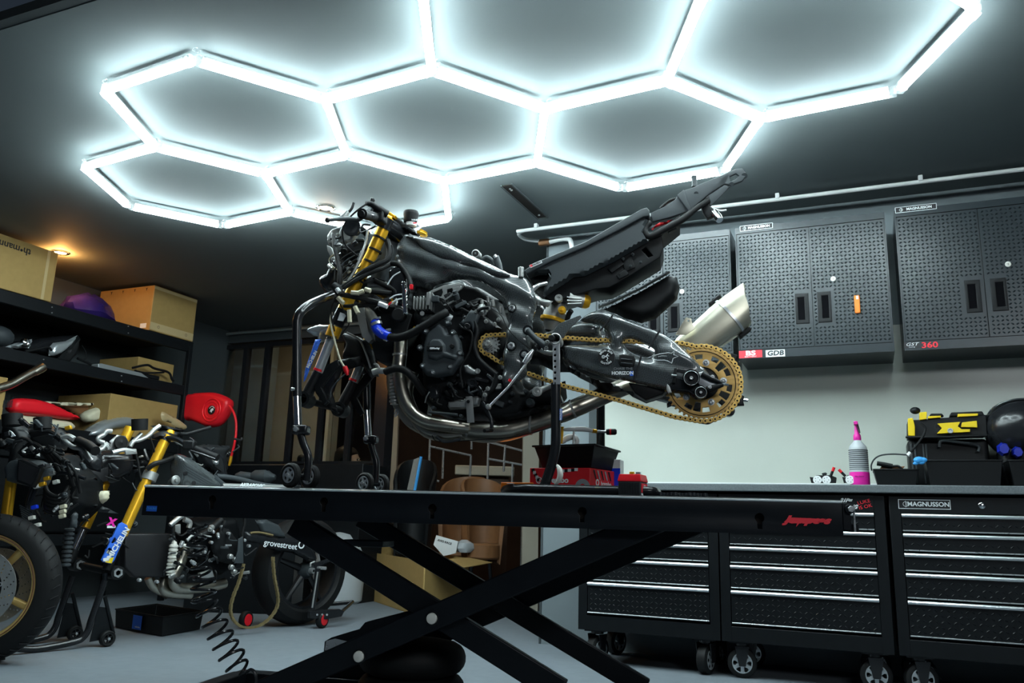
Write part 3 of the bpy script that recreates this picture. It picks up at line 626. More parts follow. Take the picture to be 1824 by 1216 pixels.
text('YOLTECH', frame_of((a_+c_)/2-E2*.0016+d*.003, d, E2.cross(d)*-1 if (E2.cross(d)*-1).z > 0 else E2.cross(d)), .0075, M['inkk'], s_, bold=.0003); text('X', frame_of((a_+c_)/2-E2*.0016-d*.016, d, E2.cross(d) if E2.cross(d).z > 0 else -E2.cross(d)), .01, M['inkr'], s_, bold=.0008)
pp('undertray', [(1040,488),(1068,474),(1154,428),(1165,405),(1188,398),(1212,382),(1212,392),(1178,420),(1182,440),(1176,458),(1104,502),(1085,512),(1060,515),(1010,530),(985,540),(970,527),(1020,492)], Pl(.265), .15, 'plast', bev=.004, holes=([(1143,445),(1150,440),(1163,455),(1155,458)],))
for q in (((1082,478),(1105,462),(1112,470),(1090,486)), ((1098,490),(1115,478),(1120,488),(1103,497)), ((1108,463),(1124,455),(1131,476),(1114,484)), ((1185,404),(1200,395),(1206,407),(1191,414))): pp('bracket', list(q), Pl(.258), .02, 'plast', bev=.002)
for x, y in ((1127, 453), (1141, 467), (1110, 461), (1123, 474)): bolt(x, y, .255, .004, 'plastg')
tl = pp('tail_piece', [(1158.5,379),(1189,365),(1203,354),(1210,343),(1220,338),(1236,333),(1246,327.5),(1290.5,309.6),(1310,300.4),(1322.6,299.7),(1330.6,311),(1322,322.5),(1301.6,330),(1290,327),(1295,312),(1254.7,352.8),(1226,376),(1194,387),(1162,395)], Pl(.27), .012, 'plastg', holes=([(1300,314),(1311,309),(1316,313),(1311,318.5),(1301,323)],), bev=.003, label='matt grey tail panel')
pp('tail_side', [(1246,360),(1292,318),(1305,328),(1266,367)], Pl(.40), .006, 'plastg', tl, bev=.001)
pp('tail_step', [(1206,347),(1218,337),(1231,371),(1226,376)], Pl(.262), .012, 'plastg', tl, bev=.003)
for x, y, r_ in ((1303, 328, .008), (1326, 313, .01), (1240, 345, .008)): m = MB(); m.tube([B(x, y, .27), B(x, y, .40)], r_); obj('tail_crosspiece', m, M['plastg'], tl)
tb('tail_stud', [(1237,333,.3),(1237,323,.3),(1236,314,.3)], [.011, .0085, .010], 'plastg', tl, k=0)
pp('tail_lamp', [(1160,403),(1170,394),(1210,384),(1216,389),(1190,398),(1168,408)], Pl(.30), .06, 'red', w=.01, label='red tail lamp lens')
tb('loom', [(1158,397,.27),(1150,403,.26),(1149,414,.25),(1158,421,.25),(1185,408,.25),(1215,391,.25),(1240,371,.26),(1262,357,.28)], [.011,.011,.011,.011,.012,.012,.01,.01], 'rubber')
tb('cable', [(1176,371,.3),(1190,359,.3),(1203,354,.3),(1212,355,.3)], .005, 'rubber', n=8); tb('cable', [(1180,372,.33),(1194,363,.33),(1210,360,.33)], .004, 'rubber', n=8)
pp('lamp_bracket', [(1246,360),(1258,352),(1272,385),(1260,389),(1252,378)], Pl(.28), .02, 'plast', bev=.003)
pp('lamp_bracket', [(1254,350),(1263,348),(1266,360),(1266,367),(1258,364)], Pl(.33), .03, 'plast', bev=.003)
tb('indicator_stalk', [(1262,370,.29),(1269,376,.285),(1274,380,.28)], .008, 'rubber'); tb('indicator', [(1272,378,.28),(1280,388,.27),(1282,392,.265)], [.0135, .0145, .012], 'chrome', k=0); tb('wire_plug', [(1272,372,.3),(1284,375,.3),(1294,374,.3)], .0035, 'white', n=8)
# ---- rear hugger
pp('hugger', [(1068,544.5),(1084,540.5),(1137,514),(1189.5,484),(1206,487),(1211,505),(1206,527),(1168,561),(1142,569),(1110,560),(1095,552)], Pl(.30), .10, 'plast', w=.03, g=.01, label='black rear wheel hugger')
m = MB(); m.loft([[B(1066,545,.27), B(1084,540,.27), B(1084,544,.41), B(1066,549,.41)], [B(1137,513,.27), B(1142,512,.27), B(1142,516,.41), B(1137,517,.41)], [B(1188,483,.27), B(1193,483,.27), B(1193,487,.41), B(1188,487,.41)]]); obj('hugger_rib', m, M['plastg'], bike)
# ---- rear shock
sh = disc('shock_body', 975, 560, .30, [(0, 0)], 'castm') if False else None
m = MB(); a_, b_ = B(996, 531, .33), B(980, 590, .33); ax = (b_-a_).normalized(); m.lathe(a_, ax, [(0, .01), (0, .026), (.02, .03), (.024, .034), (.05, .036), (.055, .04), (.075, .041), (.078, .036), (.1, .03), (.12, .02)], 28); sb_ = obj('shock_absorber', m, M['castm'], bike)
m = MB(); m.lathe(a_+ax*.075, ax, [(0, .040), (0, .046), (.006, .047), (.012, .045), (.012, .03)], 32); obj('preload_ring', m, M['gold'], sb_)
m = MB(); a_, b_ = B(1012, 530, .28), B(1038, 536, .30); m.tube([a_, a_+(b_-a_)*.8, b_], [.022, .024, .025], 20); rv = obj('reservoir_clamp', m, M['castm'], bike)
m = MB(); d = (b_-a_).normalized(); m.lathe(b_, d, [(0, .0245), (.015, .024), (.024, .018), (.028, 0)], 24); obj('reservoir', m, M['gold'], rv)
for k in range(3): tb('clamp_rib', [(1010,529+k*6,.252),(1022,531+k*5,.252),(1036,532+k*4,.258)], .003, 'castm', rv, n=8)
disc('clamp_bolt', 995, 531, .25, [(-.02, .012), (0, .014), (.004, .012), (.004, .006), (.001, .005), (.001, 0)], 'castm')
disc('adjuster_knob', 1001, 552, .25, [(-.012, 0), (-.012, .0135), (.002, .0135), (.004, .012), (.004, .005), (.009, .004), (.009, 0)], 'gold')
tb('hose', [(1018,553,.28),(1013,560,.29),(1010,572,.3)], .009, 'rubber'); tb('bracket_rod', [(948,518,.2),(960,508,.2),(974,504,.22)], .006, 'steel'); pp('shock_mount', [(944,512),(952,520),(965,530),(984,534),(975,545),(955,540),(948,530)], Pl(.2), .03, 'castm', w=.01)
pp('battery_box', [(940,490),(976,484),(979,490),(968,514),(955,510),(948,505)], Pl(.30), .08, 'plast', bev=.004); tb('cable', [(944,494,.28),(960,489,.28),(974,488,.28)], .003, 'plastg', n=6); tb('cable', [(950,512,.27),(958,506,.27),(968,503,.27)], .004, 'steel', n=6)
# ---- swingarm
PW = Pl(.19, 1000, .165, 1250)
so = [(1030,567),(1051,553),(1074,546),(1092,556),(1142,576),(1175,590),(1200,604),(1225,624),(1246,647),(1263,662),(1258,690),(1225,699),(1190,693),(1134,680),(1077,669),(1051,661),(1013,645),(1000,630),(1001,615),(1010,611),(1045,610.5),(1080,609.5),(1084,601),(1077,584),(1066,575),(1050,571.5)]
sw = pillow('swingarm', [PW.sm(so, 2), PW.sm([(1109,608),(1114,601),(1127,601),(1145,608),(1163,618),(1163,628),(1147,633),(1127,626),(1115,618)], 3)], PW.M, .055, .033, M['carbon'], bike, .0062, None, lambda u, v: .0045*math.sin(95*(v+.30*u)+.6)+.002*math.sin(40*u))
mirror(sw, BC)
pw2 = Pl(.183, 1000, .157, 1250)
for pts in ([(1089,562),(1094,558),(1070,590),(1068,588)], [(1174,587),(1177,589),(1156,621),(1154,620)], [(1141,632),(1144,633),(1131,678),(1128,677)]): pp('joint_line', pts, Pl(.186, 1000, .160, 1250), .004, 'inkk', sw, bev=0)
pp('chain_fin', [(982.6,594),(995,576),(1033,561),(1036,565),(1014,585),(1004,601),(990,606)], Pl(.165), .006, 'carbon', bev=.001)
pp('inner_arm', [(958,592),(966,585),(995,574),(1035,562),(1070,569),(1074,584),(1070,600),(1050,606),(1000,606),(960,606)], Pl(.24), .20, 'carbon', w=.03, g=.012)
pp('arm_web', [(940,600),(1005,602),(1010,645),(1055,668),(1100,680),(1125,700),(1150,712),(1180,702),(1192,694),(1130,690),(1075,690),(1010,655),(985,655),(955,640),(938,640)], Pl(.25), .16, 'plast', w=.02, g=.012)
pp('chain_guard_block', [(1120,681),(1188,694),(1180,702),(1168,706),(1150,712),(1130,699)], Pl(.21), .06, 'plast', bev=.004)
pp('rubber_pad', [(1103,632),(1109,630),(1130,633),(1132,640),(1129,652),(1124,655),(1104,651),(1101,645)], Pl(.155), .012, 'rubber', sw, bev=.004)
for dy in (0, 7): tb('pad_rib', [(1106,639+dy,.1545),(1126,641+dy,.1535)], .0022, 'plastg', sw, k=0, n=6)
text('CHASE THE', Pl(.158).at(1110, 656.5), .0105, M['silver'], sw, sx=1.1); text('HORIZON', Pl(.156).at(1109, 664.5), .0145, M['inkw'], sw, bold=.0005, sx=1.02)
m = MB(); m.box(B(1125, 665, .155), (.011, .0008, .015), BX); obj('sticker', m, M['inkb'], sw)
PE = Pl(.158, 1000, .134, 1250); cc = PE.P(1080, 636)
em = plate('round_emblem', [PE.circ(1080, 636, .027, 30)], PE.M, .001, M['inkk'], sw)
Me = PE.at(1080, 636, .001)
for i, ch_ in enumerate('BROWN BLDS'): t_ = math.radians(150-i*13); text(ch_, Me@Matrix.Translation((.021*math.cos(t_), .021*math.sin(t_), 0))@Matrix.Rotation(t_-PI/2, 4, 'Z'), .008, M['inkw'], em, bold=.0003)
for i, ch_ in enumerate('CUSTOMS'): t_ = math.radians(225+i*15); text(ch_, Me@Matrix.Translation((.021*math.cos(t_), .021*math.sin(t_), 0))@Matrix.Rotation(t_+PI/2, 4, 'Z'), .008, M['inkw'], em, bold=.0003)
m = MB(); ringp = lambda cx, cy, r_: [Me@V((cx+r_*math.cos(2*PI*k/14), cy+r_*math.sin(2*PI*k/14), .0006)) for k in range(14)]
m.tube(ringp(-.009, .001, .0048), .0009, 5, closed=True); m.tube(ringp(-.009, .001, .0022), .0007, 5, closed=True); m.tube([Me@V(q) for q in ((-.004, 0, .0006), (.002, .006, .0006), (.006, .011, .0006))], .0014, 5); m.tube([Me@V(q) for q in ((0, .003, .0006), (.005, -.004, .0006), (.001, -.01, .0006), (.006, -.014, .0006))], .0016, 5); m.tube([Me@V(q) for q in ((.002, .006, .0006), (.009, .003, .0006))], .0012, 5); obj('rider_mark', m, M['inkw'], em)
# the outlined star mark: flat outline strip
star = [(1162,639),(1165,633),(1175,630),(1190,628),(1196,629),(1201,624.5),(1200,631.5),(1208,634.5),(1199,638),(1196.5,646.5),(1189,642.5),(1183,641),(1170,641.5)]
PZ = Pl(.155, 1000, .131, 1250); m = MB(); m.tube([PZ.P(*q) for q in star], .0014, 5, closed=True); m.tube([PZ.P(*q) for q in ((1172,635),(1180,633.5),(1188,634))], .0008, 5); obj('star_outline', m, M['inkw'], sw)
# ---- rear axle, sprocket, bobbins
PK = Pl(.205); SX, SY = 1250.5, 682
kc = PK.P(SX, SY)-PK.O; kc2 = (kc.dot(PK.U), kc.z); RS = abs(PK.P(1250, 617).z-PK.P(1250, 682).z)-.001
teeth = []
NT = 45
for i in range(NT):
    for f_, r_ in ((-.3, -.006), (-.12, .002), (.12, .002), (.3, -.006)): t_ = 2*PI*(i+f_)/NT; teeth.append((kc2[0]+(RS+r_)*math.cos(t_), kc2[1]+(RS+r_)*math.sin(t_)))
outs = [teeth, [(kc2[0]+.052*math.cos(2*PI*i/36), kc2[1]+.052*math.sin(2*PI*i/36)) for i in range(36)]]
def wedge(t0, t1, r0, r1, n=5):
    o_ = [(kc2[0]+r0*math.cos(t0+(t1-t0)*i/n), kc2[1]+r0*math.sin(t0+(t1-t0)*i/n)) for i in range(n+1)]+[(kc2[0]+r1*math.cos(t1+(t0-t1)*i/n), kc2[1]+r1*math.sin(t1+(t0-t1)*i/n)) for i in range(n+1)]; return o_
for i in range(5):
    t_ = math.radians(78+72*i)
    outs += [wedge(t_+.17, t_+.44, .077, .092), wedge(t_+.50, t_+.76, .062, .091), wedge(t_+.83, t_+1.09, .077, .092)]
spk = plate('rear_sprocket', outs, PK.M, .005, M['spro'], bike, .0008)
m = MB(); m.tube([B(SX, SY, .204)+(E1*math.cos(t)+ZZ*math.sin(t))*(RS-.014) for t in [2*PI*i/48 for i in range(48)]], .0012, 5, closed=True); obj('groove', m, M['dark'], spk)
disc('sprocket_carrier', SX, SY, .212, [(-.05, 0), (-.05, .045), (0, .055), (.002, .05), (.004, .03), (.004, 0)], 'plast')
for i in range(5):
    t_ = math.radians(78+72*i); p = B(SX, SY, .206)+(E1*math.cos(t_)+ZZ*math.sin(t_))*.066; m = MB(); m.lathe(p, -E2, [(0, .0105), (.003, .0105), (.003, .0075), (.009, .007), (.010, .004), (.006, .003), (.006, 0)], 14); obj('sprocket_bolt', m, M['steel'], spk)
ab = pp('axle_block', [(1199,651),(1225,654),(1250,662),(1283,677),(1286,682),(1262,690),(1258,707),(1240,710),(1225,700),(1196,697),(1188,700),(1187,690),(1197,676)], Pl(.165), .045, 'blackp', w=.01, g=.006)
pp('axle_slot', [(1201,655),(1206,656),(1203,682),(1197,681)], Pl(.155), .01, 'plast', ab, bev=.001)
pp('adjuster_plate', [(1240,665),(1252,661),(1272,678),(1282,683),(1268,688),(1250,690),(1244,682)], Pl(.150), .02, 'alu', ab, bev=.002)
tb('adjuster_arm', [(1250,666,.145),(1268,675,.143),(1286,682,.143)], [.009, .008, .005], 'plast', ab, k=0); tb('adjuster_arm', [(1262,694,.145),(1272,690,.143),(1288,685,.143)], [.010, .010, .006], 'plast', ab, k=0)
tb('adjuster_bolt', [(1287,684,.143),(1298,686,.143)], .0045, 'chrome', ab, k=0, n=6)
for x, y, r_ in ((1231.5, 673, .026), (1248.5, 698.5, .0195)):
    d_ = disc('bobbin', x, y, .150, [(-.01, 0), (-.01, r_), (.014, r_), (.018, r_*.93), (.018, r_*.75), (.012, r_*.7), (.012, r_*.35), (.02, r_*.3), (.02, 0)], 'blackp', ab)
    m = MB(); q = B(x, y, .1315); m.tube([q+(E1*math.cos(t)+ZZ*math.sin(t))*r_*.85 for t in [2*PI*i/32 for i in range(32)]], .0009, 5, closed=True); obj('ring', m, M['steel'], d_); m = MB(); m.lathe(B(x, y, .13), -E2, [(0, r_*.22), (.003, r_*.2), (.003, r_*.1), (.001, 0)], 12); obj('bobbin_screw', m, M['steel'], d_)
for x, y in ((1269, 671), (1265, 690)): bolt(x, y, .138, .0045, 'steel', ab, hexa=False)
tb('pin', [(1196,668,.152),(1205,669,.150)], .0035, 'steel', ab, k=0); pp('hook', [(1188,683),(1193,688),(1197,699),(1190,700),(1187,694)], Pl(.152), .01, 'castm', ab, bev=.002)
mab = mirror(ab, BC); tb('rear_axle', [(1231.5,673,.15),(1262,676,.53)], .012, 'steelb', k=0, n=14)
pp('caliper_arm', [(1262,680),(1290,650),(1308,645),(1318,655),(1312,676),(1318,700),(1316,722),(1296,730),(1280,716),(1262,700)], Pl(.475), .02, 'plast', bev=.004)
tb('bobbin_post', [(1296,726,.475),(1299,732,.44)], .008, 'plast', k=0)
# things sticking out behind the sprocket on the far side
pp('far_adjuster', [(1311,699),(1326,705),(1324,714),(1326,721),(1310,722),(1304,716)], Pl(.45), .03, 'plast', bev=.004); tb('adjuster_bolt', [(1322,712,.46),(1332,713,.46)], .005, 'chrome', k=0, n=6); disc('far_bobbin', 1299, 732, .44, [(-.02, 0), (-.02, .018), (.01, .018), (.012, 0)], 'blackp')
pp('brake_mount', [(1308,645),(1320,652),(1323,662),(1316,675),(1308,672)], Pl(.46), .03, 'castm', w=.01, g=.006); pp('brake_bracket', [(1302,628),(1314,632),(1310,640),(1318,650),(1308,650),(1296,640)], Pl(.44), .03, 'plast', bev=.003); tb('hose', [(1246,752,.4),(1262,754,.4),(1274,746,.4),(1280,738,.4)], .003, 'rubber', n=6)
# ---- silencer on the far side
ax0, ax1 = B(1205, 641, .53), B(1330, 540, .53); d = (ax1-ax0).normalized(); vu = (ZZ-d*ZZ.dot(d)).normalized(); vw = d.cross(vu).normalized(); LN = (ax1-ax0).length
def sring(t, ru, rw, sl=0): return [ax0+d*(t+sl*math.cos(a))+vu*(ru*math.copysign(abs(math.cos(a))**.75, math.cos(a)))+vw*(rw*math.copysign(abs(math.sin(a))**.75, math.sin(a))) for a in [2*PI*i/28 for i in range(28)]]
m = MB(); m.loft([sring(-.02, .035, .035), sring(.05, .060, .050), sring(LN*.75, .071, .056)], caps=False); mf = obj('silencer', m, M['ti2'], bike, angle=50)
m = MB(); m.loft([sring(LN*.75, .0715, .0565), sring(LN*.92, .068, .053, .014), sring(LN*.985, .064, .05, .042), sring(LN*.99, .056, .043, .042), sring(LN*.85, .050, .038, .02)], caps=False); obj('end_cap', m, M['ti2'], mf, angle=50)
m = MB(); m.loft([sring(LN*.735, .0725, .0575), sring(LN*.735, .0745, .0595), sring(LN*.765, .0745, .0595), sring(LN*.765, .0725, .0575)], caps=False); obj('strap', m, M['alu'], mf)
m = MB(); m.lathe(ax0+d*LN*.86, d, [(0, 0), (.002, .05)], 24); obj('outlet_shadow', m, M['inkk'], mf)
for sg, tt in ((1, .76), (-1, .76)): m = MB(); m.box(ax0+d*LN*tt+vu*sg*.078, (.05, .03, .014), (d, vw, vu)); obj('strap_rubber', m, M['rubber'], mf, .003)
pp('silencer_tab', [(1203,596),(1216,574),(1222,565),(1231,567),(1233,575),(1238,585),(1222,596)], Pl(.46), .004, 'ti2', mf, holes=((1226,571,.0035,10),), bev=.0005)
for px_, py_, ln_ in ((1300, 528, .03), (1307, 548, .03)): m = MB(); p = ax0+d*LN*.88+vu*(.03 if py_ < 540 else -.01)+vw*-.052; m.tube([p-d*ln_/2, p+d*ln_/2], .0025, 6); obj('pressed_rib', m, M['ti2'], mf)
# ---- chain
PCn = Pl(.212)
def c2(x, y): q = PCn.P(x, y)-PCn.O; return V((q.dot(PCn.U), q.z, 0))
fc = c2(873, 614); rc = V((kc2[0], kc2[1], 0)); rF = abs(c2(873, 596.5).y-fc.y); rR = RS+.003
path = [rc+V((math.cos(t), math.sin(t), 0))*rR for t in [math.radians(k) for k in range(97, -102, -3)]]
path += [c2(x, y) for x, y in ((1200,742),(1150,727),(1100,712),(1050,699),(1000,686),(960,672),(935,663),(905,650),(886,643))]
path += [fc+V((math.cos(t), math.sin(t), 0))*rF for t in [math.radians(k) for k in range(-98, -266, -12)]]
path += [c2(x, y) for x, y in ((900,596),(960,597.5),(1010,602),(1050,605),(1082,606.5),(1130,608),(1180,610),(1215,611.5))]
ln = [0]
for i in range(1, len(path)+1): ln.append(ln[-1]+(path[i % len(path)]-path[i-1]).length)
tot = ln[-1]; NL = int(tot/.01525/2)*2; pins = []
for k in range(NL):
    s_ = tot*k/NL; i = max(j for j in range(len(ln)-1) if ln[j] <= s_); t_ = (s_-ln[i])/(ln[i+1]-ln[i]+1e-9); pins.append(path[i].lerp(path[(i+1) % len(path)], t_))
def link_outline(a, b, r, waist):
    d = (b-a).normalized(); n_ = V((-d.y, d.x, 0)); o_ = []
    for t in range(-100, 101, 33): o_.append(b+d*r*math.cos(math.radians(t))+n_*r*math.sin(math.radians(t)))
    o_.append((a+b)/2+n_*waist)
    for t in range(80, 281, 33): o_.append(a+d*r*math.cos(math.radians(t))+n_*r*math.sin(math.radians(t)))
    o_.append((a+b)/2-n_*waist); return o_
m = MB(); mr_ = MB()
for k in range(NL):
    a, b = pins[k], pins[(k+1) % NL]; outer = k % 2 == 0
    for sd in (-1, 1):
        z = sd*(.0072 if outer else .0045); o_ = link_outline(a, b, .0076 if outer else .0078, .0052)
        pts = [PCn.M @ V((q.x, q.y, z-.0008)) for q in o_]; m.prism(pts, E2*-.0016)
    p = PCn.M @ V((a.x, a.y, 0)); mr_.lathe(p-E2*.0098, E2, [(0, 0), (0, .0018), (.0005, .0026), (.0012, .0028), (.004, .0045), (.0156, .0045), (.0184, .0028), (.0196, 0)], 8)
dc = obj('drive_chain', m, M['chain'], bike, .0005, seg=1); obj('chain_pins', mr_, M['steelb'], dc)
# ---- front sprocket
q0 = (fc.x, fc.y); o_ = []
for i in range(16):
    for f_, r_ in ((-.3, -.006), (-.1, .001), (.1, .001), (.3, -.006)): t_ = 2*PI*(i+f_)/16; o_.append((q0[0]+(rF+r_)*math.cos(t_), q0[1]+(rF+r_)*math.sin(t_)))
outs = [o_]+[[(q0[0]+.0215*math.cos(t_)+.0022*math.cos(k), q0[1]+.0215*math.sin(t_)+.0022*math.sin(k)) for k in range(0, 6)] for t_ in [2*PI*i/10 for i in range(10)]]
fs_ = plate('front_sprocket', outs, PCn.M@Matrix.Translation((0, 0, .004)), .007, M['castm'], bike, .0006)
p = B(870, 614, .205); m = MB(); m.lathe(p, -E2, [(0, .018), (.003, .018), (.003, .0145), (.012, .0135)], 6); m.lathe(p, -E2, [(.012, .0125), (.014, .010), (.022, .009), (.022, .004), (.016, 0)], 18); obj('sprocket_nut', m, M['castm'], fs_)
# ---- engine
eng = pp('crankcase', [(738,560),(770,548),(800,540),(850,520),(880,530),(900,570),(898,640),(930,690),(1000,668),(1003,700),(985,716),(940,728),(930,745),(880,752),(850,742),(800,745),(765,730),(748,715),(742,650)], Pl(.235), .22, 'plast', w=.03, g=.014)
pp('cylinder_head', [(735,500),(770,508),(810,497),(850,503),(885,525),(895,560),(860,575),(800,575),(745,600),(728,570)], Pl(.26), .18, 'plast', w=.025, g=.014)
pp('dark_filler', [(700,600),(750,590),(765,700),(760,740),(738,738),(712,700)], Pl(.40), .06, 'plast', bev=.004)  # added dark block filling the see-through gap behind the exhaust headers
pp('radiator', [(660,520),(700,545),(735,560),(722,600),(700,650),(668,640),(655,590),(648,560)], Pl(.27), .25, 'plast', bev=.006)
cv = pp('engine_cover', [(757,592),(779,573),(792,581),(796,592),(810,590),(819,607),(822,625),(823,640),(812,655),(803,666),(776,671),(757,667),(748,657),(750,640),(752,612)], Pl(.17), .05, 'plastg', w=.014, g=.005, label='matt black engine side cover')
pp('cover_boss', [(760,628),(762,608),(770,601),(784,602),(792,612),(793,624),(815,632),(812,642),(790,636),(776,642),(762,638)], Pl(.158), .03, 'plastg', cv, w=.012, g=.005)
disc('cover_cap', 806, 617, .165, [(0, .008), (.01, .008), (.012, .006), (.012, 0)], 'plast', cv)
pl_ = pp('name_tag', [(759.5,615),(788,615.5),(788,624.5),(759.5,625)], Pl(.152), .006, 'plast', cv, bev=.0015); text('GBRacing', Pl(.152).at(774, 620.3), .0085, M['inkw'], pl_, bold=.0004, shear=.2)
for x, y in ((806.5,592),(748,619),(819,628.5),(801.5,653),(753,651),(771,663),(758.5,589.5),(745,583),(797,574)): d_ = disc('cover_bolt', x, y, .172, [(-.02, 0), (-.02, .0095), (.003, .0095), (.004, .007)], 'plastg', cv, n=18); disc('screw_head', x, y, .168, [(0, .0058), (.004, .005), (.004, .0025), (.002, 0)], 'steel', d_, n=12)
# sprocket guard, curved dark plates around the front sprocket
tb('guard', [(846,572,.19),(850,592,.19),(845,612,.19),(851,636,.19),(865,652,.19),(885,668,.19)], [.006,.008,.009,.009,.010,.011], 'plast')
pp('starter_housing', [(830,565),(848,552),(862,560),(895,585),(880,590),(860,592),(845,600),(842,580),(826,590),(817,580)], Pl(.20), .05, 'plast', w=.012, g=.008)
pp('shield', [(818,574),(838,550),(856,558),(845,585),(842,592),(836,576),(822,580)], Pl(.185), .02, 'plastg', w=.008, g=.006)
tb('cover_seam', [(818,578,.18),(824,584,.18),(838,590,.18),(841,604,.18),(834,632,.18),(820,656,.18),(824,690,.18)], .0035, 'rubber', n=6)
disc('end_cap', 832, 581, .18, [(-.02, 0), (-.02, .011), (.002, .011), (.004, .008), (.002, .006), (.002, 0)], 'plast')
for x, y in ((848,555),(870,549),(866,572),(888,569),(881,577)): bolt(x, y, .188, .005, 'castm', hexa=False)
for x, y, r_ in ((858,540,.006),(877,540,.007),(890,552,.006),(868,533,.005),(902,528,.004)): m = MB(); p = B(x, y, .22); m.cyl(p+ZZ*.01, p-ZZ*.012+E1*.004, r_); obj('fitting', m, M['castm'], bike)
tb('wire', [(876,549,.18),(893,562,.15),(903,583,.14),(920,602,.14),(937,616,.14),(948,623,.14)], .0018, 'rubber', n=6)
tb('link_arm', [(850,554,.185),(860,549,.185),(871,548,.185)], .006, 'plast')
# bracket with cut-outs above the engine
pp('engine_bracket', [(762,520),(790,508),(818,503),(826,506),(822,514),(796,533),(790,535),(780,531),(765,532)], Pl(.205), .008, 'castm', holes=([(770,521),(787,514),(789,520),(786,528),(775,528)], [(796,515),(805,513),(808,518),(799,528),(795,526)], (822.5,509,.0035,12)), bev=.001)
# regulator with fins and its plug
rg = pp('regulator', [(741,527),(770,524),(772,556),(742,557)], Pl(.19), .03, 'plast', bev=.003)
for k in range(6): m = MB(); m.box(B(739+k*5.6, 540.5, .176), (.0035, .028, .045), BX); obj('fin', m, M['castm'], rg, .0008)
m = MB(); m.box(B(764, 533, .168), (.012, .02, .045), BX); obj('regulator_plate', m, M['castm'], rg, .001); m = MB(); m.box(B(776, 533, .165), (.026, .022, .022), BX); obj('plug', m, M['plastg'], bike, .003)
m = MB(); [m.tube(cr([B(783, 530+j*2, .165), B(790, 533+j*2, .165), B(797, 542, .18), B(808, 556, .19)], 4), .0018, 6) for j in range(3)]; obj('wires', m, M['rubber'], bike); m = MB(); m.cyl(B(752, 558, .178), B(752, 558, .17), .008); obj('earth_bolt', m, M['castm'], rg)
m = MB(); m.box(B(733, 511, .19), (.011, .012, .018), BX); obj('fuse_cap', m, M['red'], bike, .002)
# exhaust
tb('exhaust_header', [(714,600,.25),(713,630,.24),(711,655,.24),(716,695,.23),(731,730,.23),(757,750,.23),(795,757,.24),(835,762,.26)], .0235, 'ti', n=16)
tb('exhaust_header', [(736,662,.3),(725,700,.3),(740,742,.28),(760,768,.27),(800,776,.27),(838,771,.28)], .021, 'ti', n=16)
tb('exhaust_header', [(700,640,.38),(700,690,.36),(722,740,.34),(760,765,.33),(838,768,.32)], .021, 'ti', n=14)
tb('exhaust_collector', [(828,765,.28),(860,769,.28),(900,768,.28),(940,758,.29),(985,742,.30),(1010,733,.31)], [.034,.036,.034,.031,.030,.029], 'ti', n=20)
tb('exhaust_link_pipe', [(1000,737,.31),(1035,722,.33),(1090,698,.37),(1140,676,.42),(1200,640,.47)], [.031,.031,.030,.031,.036], 'ti', n=20)
for x, y, b_, r_, dx in ((835,764,.28,.038,2), (946,757,.29,.033,2), (712,632,.24,.0252,0), (1020,728,.32,.033,3)):
    p = B(x, y, b_); q = {0: V((0, 0, -1)), 2: E1, 3: (E1*.93+ZZ*.35)}[dx].normalized(); m = MB(); m.lathe(p, q, [(-.004, r_-.002), (-.003, r_), (.003, r_), (.004, r_-.002)], 22); obj('weld_ring', m, M['castm'], bike)
tb('spring', [(765,733,.2),(775,735,.2),(800,737,.2),(815,739,.2)], .005, 'plastg'); tb('spring', [(777,777,.24),(790,786,.24),(805,785,.24),(820,782,.24)], .005, 'plastg')
m = MB(); m.tube(cr([B(770, 775, .24), B(782, 786, .24), B(850, 783, .25), B(920, 777, .26), B(1000, 756, .28)], 5), .0016, 6); obj('wire', m, M['rubber'], bike)
pp('exhaust_strap', [(829,706),(841,705),(845,752),(832,753)], Pl(.205), .004, 'castm', bev=.001); bolt(834, 715, .203, .004, 'plast')
pp('sump_cover', [(797,714),(850,703),(856,708),(852,722),(830,727),(800,729),(795,722)], Pl(.215), .03, 'castm', w=.008, g=.006)
pp('belly_bracket', [(943,735),(962,730),(964,742),(944,746)], Pl(.28), .02, 'cream', bev=.002)
pp('sump', [(870,730),(940,720),(988,712),(990,725),(930,745),(900,752),(875,745)], Pl(.24), .16, 'plast', w=.02, g=.012)
# shifter
tb('shift_rod', [(945,634,.14),(932,655,.135),(905,690,.13),(872,723,.13)], .0042, 'alu', k=0, n=12); tb('rod_band', [(909.5,675,.1325),(906.5,679,.1325)], .0048, 'red', k=0, n=12)
tb('rod_sensor', [(950,623,.14),(941,636,.138),(934,647,.137)], [.005, .011, .008], 'alu', k=0, n=16); tb('rod_joint', [(962,614,.14),(956,620,.14)], .011, 'plast', k=0, n=16)
disc('rod_end', 870, 724, .13, [(-.006, .004), (-.006, .009), (.004, .009), (.005, .005), (.008, .005), (.008, 0)], 'castm', n=16)
tb('shift_lever', [(887,668,.15),(878,690,.15),(866,700,.15),(862,715,.145)], [.012,.009,.010,.009], 'plast', n=12); tb('gear_pedal', [(860,716,.14),(868,732,.135),(875,748,.13),(876,762,.13)], [.006,.007,.006,.006], 'blackp'); tb('pedal_tip', [(876,766,.15),(863,767,.10)], .006, 'rubber', k=0)
for x, y in ((869,692),(864,703),(891,672)): bolt(x, y, .138, .005, 'castm', hexa=False)
tb('peg_hanger', [(940,588,.14),(953,602,.135),(968,614,.13),(972,622,.13)], [.010,.010,.012,.008], 'plastg', n=10)
for x, y in ((940,588),(934,631)): disc('hanger_ring', x, y, .145, [(0, .0165), (.003, .016), (.003, .010)], 'blackp'); bolt(x, y, .138, .006, 'steel', hexa=False)
for x, y in ((975,609),(973,620)): bolt(x, y, .122, .005, 'castm', hexa=False)
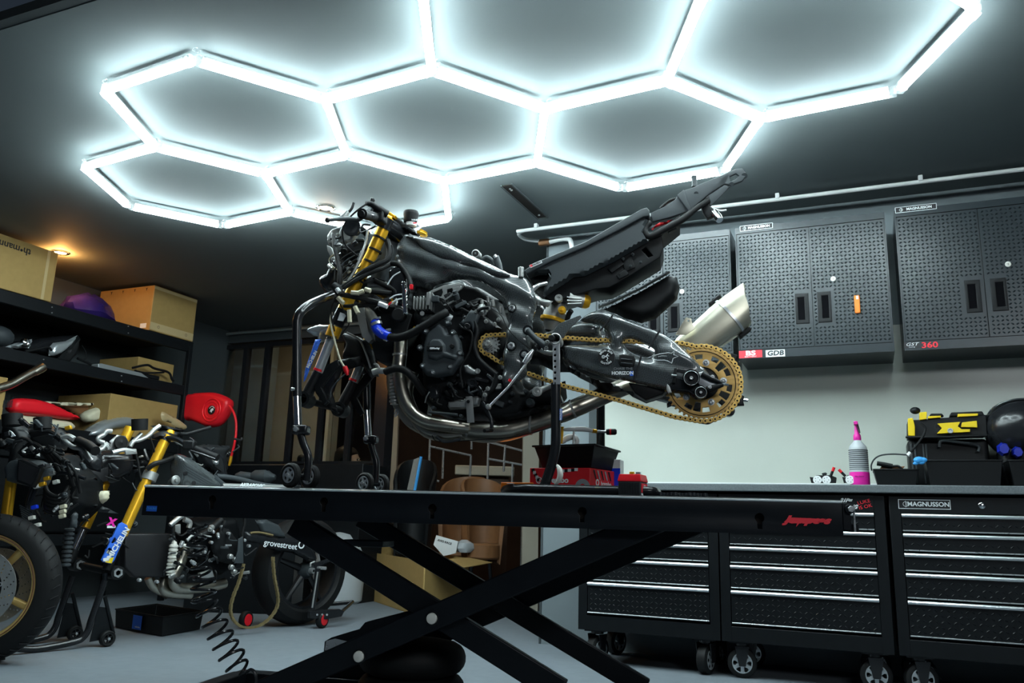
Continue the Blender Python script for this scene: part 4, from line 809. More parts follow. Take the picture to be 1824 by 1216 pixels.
tb('peg_bracket', [(958,620,.15),(975,628,.16),(995,628,.18)], .009, 'castm')
tb('side_lever', [(957,697,.16),(970,692,.16),(984,686,.16)], [.013, .009, .008], 'castm'); disc('lever_eye', 957, 697, .15, [(0, .0165), (.004, .016), (.005, .010), (.002, .009), (.002, .004), (.004, 0)], 'castm'); tb('lever_spring', [(986,686,.15),(996,700,.15),(1003,716,.15)], .0025, 'castm', n=6)
pp('oil_filter', [(763,686),(772,683),(781,690),(784,703),(778,712),(768,714),(761,708),(758,696)], Pl(.20), .05, 'blackp', w=.012, g=.006)
pp('pump_body', [(824,650),(833,648),(842,655),(851,660),(852,664),(846,666),(838,666),(828,662)], Pl(.19), .02, 'castm', w=.006, g=.005); disc('pump_eye', 851, 661, .18, [(0, .009), (.005, .0085), (.005, .004), (.003, 0)], 'castm', n=18); disc('drain_plug', 841, 682, .20, [(0, .017), (.004, .016), (.004, .011), (.001, .008), (.001, 0)], 'blackp', n=20)
for x, y, r_ in ((800,684,.008),(787,672,.006),(809,697,.006),(771,726,.006),(816,668,.005),(820,740,.005),(912,700,.006),(908,715,.005),(948,705,.006),(943,716,.013),(936,696,.007),(893,640,.006),(820,600,.005)): disc('engine_stud', x, y, .205, [(-.02, 0), (-.02, r_*1.2), (0, r_), (.003, r_*.8), (.003, 0)], 'plastg', n=14)
tb('drain_hose', [(800,684,.2),(806,692,.2),(813,705,.2),(826,710,.2)], .004, 'rubber'); tb('drain_hose', [(757,717,.2),(760,706,.19),(765,698,.18)], .002, 'castm', n=6)
# coolant hoses, blue elbow, alloy pipe
tb('coolant_hose', [(690,599,.2),(708,601,.19),(730,595,.18),(760,578,.17),(785,562,.17),(796,556,.18)], [.014]*6, 'rubber', n=14)
bh = tb('silicone_hose', [(668,573,.21),(672,586,.205),(681,594,.2),(695,600,.2)], [.017,.018,.018,.015], 'blue', n=16, label='bright blue silicone coolant elbow')
text('SAMCO', Pl(.183).at(677, 589)@Matrix.Rotation(-.75, 4, 'Z'), .009, M['inkw'], bh)
for x, y, d in ((671,577,(.35,-1)), (689,598,(1,-.35))): p = B(x, y, .206); q = (E1*d[0]+ZZ*d[1]).normalized(); m = MB(); m.lathe(p, q, [(-.005, .018), (-.005, .0195), (.005, .0195), (.005, .018)], 20); m.cyl(p+ZZ*.018-E1*.0+E2*-.01, p+ZZ*.02+E1*.016+E2*-.01, .0045, 8); obj('hose_clip', m, M['steel'], bh)
tb('alloy_pipe', [(640,545,.26),(650,552,.25),(660,560,.23),(668,573,.21)], .016, 'castm', n=14)
pp('alloy_bracket', [(633,548),(648,546),(652,560),(660,585),(663,603),(656,610),(645,600),(638,575)], Pl(.225), .03, 'castm', holes=([(651,565),(658,575),(661,598),(656,590)],), bev=.003)
tb('lower_hose', [(686,662,.2),(705,656,.19),(722,660,.19),(738,675,.2),(748,690,.22),(756,700,.24)], [.0125]*6, 'rubber', n=14); tb('hose_nozzle', [(664,663,.2),(675,660,.2),(688,661,.2)], .011, 'castm'); tb('nozzle_lever', [(676,655,.19),(672,649,.19),(666,648,.19)], .003, 'castm', n=6)
m = MB(); a_ = B(702, 648, .25); b_ = B(703, 720, .25); d = b_-a_; L_ = d.length; pr = [(0, .008), (.02, .008)]
n_ = 9
for k in range(n_): t0 = .03+k*(L_-.035)/n_; r_ = .010+.004*k/n_; pr += [(t0, r_), (t0+.003, r_+.005), (t0+.008, r_+.005), (t0+.011, r_)]
m.lathe(a_, d, pr+[(L_, .015), (L_, 0)], 18); obj('bellows_boot', m, M['castm'], bike)
tb('small_hook', [(703,738,.25),(706,728,.25),(709,735,.25),(703,742,.25)], .003, 'steel', n=6)
tb('brass_fitting', [(735,588,.18),(740,582,.18)], .005, 'gold', k=0, n=6)
# ---- forks
def fork(b, s, bx=0, by=0):
    q = lambda x, y: (x+bx, y+by, b)
    l = tb('fork_tube', [q(689,393), q(660,458), q(622,530), q(600,578)], .0225, 'gold', k=0, n=24, label='gold fork outer tube')
    tb('fork_ring', [q(598,582), q(591,600)], .0245, 'gold', l, k=0, n=24); tb('fork_seal', [q(612,552), q(599,580)], .0238, 'blackp', l, k=0, n=24)
    tb('fork_slider', [q(592,597), q(566,664)], .0165, 'silver', l, k=0, n=24); tb('travel_ring', [q(568,657), q(566.5,661)], .0178, 'red', l, k=0, n=20)
    tb('fork_foot', [q(567,662), q(551,694), q(545,708)], [.0175, .020, .021], 'plast', l, k=0, n=20)
    m = MB(); p = B(*q(544, 712)); m.lathe(p-E2*.028, E2, [(0, .017), (0, .027), (.056, .027), (.056, .017), (0, .017)], 24); obj('axle_clamp', m, M['plast'], l)
    pp('caliper_lug', [(q(585,648)[0], 648+by), (600+bx, 640+by), (604+bx, 650+by), (594+bx, 662+by), (572+bx, 690+by), (585+bx, 716+by), (578+bx, 722+by), (562+bx, 700+by), (558+bx, 688+by)], Pl(b-.012*s), .015, 'plast', l, bev=.003)
    return l
f1 = fork(.235, 1); f2 = fork(.455, -1, 63, 18)
text('ÖHLINS', Pl(.205).at(590, 601.5), .012, M['inkk'], f1, bold=.0005)
pp('fork_decal', [(606,556),(617,560),(611,572),(601,570)], Pl(.205), .002, 'inkw', f1, bev=.0)
for t_ in ((676,424),(668,446),(659,467)): p = B(t_[0], t_[1], .235); m = MB(); ax = (B(622,530,.235)-B(689,393,.235)).normalized(); m.lathe(p, ax, [(-.004, .0235), (-.003, .026), (.003, .026), (.004, .0235)], 22); obj('cable_tie', m, M['rubber'], f1)
for a_, b_, th in (((684,398), (728,420), .022), ((640,508), (668,505), .024)):
    m = MB(); p, q, r_ = B(a_[0], a_[1], .235), B(a_[0]+55, a_[1]+13, .455), B(b_[0]-8, b_[1]+2, .345); m.tube([p, r_, q], [.030, .034, .030], 14); obj('triple_clamp', m, M['blackp'], bike)
pp('top_beam', [(683,376),(700,380),(720,393),(745,413),(742,420),(722,410),(700,402),(684,396)], Pl(.28), .05, 'plast', w=.008, g=.007)
pp('gold_cap', [(684,374),(690,374),(705,384),(702,388),(686,381)], Pl(.26), .03, 'gold', bev=.003); pp('gold_cap', [(743,409),(760,416),(757,419),(742,414)], Pl(.27), .02, 'gold', bev=.002); disc('fork_cap', 689, 391, .235, [(0, .001)], 'gold') if False else None
m = MB(); p = B(689, 393, .235); d = (B(689,393,.235)-B(660,458,.235)).normalized(); m.lathe(p, d, [(0, .0235), (.01, .0235), (.012, .018), (.02, .012), (.02, 0)], 6); obj('fork_cap', m, M['gold'], f1)
tb('fork_sleeve', [(690,390,.235),(682,408,.235)], .0265, 'blackp', f1, k=0, n=22)
# reservoir with black sock
m = MB(); p = B(731, 398, .30); m.lathe(p, ZZ, [(0, .018), (.004, .024), (.012, .026), (.024, .0265), (.03, .028), (.04, .0285), (.046, .026), (.047, 0)], 28); rs = obj('reservoir_sock', m, M['rubber'], bike, label='black towelling sock over the fluid reservoir')
text('WIND', Pl(.275).at(739, 392)@Matrix.Rotation(-.1, 4, 'Z'), .009, M['inkw'], rs, bold=.0004); m = MB(); m.box(B(739, 397, .273), (.014, .001, .004), BX); obj('red_stripe', m, M['inkr'], rs)
m = MB(); p = B(732, 403, .30); m.lathe(p, ZZ, [(-.006, .010), (0, .02), (.012, .021), (.013, 0)], 20); obj('reservoir_cup', m, M['white'], bike)
# clip-on bar, grip, levers
tb('handlebar', [(684,392,.235),(672,388,.17),(660,384,.08),(648,381,.03)], .011, 'blackp', k=0)
gp = tb('grip', [(672,389,.15),(667,387,.148),(660,384.5,.10),(650,382,.045),(645,380.5,.02)], [.020,.0175,.0165,.0165,.0175], 'rubber', k=0, n=20); tb('bar_end', [(645,380.5,.02),(643,380,.005)], [.011, .010], 'plast', gp, k=0, n=18)
m = MB(); m.box(B(676, 386, .17), (.045, .05, .05), BX); obj('switch_block', m, M['plast'], bike, .008, seg=3)
tb('clutch_lever', [(660,372,.14),(650,380,.10),(636,391,.06),(620,390,.03),(604,390.5,.01),(586,392,-.01)], [.008,.010,.010,.0085,.0065,.0055], 'plastg', n=10); m = MB(); m.ball(B(583.5, 392, -.01), .0095); obj('lever_ball', m, M['blackp'], bike)
tb('lever_perch', [(690,382,.17),(675,372,.15),(660,363,.14),(652,362,.13)], [.014,.013,.010,.008], 'plast'); tb('lever_adjuster', [(664,356,.15),(662,360,.15),(655,366,.15)], [.008, .009, .006], 'plast', k=0); m = MB(); m.cyl(B(664, 354, .15), B(663, 358, .15), .0085); obj('adjuster_wheel', m, M['blackp'], bike)
tb('lever_cable', [(655,362,.13),(640,372,.12),(625,385,.12),(613,400,.13),(610,415,.14),(615,435,.16),(630,450,.18),(640,458,.2)], .0032, 'rubber', n=7)
tb('brake_lever', [(618,381,.44),(626,372,.44),(630,361,.44)], [.006, .0055, .005], 'blackp'); tb('spring', [(608,386,.42),(614,381,.42),(619,376,.42)], .008, 'steel'); pp('alloy_tab', [(612,386),(620,376),(622,378),(616,386),(624,392),(620,396)], Pl(.4), .01, 'castm', bev=.001)
tb('far_bar', [(700,395,.455),(712,400,.58),(722,404,.66)], .013, 'rubber', k=0)
# front brackets, headlight stay, duct, looms
pp('lamp_stay', [(580,418),(588,406),(600,402),(612,396),(625,402),(624,420),(612,432),(600,436),(590,430),(584,436),(580,430)], Pl(.30), .05, 'castm', w=.012, g=.006, holes=([(594,414),(602,410),(606,420),(598,426)],), label='silver front lamp stay')
disc('stay_disc', 627, 405, .28, [(-.04, .02), (0, .034), (.004, .033), (.004, .02), (.0, .012), (0, 0)], 'blackp'); disc('horn', 619, 414, .30, [(-.03, 0), (-.03, .03), (0, .032), (.003, .028), (.001, 0)], 'castm')
pp('duct_front', [(562,488),(575,482),(590,452),(604,440),(625,430),(640,432),(648,445),(640,470),(612,482),(600,500),(592,516),(580,520),(568,514),(560,502)], Pl(.34), .14, 'blackp', w=.03, g=.009, label='glossy black front air duct')
pp('front_panel', [(600,436),(636,424),(652,428),(655,440),(640,452),(616,450)], Pl(.28), .05, 'plast', w=.01, g=.008)
pp('headlight_bracket', [(582,436),(590,440),(594,452),(588,456),(583,446)], Pl(.28), .02, 'castm', bev=.002)
tb('brake_hose', [(655,410,.215),(652,430,.21),(645,450,.2),(639,466,.2),(630,485,.2),(620,500,.2)], .0045, 'castm', n=8); tb('hose_fitting', [(646,447,.2),(639,464,.2)], .007, 'castm', k=0, n=8)
tb('brake_hose', [(591,556,.2),(589,575,.195),(597,610,.19),(606,640,.19),(614,654,.19)], .0035, 'cream', n=8); tb('banjo', [(614,653,.19),(617,660,.19),(619,668,.19)], [.008,.009,.004], 'red', k=0, n=10); tb('brake_hose', [(617,664,.19),(600,680,.19),(590,695,.2),(588,708,.2),(578,720,.22)], .0025, 'plastg', n=6)
tb('loom', [(594,418,.24),(596,440,.22),(603,470,.21),(606,490,.2),(604,510,.2),(600,520,.2)], [.006,.007,.008,.009,.010,.009], 'rubber', n=9)
tb('loom', [(690,428,.24),(694,445,.23),(690,462,.22),(675,470,.21),(650,482,.2),(630,497,.2),(608,512,.19)], [.010,.011,.010,.009,.009,.008,.008], 'rubber', n=9)
tb('loom', [(698,469,.25),(680,478,.21),(655,488,.2),(632,500,.19),(612,514,.19)], [.008,.008,.008,.007,.007], 'rubber', n=9)
tb('loom', [(698,469,.24),(712,472,.23),(725,488,.22),(733,508,.2)], [.010,.010,.009,.008], 'rubber', n=10)
tb('loom', [(608,524,.19),(640,530,.19),(665,536,.19),(690,541,.2)], [.009,.010,.010,.008], 'rubber', n=9); tb('loom', [(612,545,.2),(640,544,.2),(670,540,.2),(696,532,.21)], [.006,.008,.009,.008], 'rubber', n=9); tb('loom', [(650,518,.21),(672,520,.21),(697,522,.22)], [.008,.009,.009], 'rubber', n=9)
for k in range(5): tb('wire', [(690+k*2,436,.23),(693+k*1.5,450,.225),(688+k,460,.22),(678-k,468+k,.21),(640,490+k*3,.205)], .0022, 'plastg' if k % 2 else 'rubber', n=6)
tb('loom_wrap', [(594,508,.18),(602,516,.18),(606,526,.18)], [.014,.017,.012], 'rubber', n=10); tb('loom_tape', [(600,514,.165),(604,520,.165)], .008, 'white', k=0, n=8)
for x, y, x2, y2 in ((626,521,640,522),(640,521,648,518),(602,530,612,540),(622,552,623,574),(632,546,638,558),(675,540,690,546),(650,515,660,518)): tb('connector', [(x,y,.18),(x2,y2,.18)], .0085, 'cream' if x != 675 else 'white', k=0, n=6)
tb('wire', [(690,545,.19),(697,538,.19)], .003, 'red', n=6); tb('wire', [(600,530,.19),(593,540,.19),(590,560,.19),(596,590,.2)], .0028, 'rubber', n=6); tb('wire', [(605,540,.2),(615,558,.2),(622,575,.2),(612,590,.2),(604,603,.2)], .0022, 'rubber', n=6); tb('wire', [(640,545,.2),(630,562,.2),(620,576,.2)], .0022, 'rubber', n=6); tb('wire', [(594,452,.25),(586,462,.25),(590,472,.25),(600,480,.25)], .0018, 'cream', n=6)
for k in range(7): tb('wire', [(596+k*3,500,.2+k*.01),(600+k*6,470+k*4,.21),(625+k*6,450+k*5,.22),(660+k*3,440+k*4,.24)], .0024, ('rubber', 'plastg')[k % 2], n=6)
for x, y in ((624,468),(620,478),(630,474),(622,485)): bolt(x, y, .22, .005, 'steel')
tb('inner_wiring', [(668,500,.24),(690,510,.23),(705,520,.23),(712,540,.24)], .01, 'rubber'); pp('air_tube', [(690,482),(700,474),(716,470),(724,490),(728,520),(720,545),(702,540),(692,520)], Pl(.222), .03, 'blackp', w=.018, g=.006)
for k, (a_, b_, c_) in enumerate((((690,507), (700,492), (713,484)), ((694,532), (704,526), (716,524)), ((696,541), (706,534), (719,531)))): tb('white_stripe', [a_+(.200,), b_+(.198,), c_+(.200,)], .0025, 'inkw', n=6)
disc('duct_mouth', 709, 560, .20, [(-.03, 0), (-.03, .022), (0, .024), (.004, .020), (.004, 0)], 'rubber')
pp('duct_strap', [(714,500),(722,500),(727,560),(716,558)], Pl(.196), .012, 'chrome', w=.005, g=.004)
# front fender with the blue and white panel
fd = pp('front_fender', [(541,587),(550,580),(566,575),(590,576),(596,582),(580,590),(574,592),(571,604),(562,608),(563,596),(552,594)], Pl(.29), .06, 'silver', w=.012, g=.006, label='pale grey front mudguard')
pp('fender_side', [(560,604),(571,603),(543,675),(539,680),(541,660)], Pl(.20), .015, 'inkb', fd, w=.006, g=.006, label='blue mudguard side panel'); text('MICHELIN', Pl(.197).at(556, 640)@Matrix.Rotation(1.13, 4, 'Z'), .0145, M['inkw'], fd, bold=.0006)
pp('fender_inner', [(596,585),(620,590),(645,600),(655,640),(660,660),(650,668),(640,650),(620,640),(600,640),(610,610)], Pl(.36), .14, 'plast', w=.02, g=.012); tb('fender_edge', [(618,592,.32),(640,605,.32),(652,630,.32),(660,655,.32)], .004, 'castm', n=6)
pp('caliper_mount', [(560,690),(600,640),(640,632),(640,650),(606,660),(590,700),(600,735),(580,725)], Pl(.34), .03, 'plast', w=.008, g=.01)
m = MB(); m.tube([B(544, 712, .26), B(607, 730, .43)], .012); obj('axle_spacer', m, M['plast'], bike)
# ================================================================ STANDS ON THE BENCH
def bz(x, b, z, y=870):
    p = B(x, y, b); p.z = z; return p
def wheel(par, c, axis, R, w, name='wheel', rim='alu'):
    axis = axis.normalized(); m = MB(); m.lathe(c-axis*w/2, axis, [(.002, R*.62), (0, R*.85), (w*.2, R), (w*.8, R), (w, R*.85), (w-.002, R*.62), (.002, R*.62)], 32); t = obj('tyre', m, M['rubber'], par)
    u = V((axis.y, -axis.x, 0)).normalized()*-1; o_ = [[(math.cos(2*PI*i/30)*R*.66, math.sin(2*PI*i/30)*R*.66) for i in range(30)]]
    for i in range(5):
        t_ = 2*PI*i/5; o_.append([(r_*math.cos(t_+d), r_*math.sin(t_+d)) for r_, d in ((R*.24, 0), (R*.36, -.35), (R*.55, -.5), (R*.55, 0), (R*.55, .5), (R*.36, .35))])
    plate('rim', o_, frame_of(c+axis*(w/2-.001), u, ZZ), .006, M[rim], t, .001)
    m = MB(); m.cyl(c+axis*(w/2-.004), c+axis*(w/2+.006), R*.17); obj('hub', m, M['steel'], t); return t
st = thing('front_stand', 'black and silver front paddock stand holding the sport bike by its steering head', 'paddock stand', bz(600, .27, TZ))
def leg(pts_up, sil, low, clampx, wc, wc2, b):
    tb('leg', pts_up, .0148, 'blackp', st, n=18); tb('inner_tube', [(x, y, b) for x, y in sil], .0132, 'chrome', st, k=0, n=18)
    tb('lower_leg', [(x, y, b) for x, y in low], .0125, 'blackp', st, n=16)
    x, y = clampx; m = MB(); m.box(B(x, y, b), (.05, .04, .03), (E1, E2, ZZ)); k = obj('clamp', m, M['blackp'], st, .008, seg=3)
    m = MB(); p = B(x-9, y-2, b-.02); m.lathe(p, -E2, [(0, .009), (.008, .009), (.009, .007), (.009, 0)], 6); obj('clamp_bolt', m, M['steel'], k)
    for (x, y), bb in ((wc, b-.02), (wc2, b+.06)):
        c = B(x, y, bb); c.z = TZ+.0385; wheel(st, c, -E2*.93-E1*.37, .038, .024, rim='silver')
    m = MB(); p, q = B(wc[0], wc[1], b-.02), B(wc2[0], wc2[1], b+.06); p.z = q.z = TZ+.038; m.tube([p, q], .008); obj('axle', m, M['steelb'], st)
leg([(529,706,.04),(529,640,.04),(529,585,.04),(530,568,.04),(537,554,.05),(555,541,.10),(588,527,.22),(612,519,.33)], [(529,704),(531,757)], [(533,762),(540,788),(549,812),(548,838),(545,856)], (537,766), (517,855), (552,855), .04)
leg([(654,730,.50),(652,660,.50),(650,580,.50),(648,556,.49),(640,540,.43),(626,526,.37),(612,519,.33)], [(653,726),(656,776)], [(658,780),(663,798),(670,822),(670,845),(668,860)], (661,783), (650,861), (678,861), .50)
tb('head_pin', [(612,522,.33),(612,500,.33)], .011, 'steel', st, k=0)
m = MB(); m.cyl(B(519, 693, .03), B(526, 693, .03), .006); obj('spring_pin', m, M['steel'], st); m = MB(); m.box(B(497, 872, .03), (.03, .03, .004), BX); obj('foot_plate', m, M['alu'], st, .001) if False else None
# ---- centre stand
cs = thing('centre_stand', 'black tubular centre stand with a perforated silver post holding the bike at its footrest', 'paddock stand', bz(1030, .3, TZ))
tb('leg', [(969,868,.09),(975,850,.09),(983,826,.09),(988,804,.09),(990,785,.09),(990,740,.09),(990,682,.09)], .0153, 'blackp', cs, n=20)
P_ = Pl(.075); hol = [P_.circ(988.5, 622+i*10.35, .0042, 12) for i in range(6)]
plate('perforated_post', [P_.o([(984,608),(997,608),(998,684),(985,684)])]+hol, P_.M, .003, M['alu'], cs, .0005)
m = MB(); p, q = B(991, 608, .092), B(992, 684, .092); m.box((p+q)/2, (.019, .018, (p-q).length), BX); obj('post_core', m, M['void'], cs, .002)
m = MB(); c = B(989.5, 604, .08); m.lathe(c, -E2, [(-.05, .012), (-.05, .0185), (.006, .0185), (.008, .0165), (.006, .0135), (-.03, .012)], 28); obj('pin_holder', m, M['castm'], cs); disc('rubber_bung', 983, 602.5, .075, [(-.03, 0), (-.03, .0105), (.008, .0105), (.010, .008), (.010, 0)], 'rubber', cs)
m = MB(); m.box(B(999, 738, .0755), (.008, .001, .035), BX); s_ = obj('sticker', m, M['inkb'], cs); text('MORIDEN', frame_of(B(999, 738, .0745), ZZ, -E1), .0075, M['inkw'], s_, bold=.0002)
bp_ = [bz(1168, .30, TZ+.0145), bz(1166, .10, TZ+.0145), bz(1140, .07, TZ+.0145), bz(1060, .07, TZ+.0145), bz(970, .07, TZ+.0145), bz(930, .08, TZ+.0145), bz(905, .14, TZ+.0145), bz(902, .3, TZ+.0145), bz(930, .50, TZ+.0145), bz(1000, .56, TZ+.0145), bz(1110, .56, TZ+.0145), bz(1160, .48, TZ+.0145)]
m = MB(); m.tube(cr(bp_, 6, True), .0145, 14, closed=True); obj('base_hoop', m, M['blackp'], cs)
tb('far_leg', [(1070,690,.56),(1070,740,.56),(1070,800,.56),(1071,868,.56)], .0155, 'blackp', cs, n=18); tb('cross_bar', [(1070,690,.56),(1010,640,.40),(992,606,.13)], .011, 'blackp', cs, k=0)
for x in (1066, 1082): p = bz(x, .056, TZ+.019); m = MB(); m.box(p+E2*.002, (.021, .001, .006), BX); obj('warning_sticker', m, M['yellow'], cs)
m = MB(); m.box(bz(909, .100, TZ+.03), (.018, .03, .001), BX); obj('sticker', m, M['inkw'], cs)
# ================================================================ THINGS ON THE BENCH
def carton(name, label, cat, q4, z0, z1, mt, group=None, bev=.002):
    m = MB(); m.prism([V((q.x, q.y, z0)) for q in q4], ZZ*(z1-z0)); o = obj(name, m, M[mt], None, bev); return tag(o, label, cat, group)
bA, bB, bC_ = bz(943, .38, TZ), bz(1051, .33, TZ), bz(1095, .50, TZ); bD = bA+bC_-bB
ztb = B(1051, 833, .33).z
rb_ = carton('brake_parts_box', 'red printed cardboard box under the black tray on the bench', 'box', (bA, bB, bC_, bD), TZ+.001, ztb, 'redc')
u = (bB-bA).normalized(); n_ = V((u.y, -u.x, 0)); mid = (bA+bB)/2; hgt = ztb-TZ
bf = lambda s, t: bA+u*((bB-bA).length*s)+ZZ*(hgt*(.36+.62*t))+n_*.0012
def ringo(c, r, w, par, mt='inkw', U_=u): o_ = [[(math.cos(2*PI*i/24)*r, math.sin(2*PI*i/24)*r) for i in range(24)], [(math.cos(2*PI*i/24)*(r-w), math.sin(2*PI*i/24)*(r-w)) for i in range(24)]]; return plate('logo_ring', o_, frame_of(c, U_, ZZ), .0008, M[mt], par)
ringo(bf(.16, .35), .011, .003, rb_); ringo(bf(.16, .35), .005, .0024, rb_); text('brembo', frame_of(bf(.46, .35), u, ZZ), .026, M['inkw'], rb_, bold=.001)
for i in range(5): m = MB(); c = bf(.06+.022*i, .9-.13*i); m.box(c, (.010, .0008, .011), (u, n_, ZZ)); obj('chequer', m, M['inkk' if i % 2 == 0 else 'inkw'], rb_)
for i in range(6): m = MB(); c = bf(.50+.055*i, .84+.02*i); m.box(c, (.012, .0008, .010), (u, n_, ZZ)); obj('chequer', m, M['inkk' if i % 2 == 0 else 'inkw'], rb_)
plate('disc_picture', [[(.026*math.cos(t), .026*math.sin(t)) for t in [PI*i/14 for i in range(15)]], [(.010*math.cos(t), .010*math.sin(t)+.0005) for t in [PI*i/10 for i in range(11)]]], frame_of(bf(.88, .0), u, ZZ), .0008, M['silver'], rb_)
u2 = (bC_-bB).normalized(); n2 = V((u2.y, -u2.x, 0)); sf_ = lambda s, t: bB+u2*((bC_-bB).length*s)+ZZ*(hgt*(.36+.62*t))+n2*.0012
ringo(sf_(.28, .28), .012, .005, rb_, 'inkw', u2); text('brembo', frame_of(sf_(.62, .25), u2, ZZ), .024, M['inkw'], rb_)
for i in range(5): m = MB(); m.prism([sf_(.1+.15*i, .95), sf_(.16+.15*i, .95), sf_(.24+.15*i, .45), sf_(.2+.15*i, .45)], n2*.0006); obj('printed_stripe', m, M['silver' if i % 2 else 'inkk'], rb_)
# tray
def tray(name, label, rim, z1, base, z0, rw, cat='tray', group=None, mt='plast', gl=0):
    t = thing(name, label, cat, (base[0]+base[2])/2*1.0, group); t.location = V(((base[0].x+base[2].x)/2, (base[0].y+base[2].y)/2, z0)); ANC[t.name] = V(t.location)
    c = sum(rim, V())/4; st_ = lambda P4, z, k=1.0: [V((c.x+(q.x-c.x)*k, c.y+(q.y-c.y)*k, z)) for q in P4]
    m = MB(); m.loft([st_(base, z0), st_(rim, z1), st_(rim, z1, .96), st_(base, z0+.006, .94)]); obj('basin', m, M[mt], t, .002)
    m = MB(); a_ = st_(rim, z1, 1.0+rw); b_ = st_(rim, z1, .97); vs = a_+b_+[q+ZZ*.006 for q in a_+b_]; fs = []
    for i in range(4): j = (i+1) % 4; fs += [(i, j, 4+j, 4+i), (8+i, 12+i, 12+j, 8+j), (i, 8+i, 8+j, j), (4+i, 4+j, 12+j, 12+i)]
    m.add(vs, fs, 0, False); obj('rim', m, M[mt], t, .002); return t
rA, rB, rC = bz(950, .36, 0), bz(1058, .27, 0), bz(1102, .52, 0); gA, gB, gC = bz(965, .40, 0), bz(1052, .335, 0), bz(1090, .50, 0)
tray('drain_tray', 'deep black plastic tray on top of the red printed box', (rA, rB, rC, rA+rC-rB), B(1058, 793, .27).z, (gA, gB, gC, gA+gC-gB), ztb+.001, .06)
# air tool lying across the tray
at_ = thing('air_tool', 'white and brass hand tool with red ringed black grip lying across the black tray', 'hand tool', B(1040, 792, .42))
tb('body', [(1004,765,.4),(1020,764,.4),(1040,764,.41),(1055,767,.42)], [.005,.0085,.0095,.006], 'white', at_); tb('brass_elbow', [(1001,760,.4),(1001,768,.4),(1000,790,.4)], [.007,.006,.004], 'gold', at_, k=0)
tb('lower_body', [(1000,788,.42),(1010,780,.42),(1022,778,.42),(1028,784,.42),(1026,792,.42)], [.008,.011,.010,.008,.006], 'white', at_); tb('lever', [(1023,760,.40),(1022,775,.40),(1021,795,.40)], .0035, 'alu', at_, k=0); tb('brass_end', [(1055,767,.42),(1062,768,.43)], .007, 'gold', at_, k=0)
tb('shaft', [(1062,768,.43),(1082,769,.45)], .005, 'steel', at_, k=0); tb('grip', [(1080,769,.45),(1083,769,.45),(1096,769,.45),(1098.5,769,.45)], [.009,.0105,.0105,.007], 'rubber', at_, k=0, n=16); tb('red_ring', [(1086,769,.45),(1089,769,.45)], .0112, 'red', at_, k=0, n=16)
# orange box, carton, battery, rag, spare chain
carton('orange_case', 'low bright orange plastic box lying left of the red printed box', 'box', (bz(892,.40,0), bz(950,.37,0), bz(955,.50,0), bz(897,.53,0)), TZ+.001, B(920, 859, .39).z, 'orange')
q4 = (bz(1089,.50,0), bz(1105,.49,0), bz(1111,.56,0), bz(1096,.57,0)); z_ = B(1100, 818, .5).z
c_ = carton('blue_white_carton', 'tall blue and white carton between the red printed box and the battery', 'carton', q4, TZ+.001, z_, 'white'); m = MB(); zb_ = B(1098, 834, .5).z; a_, b_ = q4[0], q4[1]; d = (b_-a_).normalized(); nn = V((d.y, -d.x, 0))
m.prism([V((a_.x, a_.y, TZ+.003))+nn*.001, V((b_.x, b_.y, TZ+.003))+nn*.001, V((b_.x, b_.y, zb_))+nn*.001, V((a_.x, a_.y, zb_))+nn*.001], nn*.0006); obj('blue_band', m, M['blue'], c_)
bt = thing('motorcycle_battery', 'small black battery with a red lid at the near edge of the bench', 'battery', bz(1126, .08, TZ+.001))
k0, k1, k2_ = bz(1101, .05, 0), bz(1141, .04, 0), bz(1153, .11, 0); k3 = k0+k2_-k1; zt_ = B(1120, 857, .045).z; zq = B(1120, 844, .05).z
m = MB(); m.prism([V((q.x, q.y, TZ+.001)) for q in (k0, k1, k2_, k3)], ZZ*(zt_-TZ-.001)); obj('case', m, M['plastg'], bt, .002)
d = (k1-k0).normalized(); nn = V((d.y, -d.x, 0))
for i in range(13): m = MB(); p = k0.lerp(k1, (i+1)/14); p.z = (TZ+zt_)/2; m.box(p+nn*.001, (.0018, .0025, zt_-TZ-.008), (d, nn, ZZ)); obj('rib', m, M['plast'], bt)
cc = (k0+k2_)/2; m = MB(); e4 = [V((cc.x+(q.x-cc.x)*1.05, cc.y+(q.y-cc.y)*1.05, zt_)) for q in (k0, k1, k2_, k3)]; i4 = [V((cc.x+(q.x-cc.x)*.93, cc.y+(q.y-cc.y)*.93, zq)) for q in (k0, k1, k2_, k3)]; m.loft([e4, [q+ZZ*.003 for q in e4], i4]); obj('lid', m, M['red'], bt, .0015)
for s_, mt in ((.62, 'gold'), (.9, 'steel')): m = MB(); p = k0.lerp(k1, s_); p.z = zq-.002; p += E2*.012; m.box(p+ZZ*.003, (.014, .012, .012), (d, nn, ZZ)); obj('terminal', m, M[mt], bt, .001)
d2 = (k2_-k1).normalized(); nn2 = V((d2.y, -d2.x, 0)); p = (k1+k2_)/2; p.z = zt_-.018; m = MB(); m.box(p+nn2*.001, ((k2_-k1).length*.85, .001, .026), (d2, nn2, ZZ)); lb = obj('label_patch', m, M['inkr'], bt); text('BS', frame_of(p+nn2*.002, d2, ZZ), .02, M['inkw'], lb, bold=.0006); m = MB(); m.box(p+nn2*.001-ZZ*.018, ((k2_-k1).length*.85, .001, .006), (d2, nn2, ZZ)); obj('label_stripe', m, M['inkw'], bt)
m = MB(); pts = [B(992,828,.07), B(996,834,.065), B(998,846,.065), B(994,857,.07), B(988,862,.075)]; m.tube(cr(pts, 4), [.003+.006*math.sin(PI*i/16) for i in range(17)], 8); tag(obj('paper_tag', m, M['lbl'], None), 'scrap of cream rag hanging on the centre stand leg', 'rag')
m = MB(); rnd.seed(3)
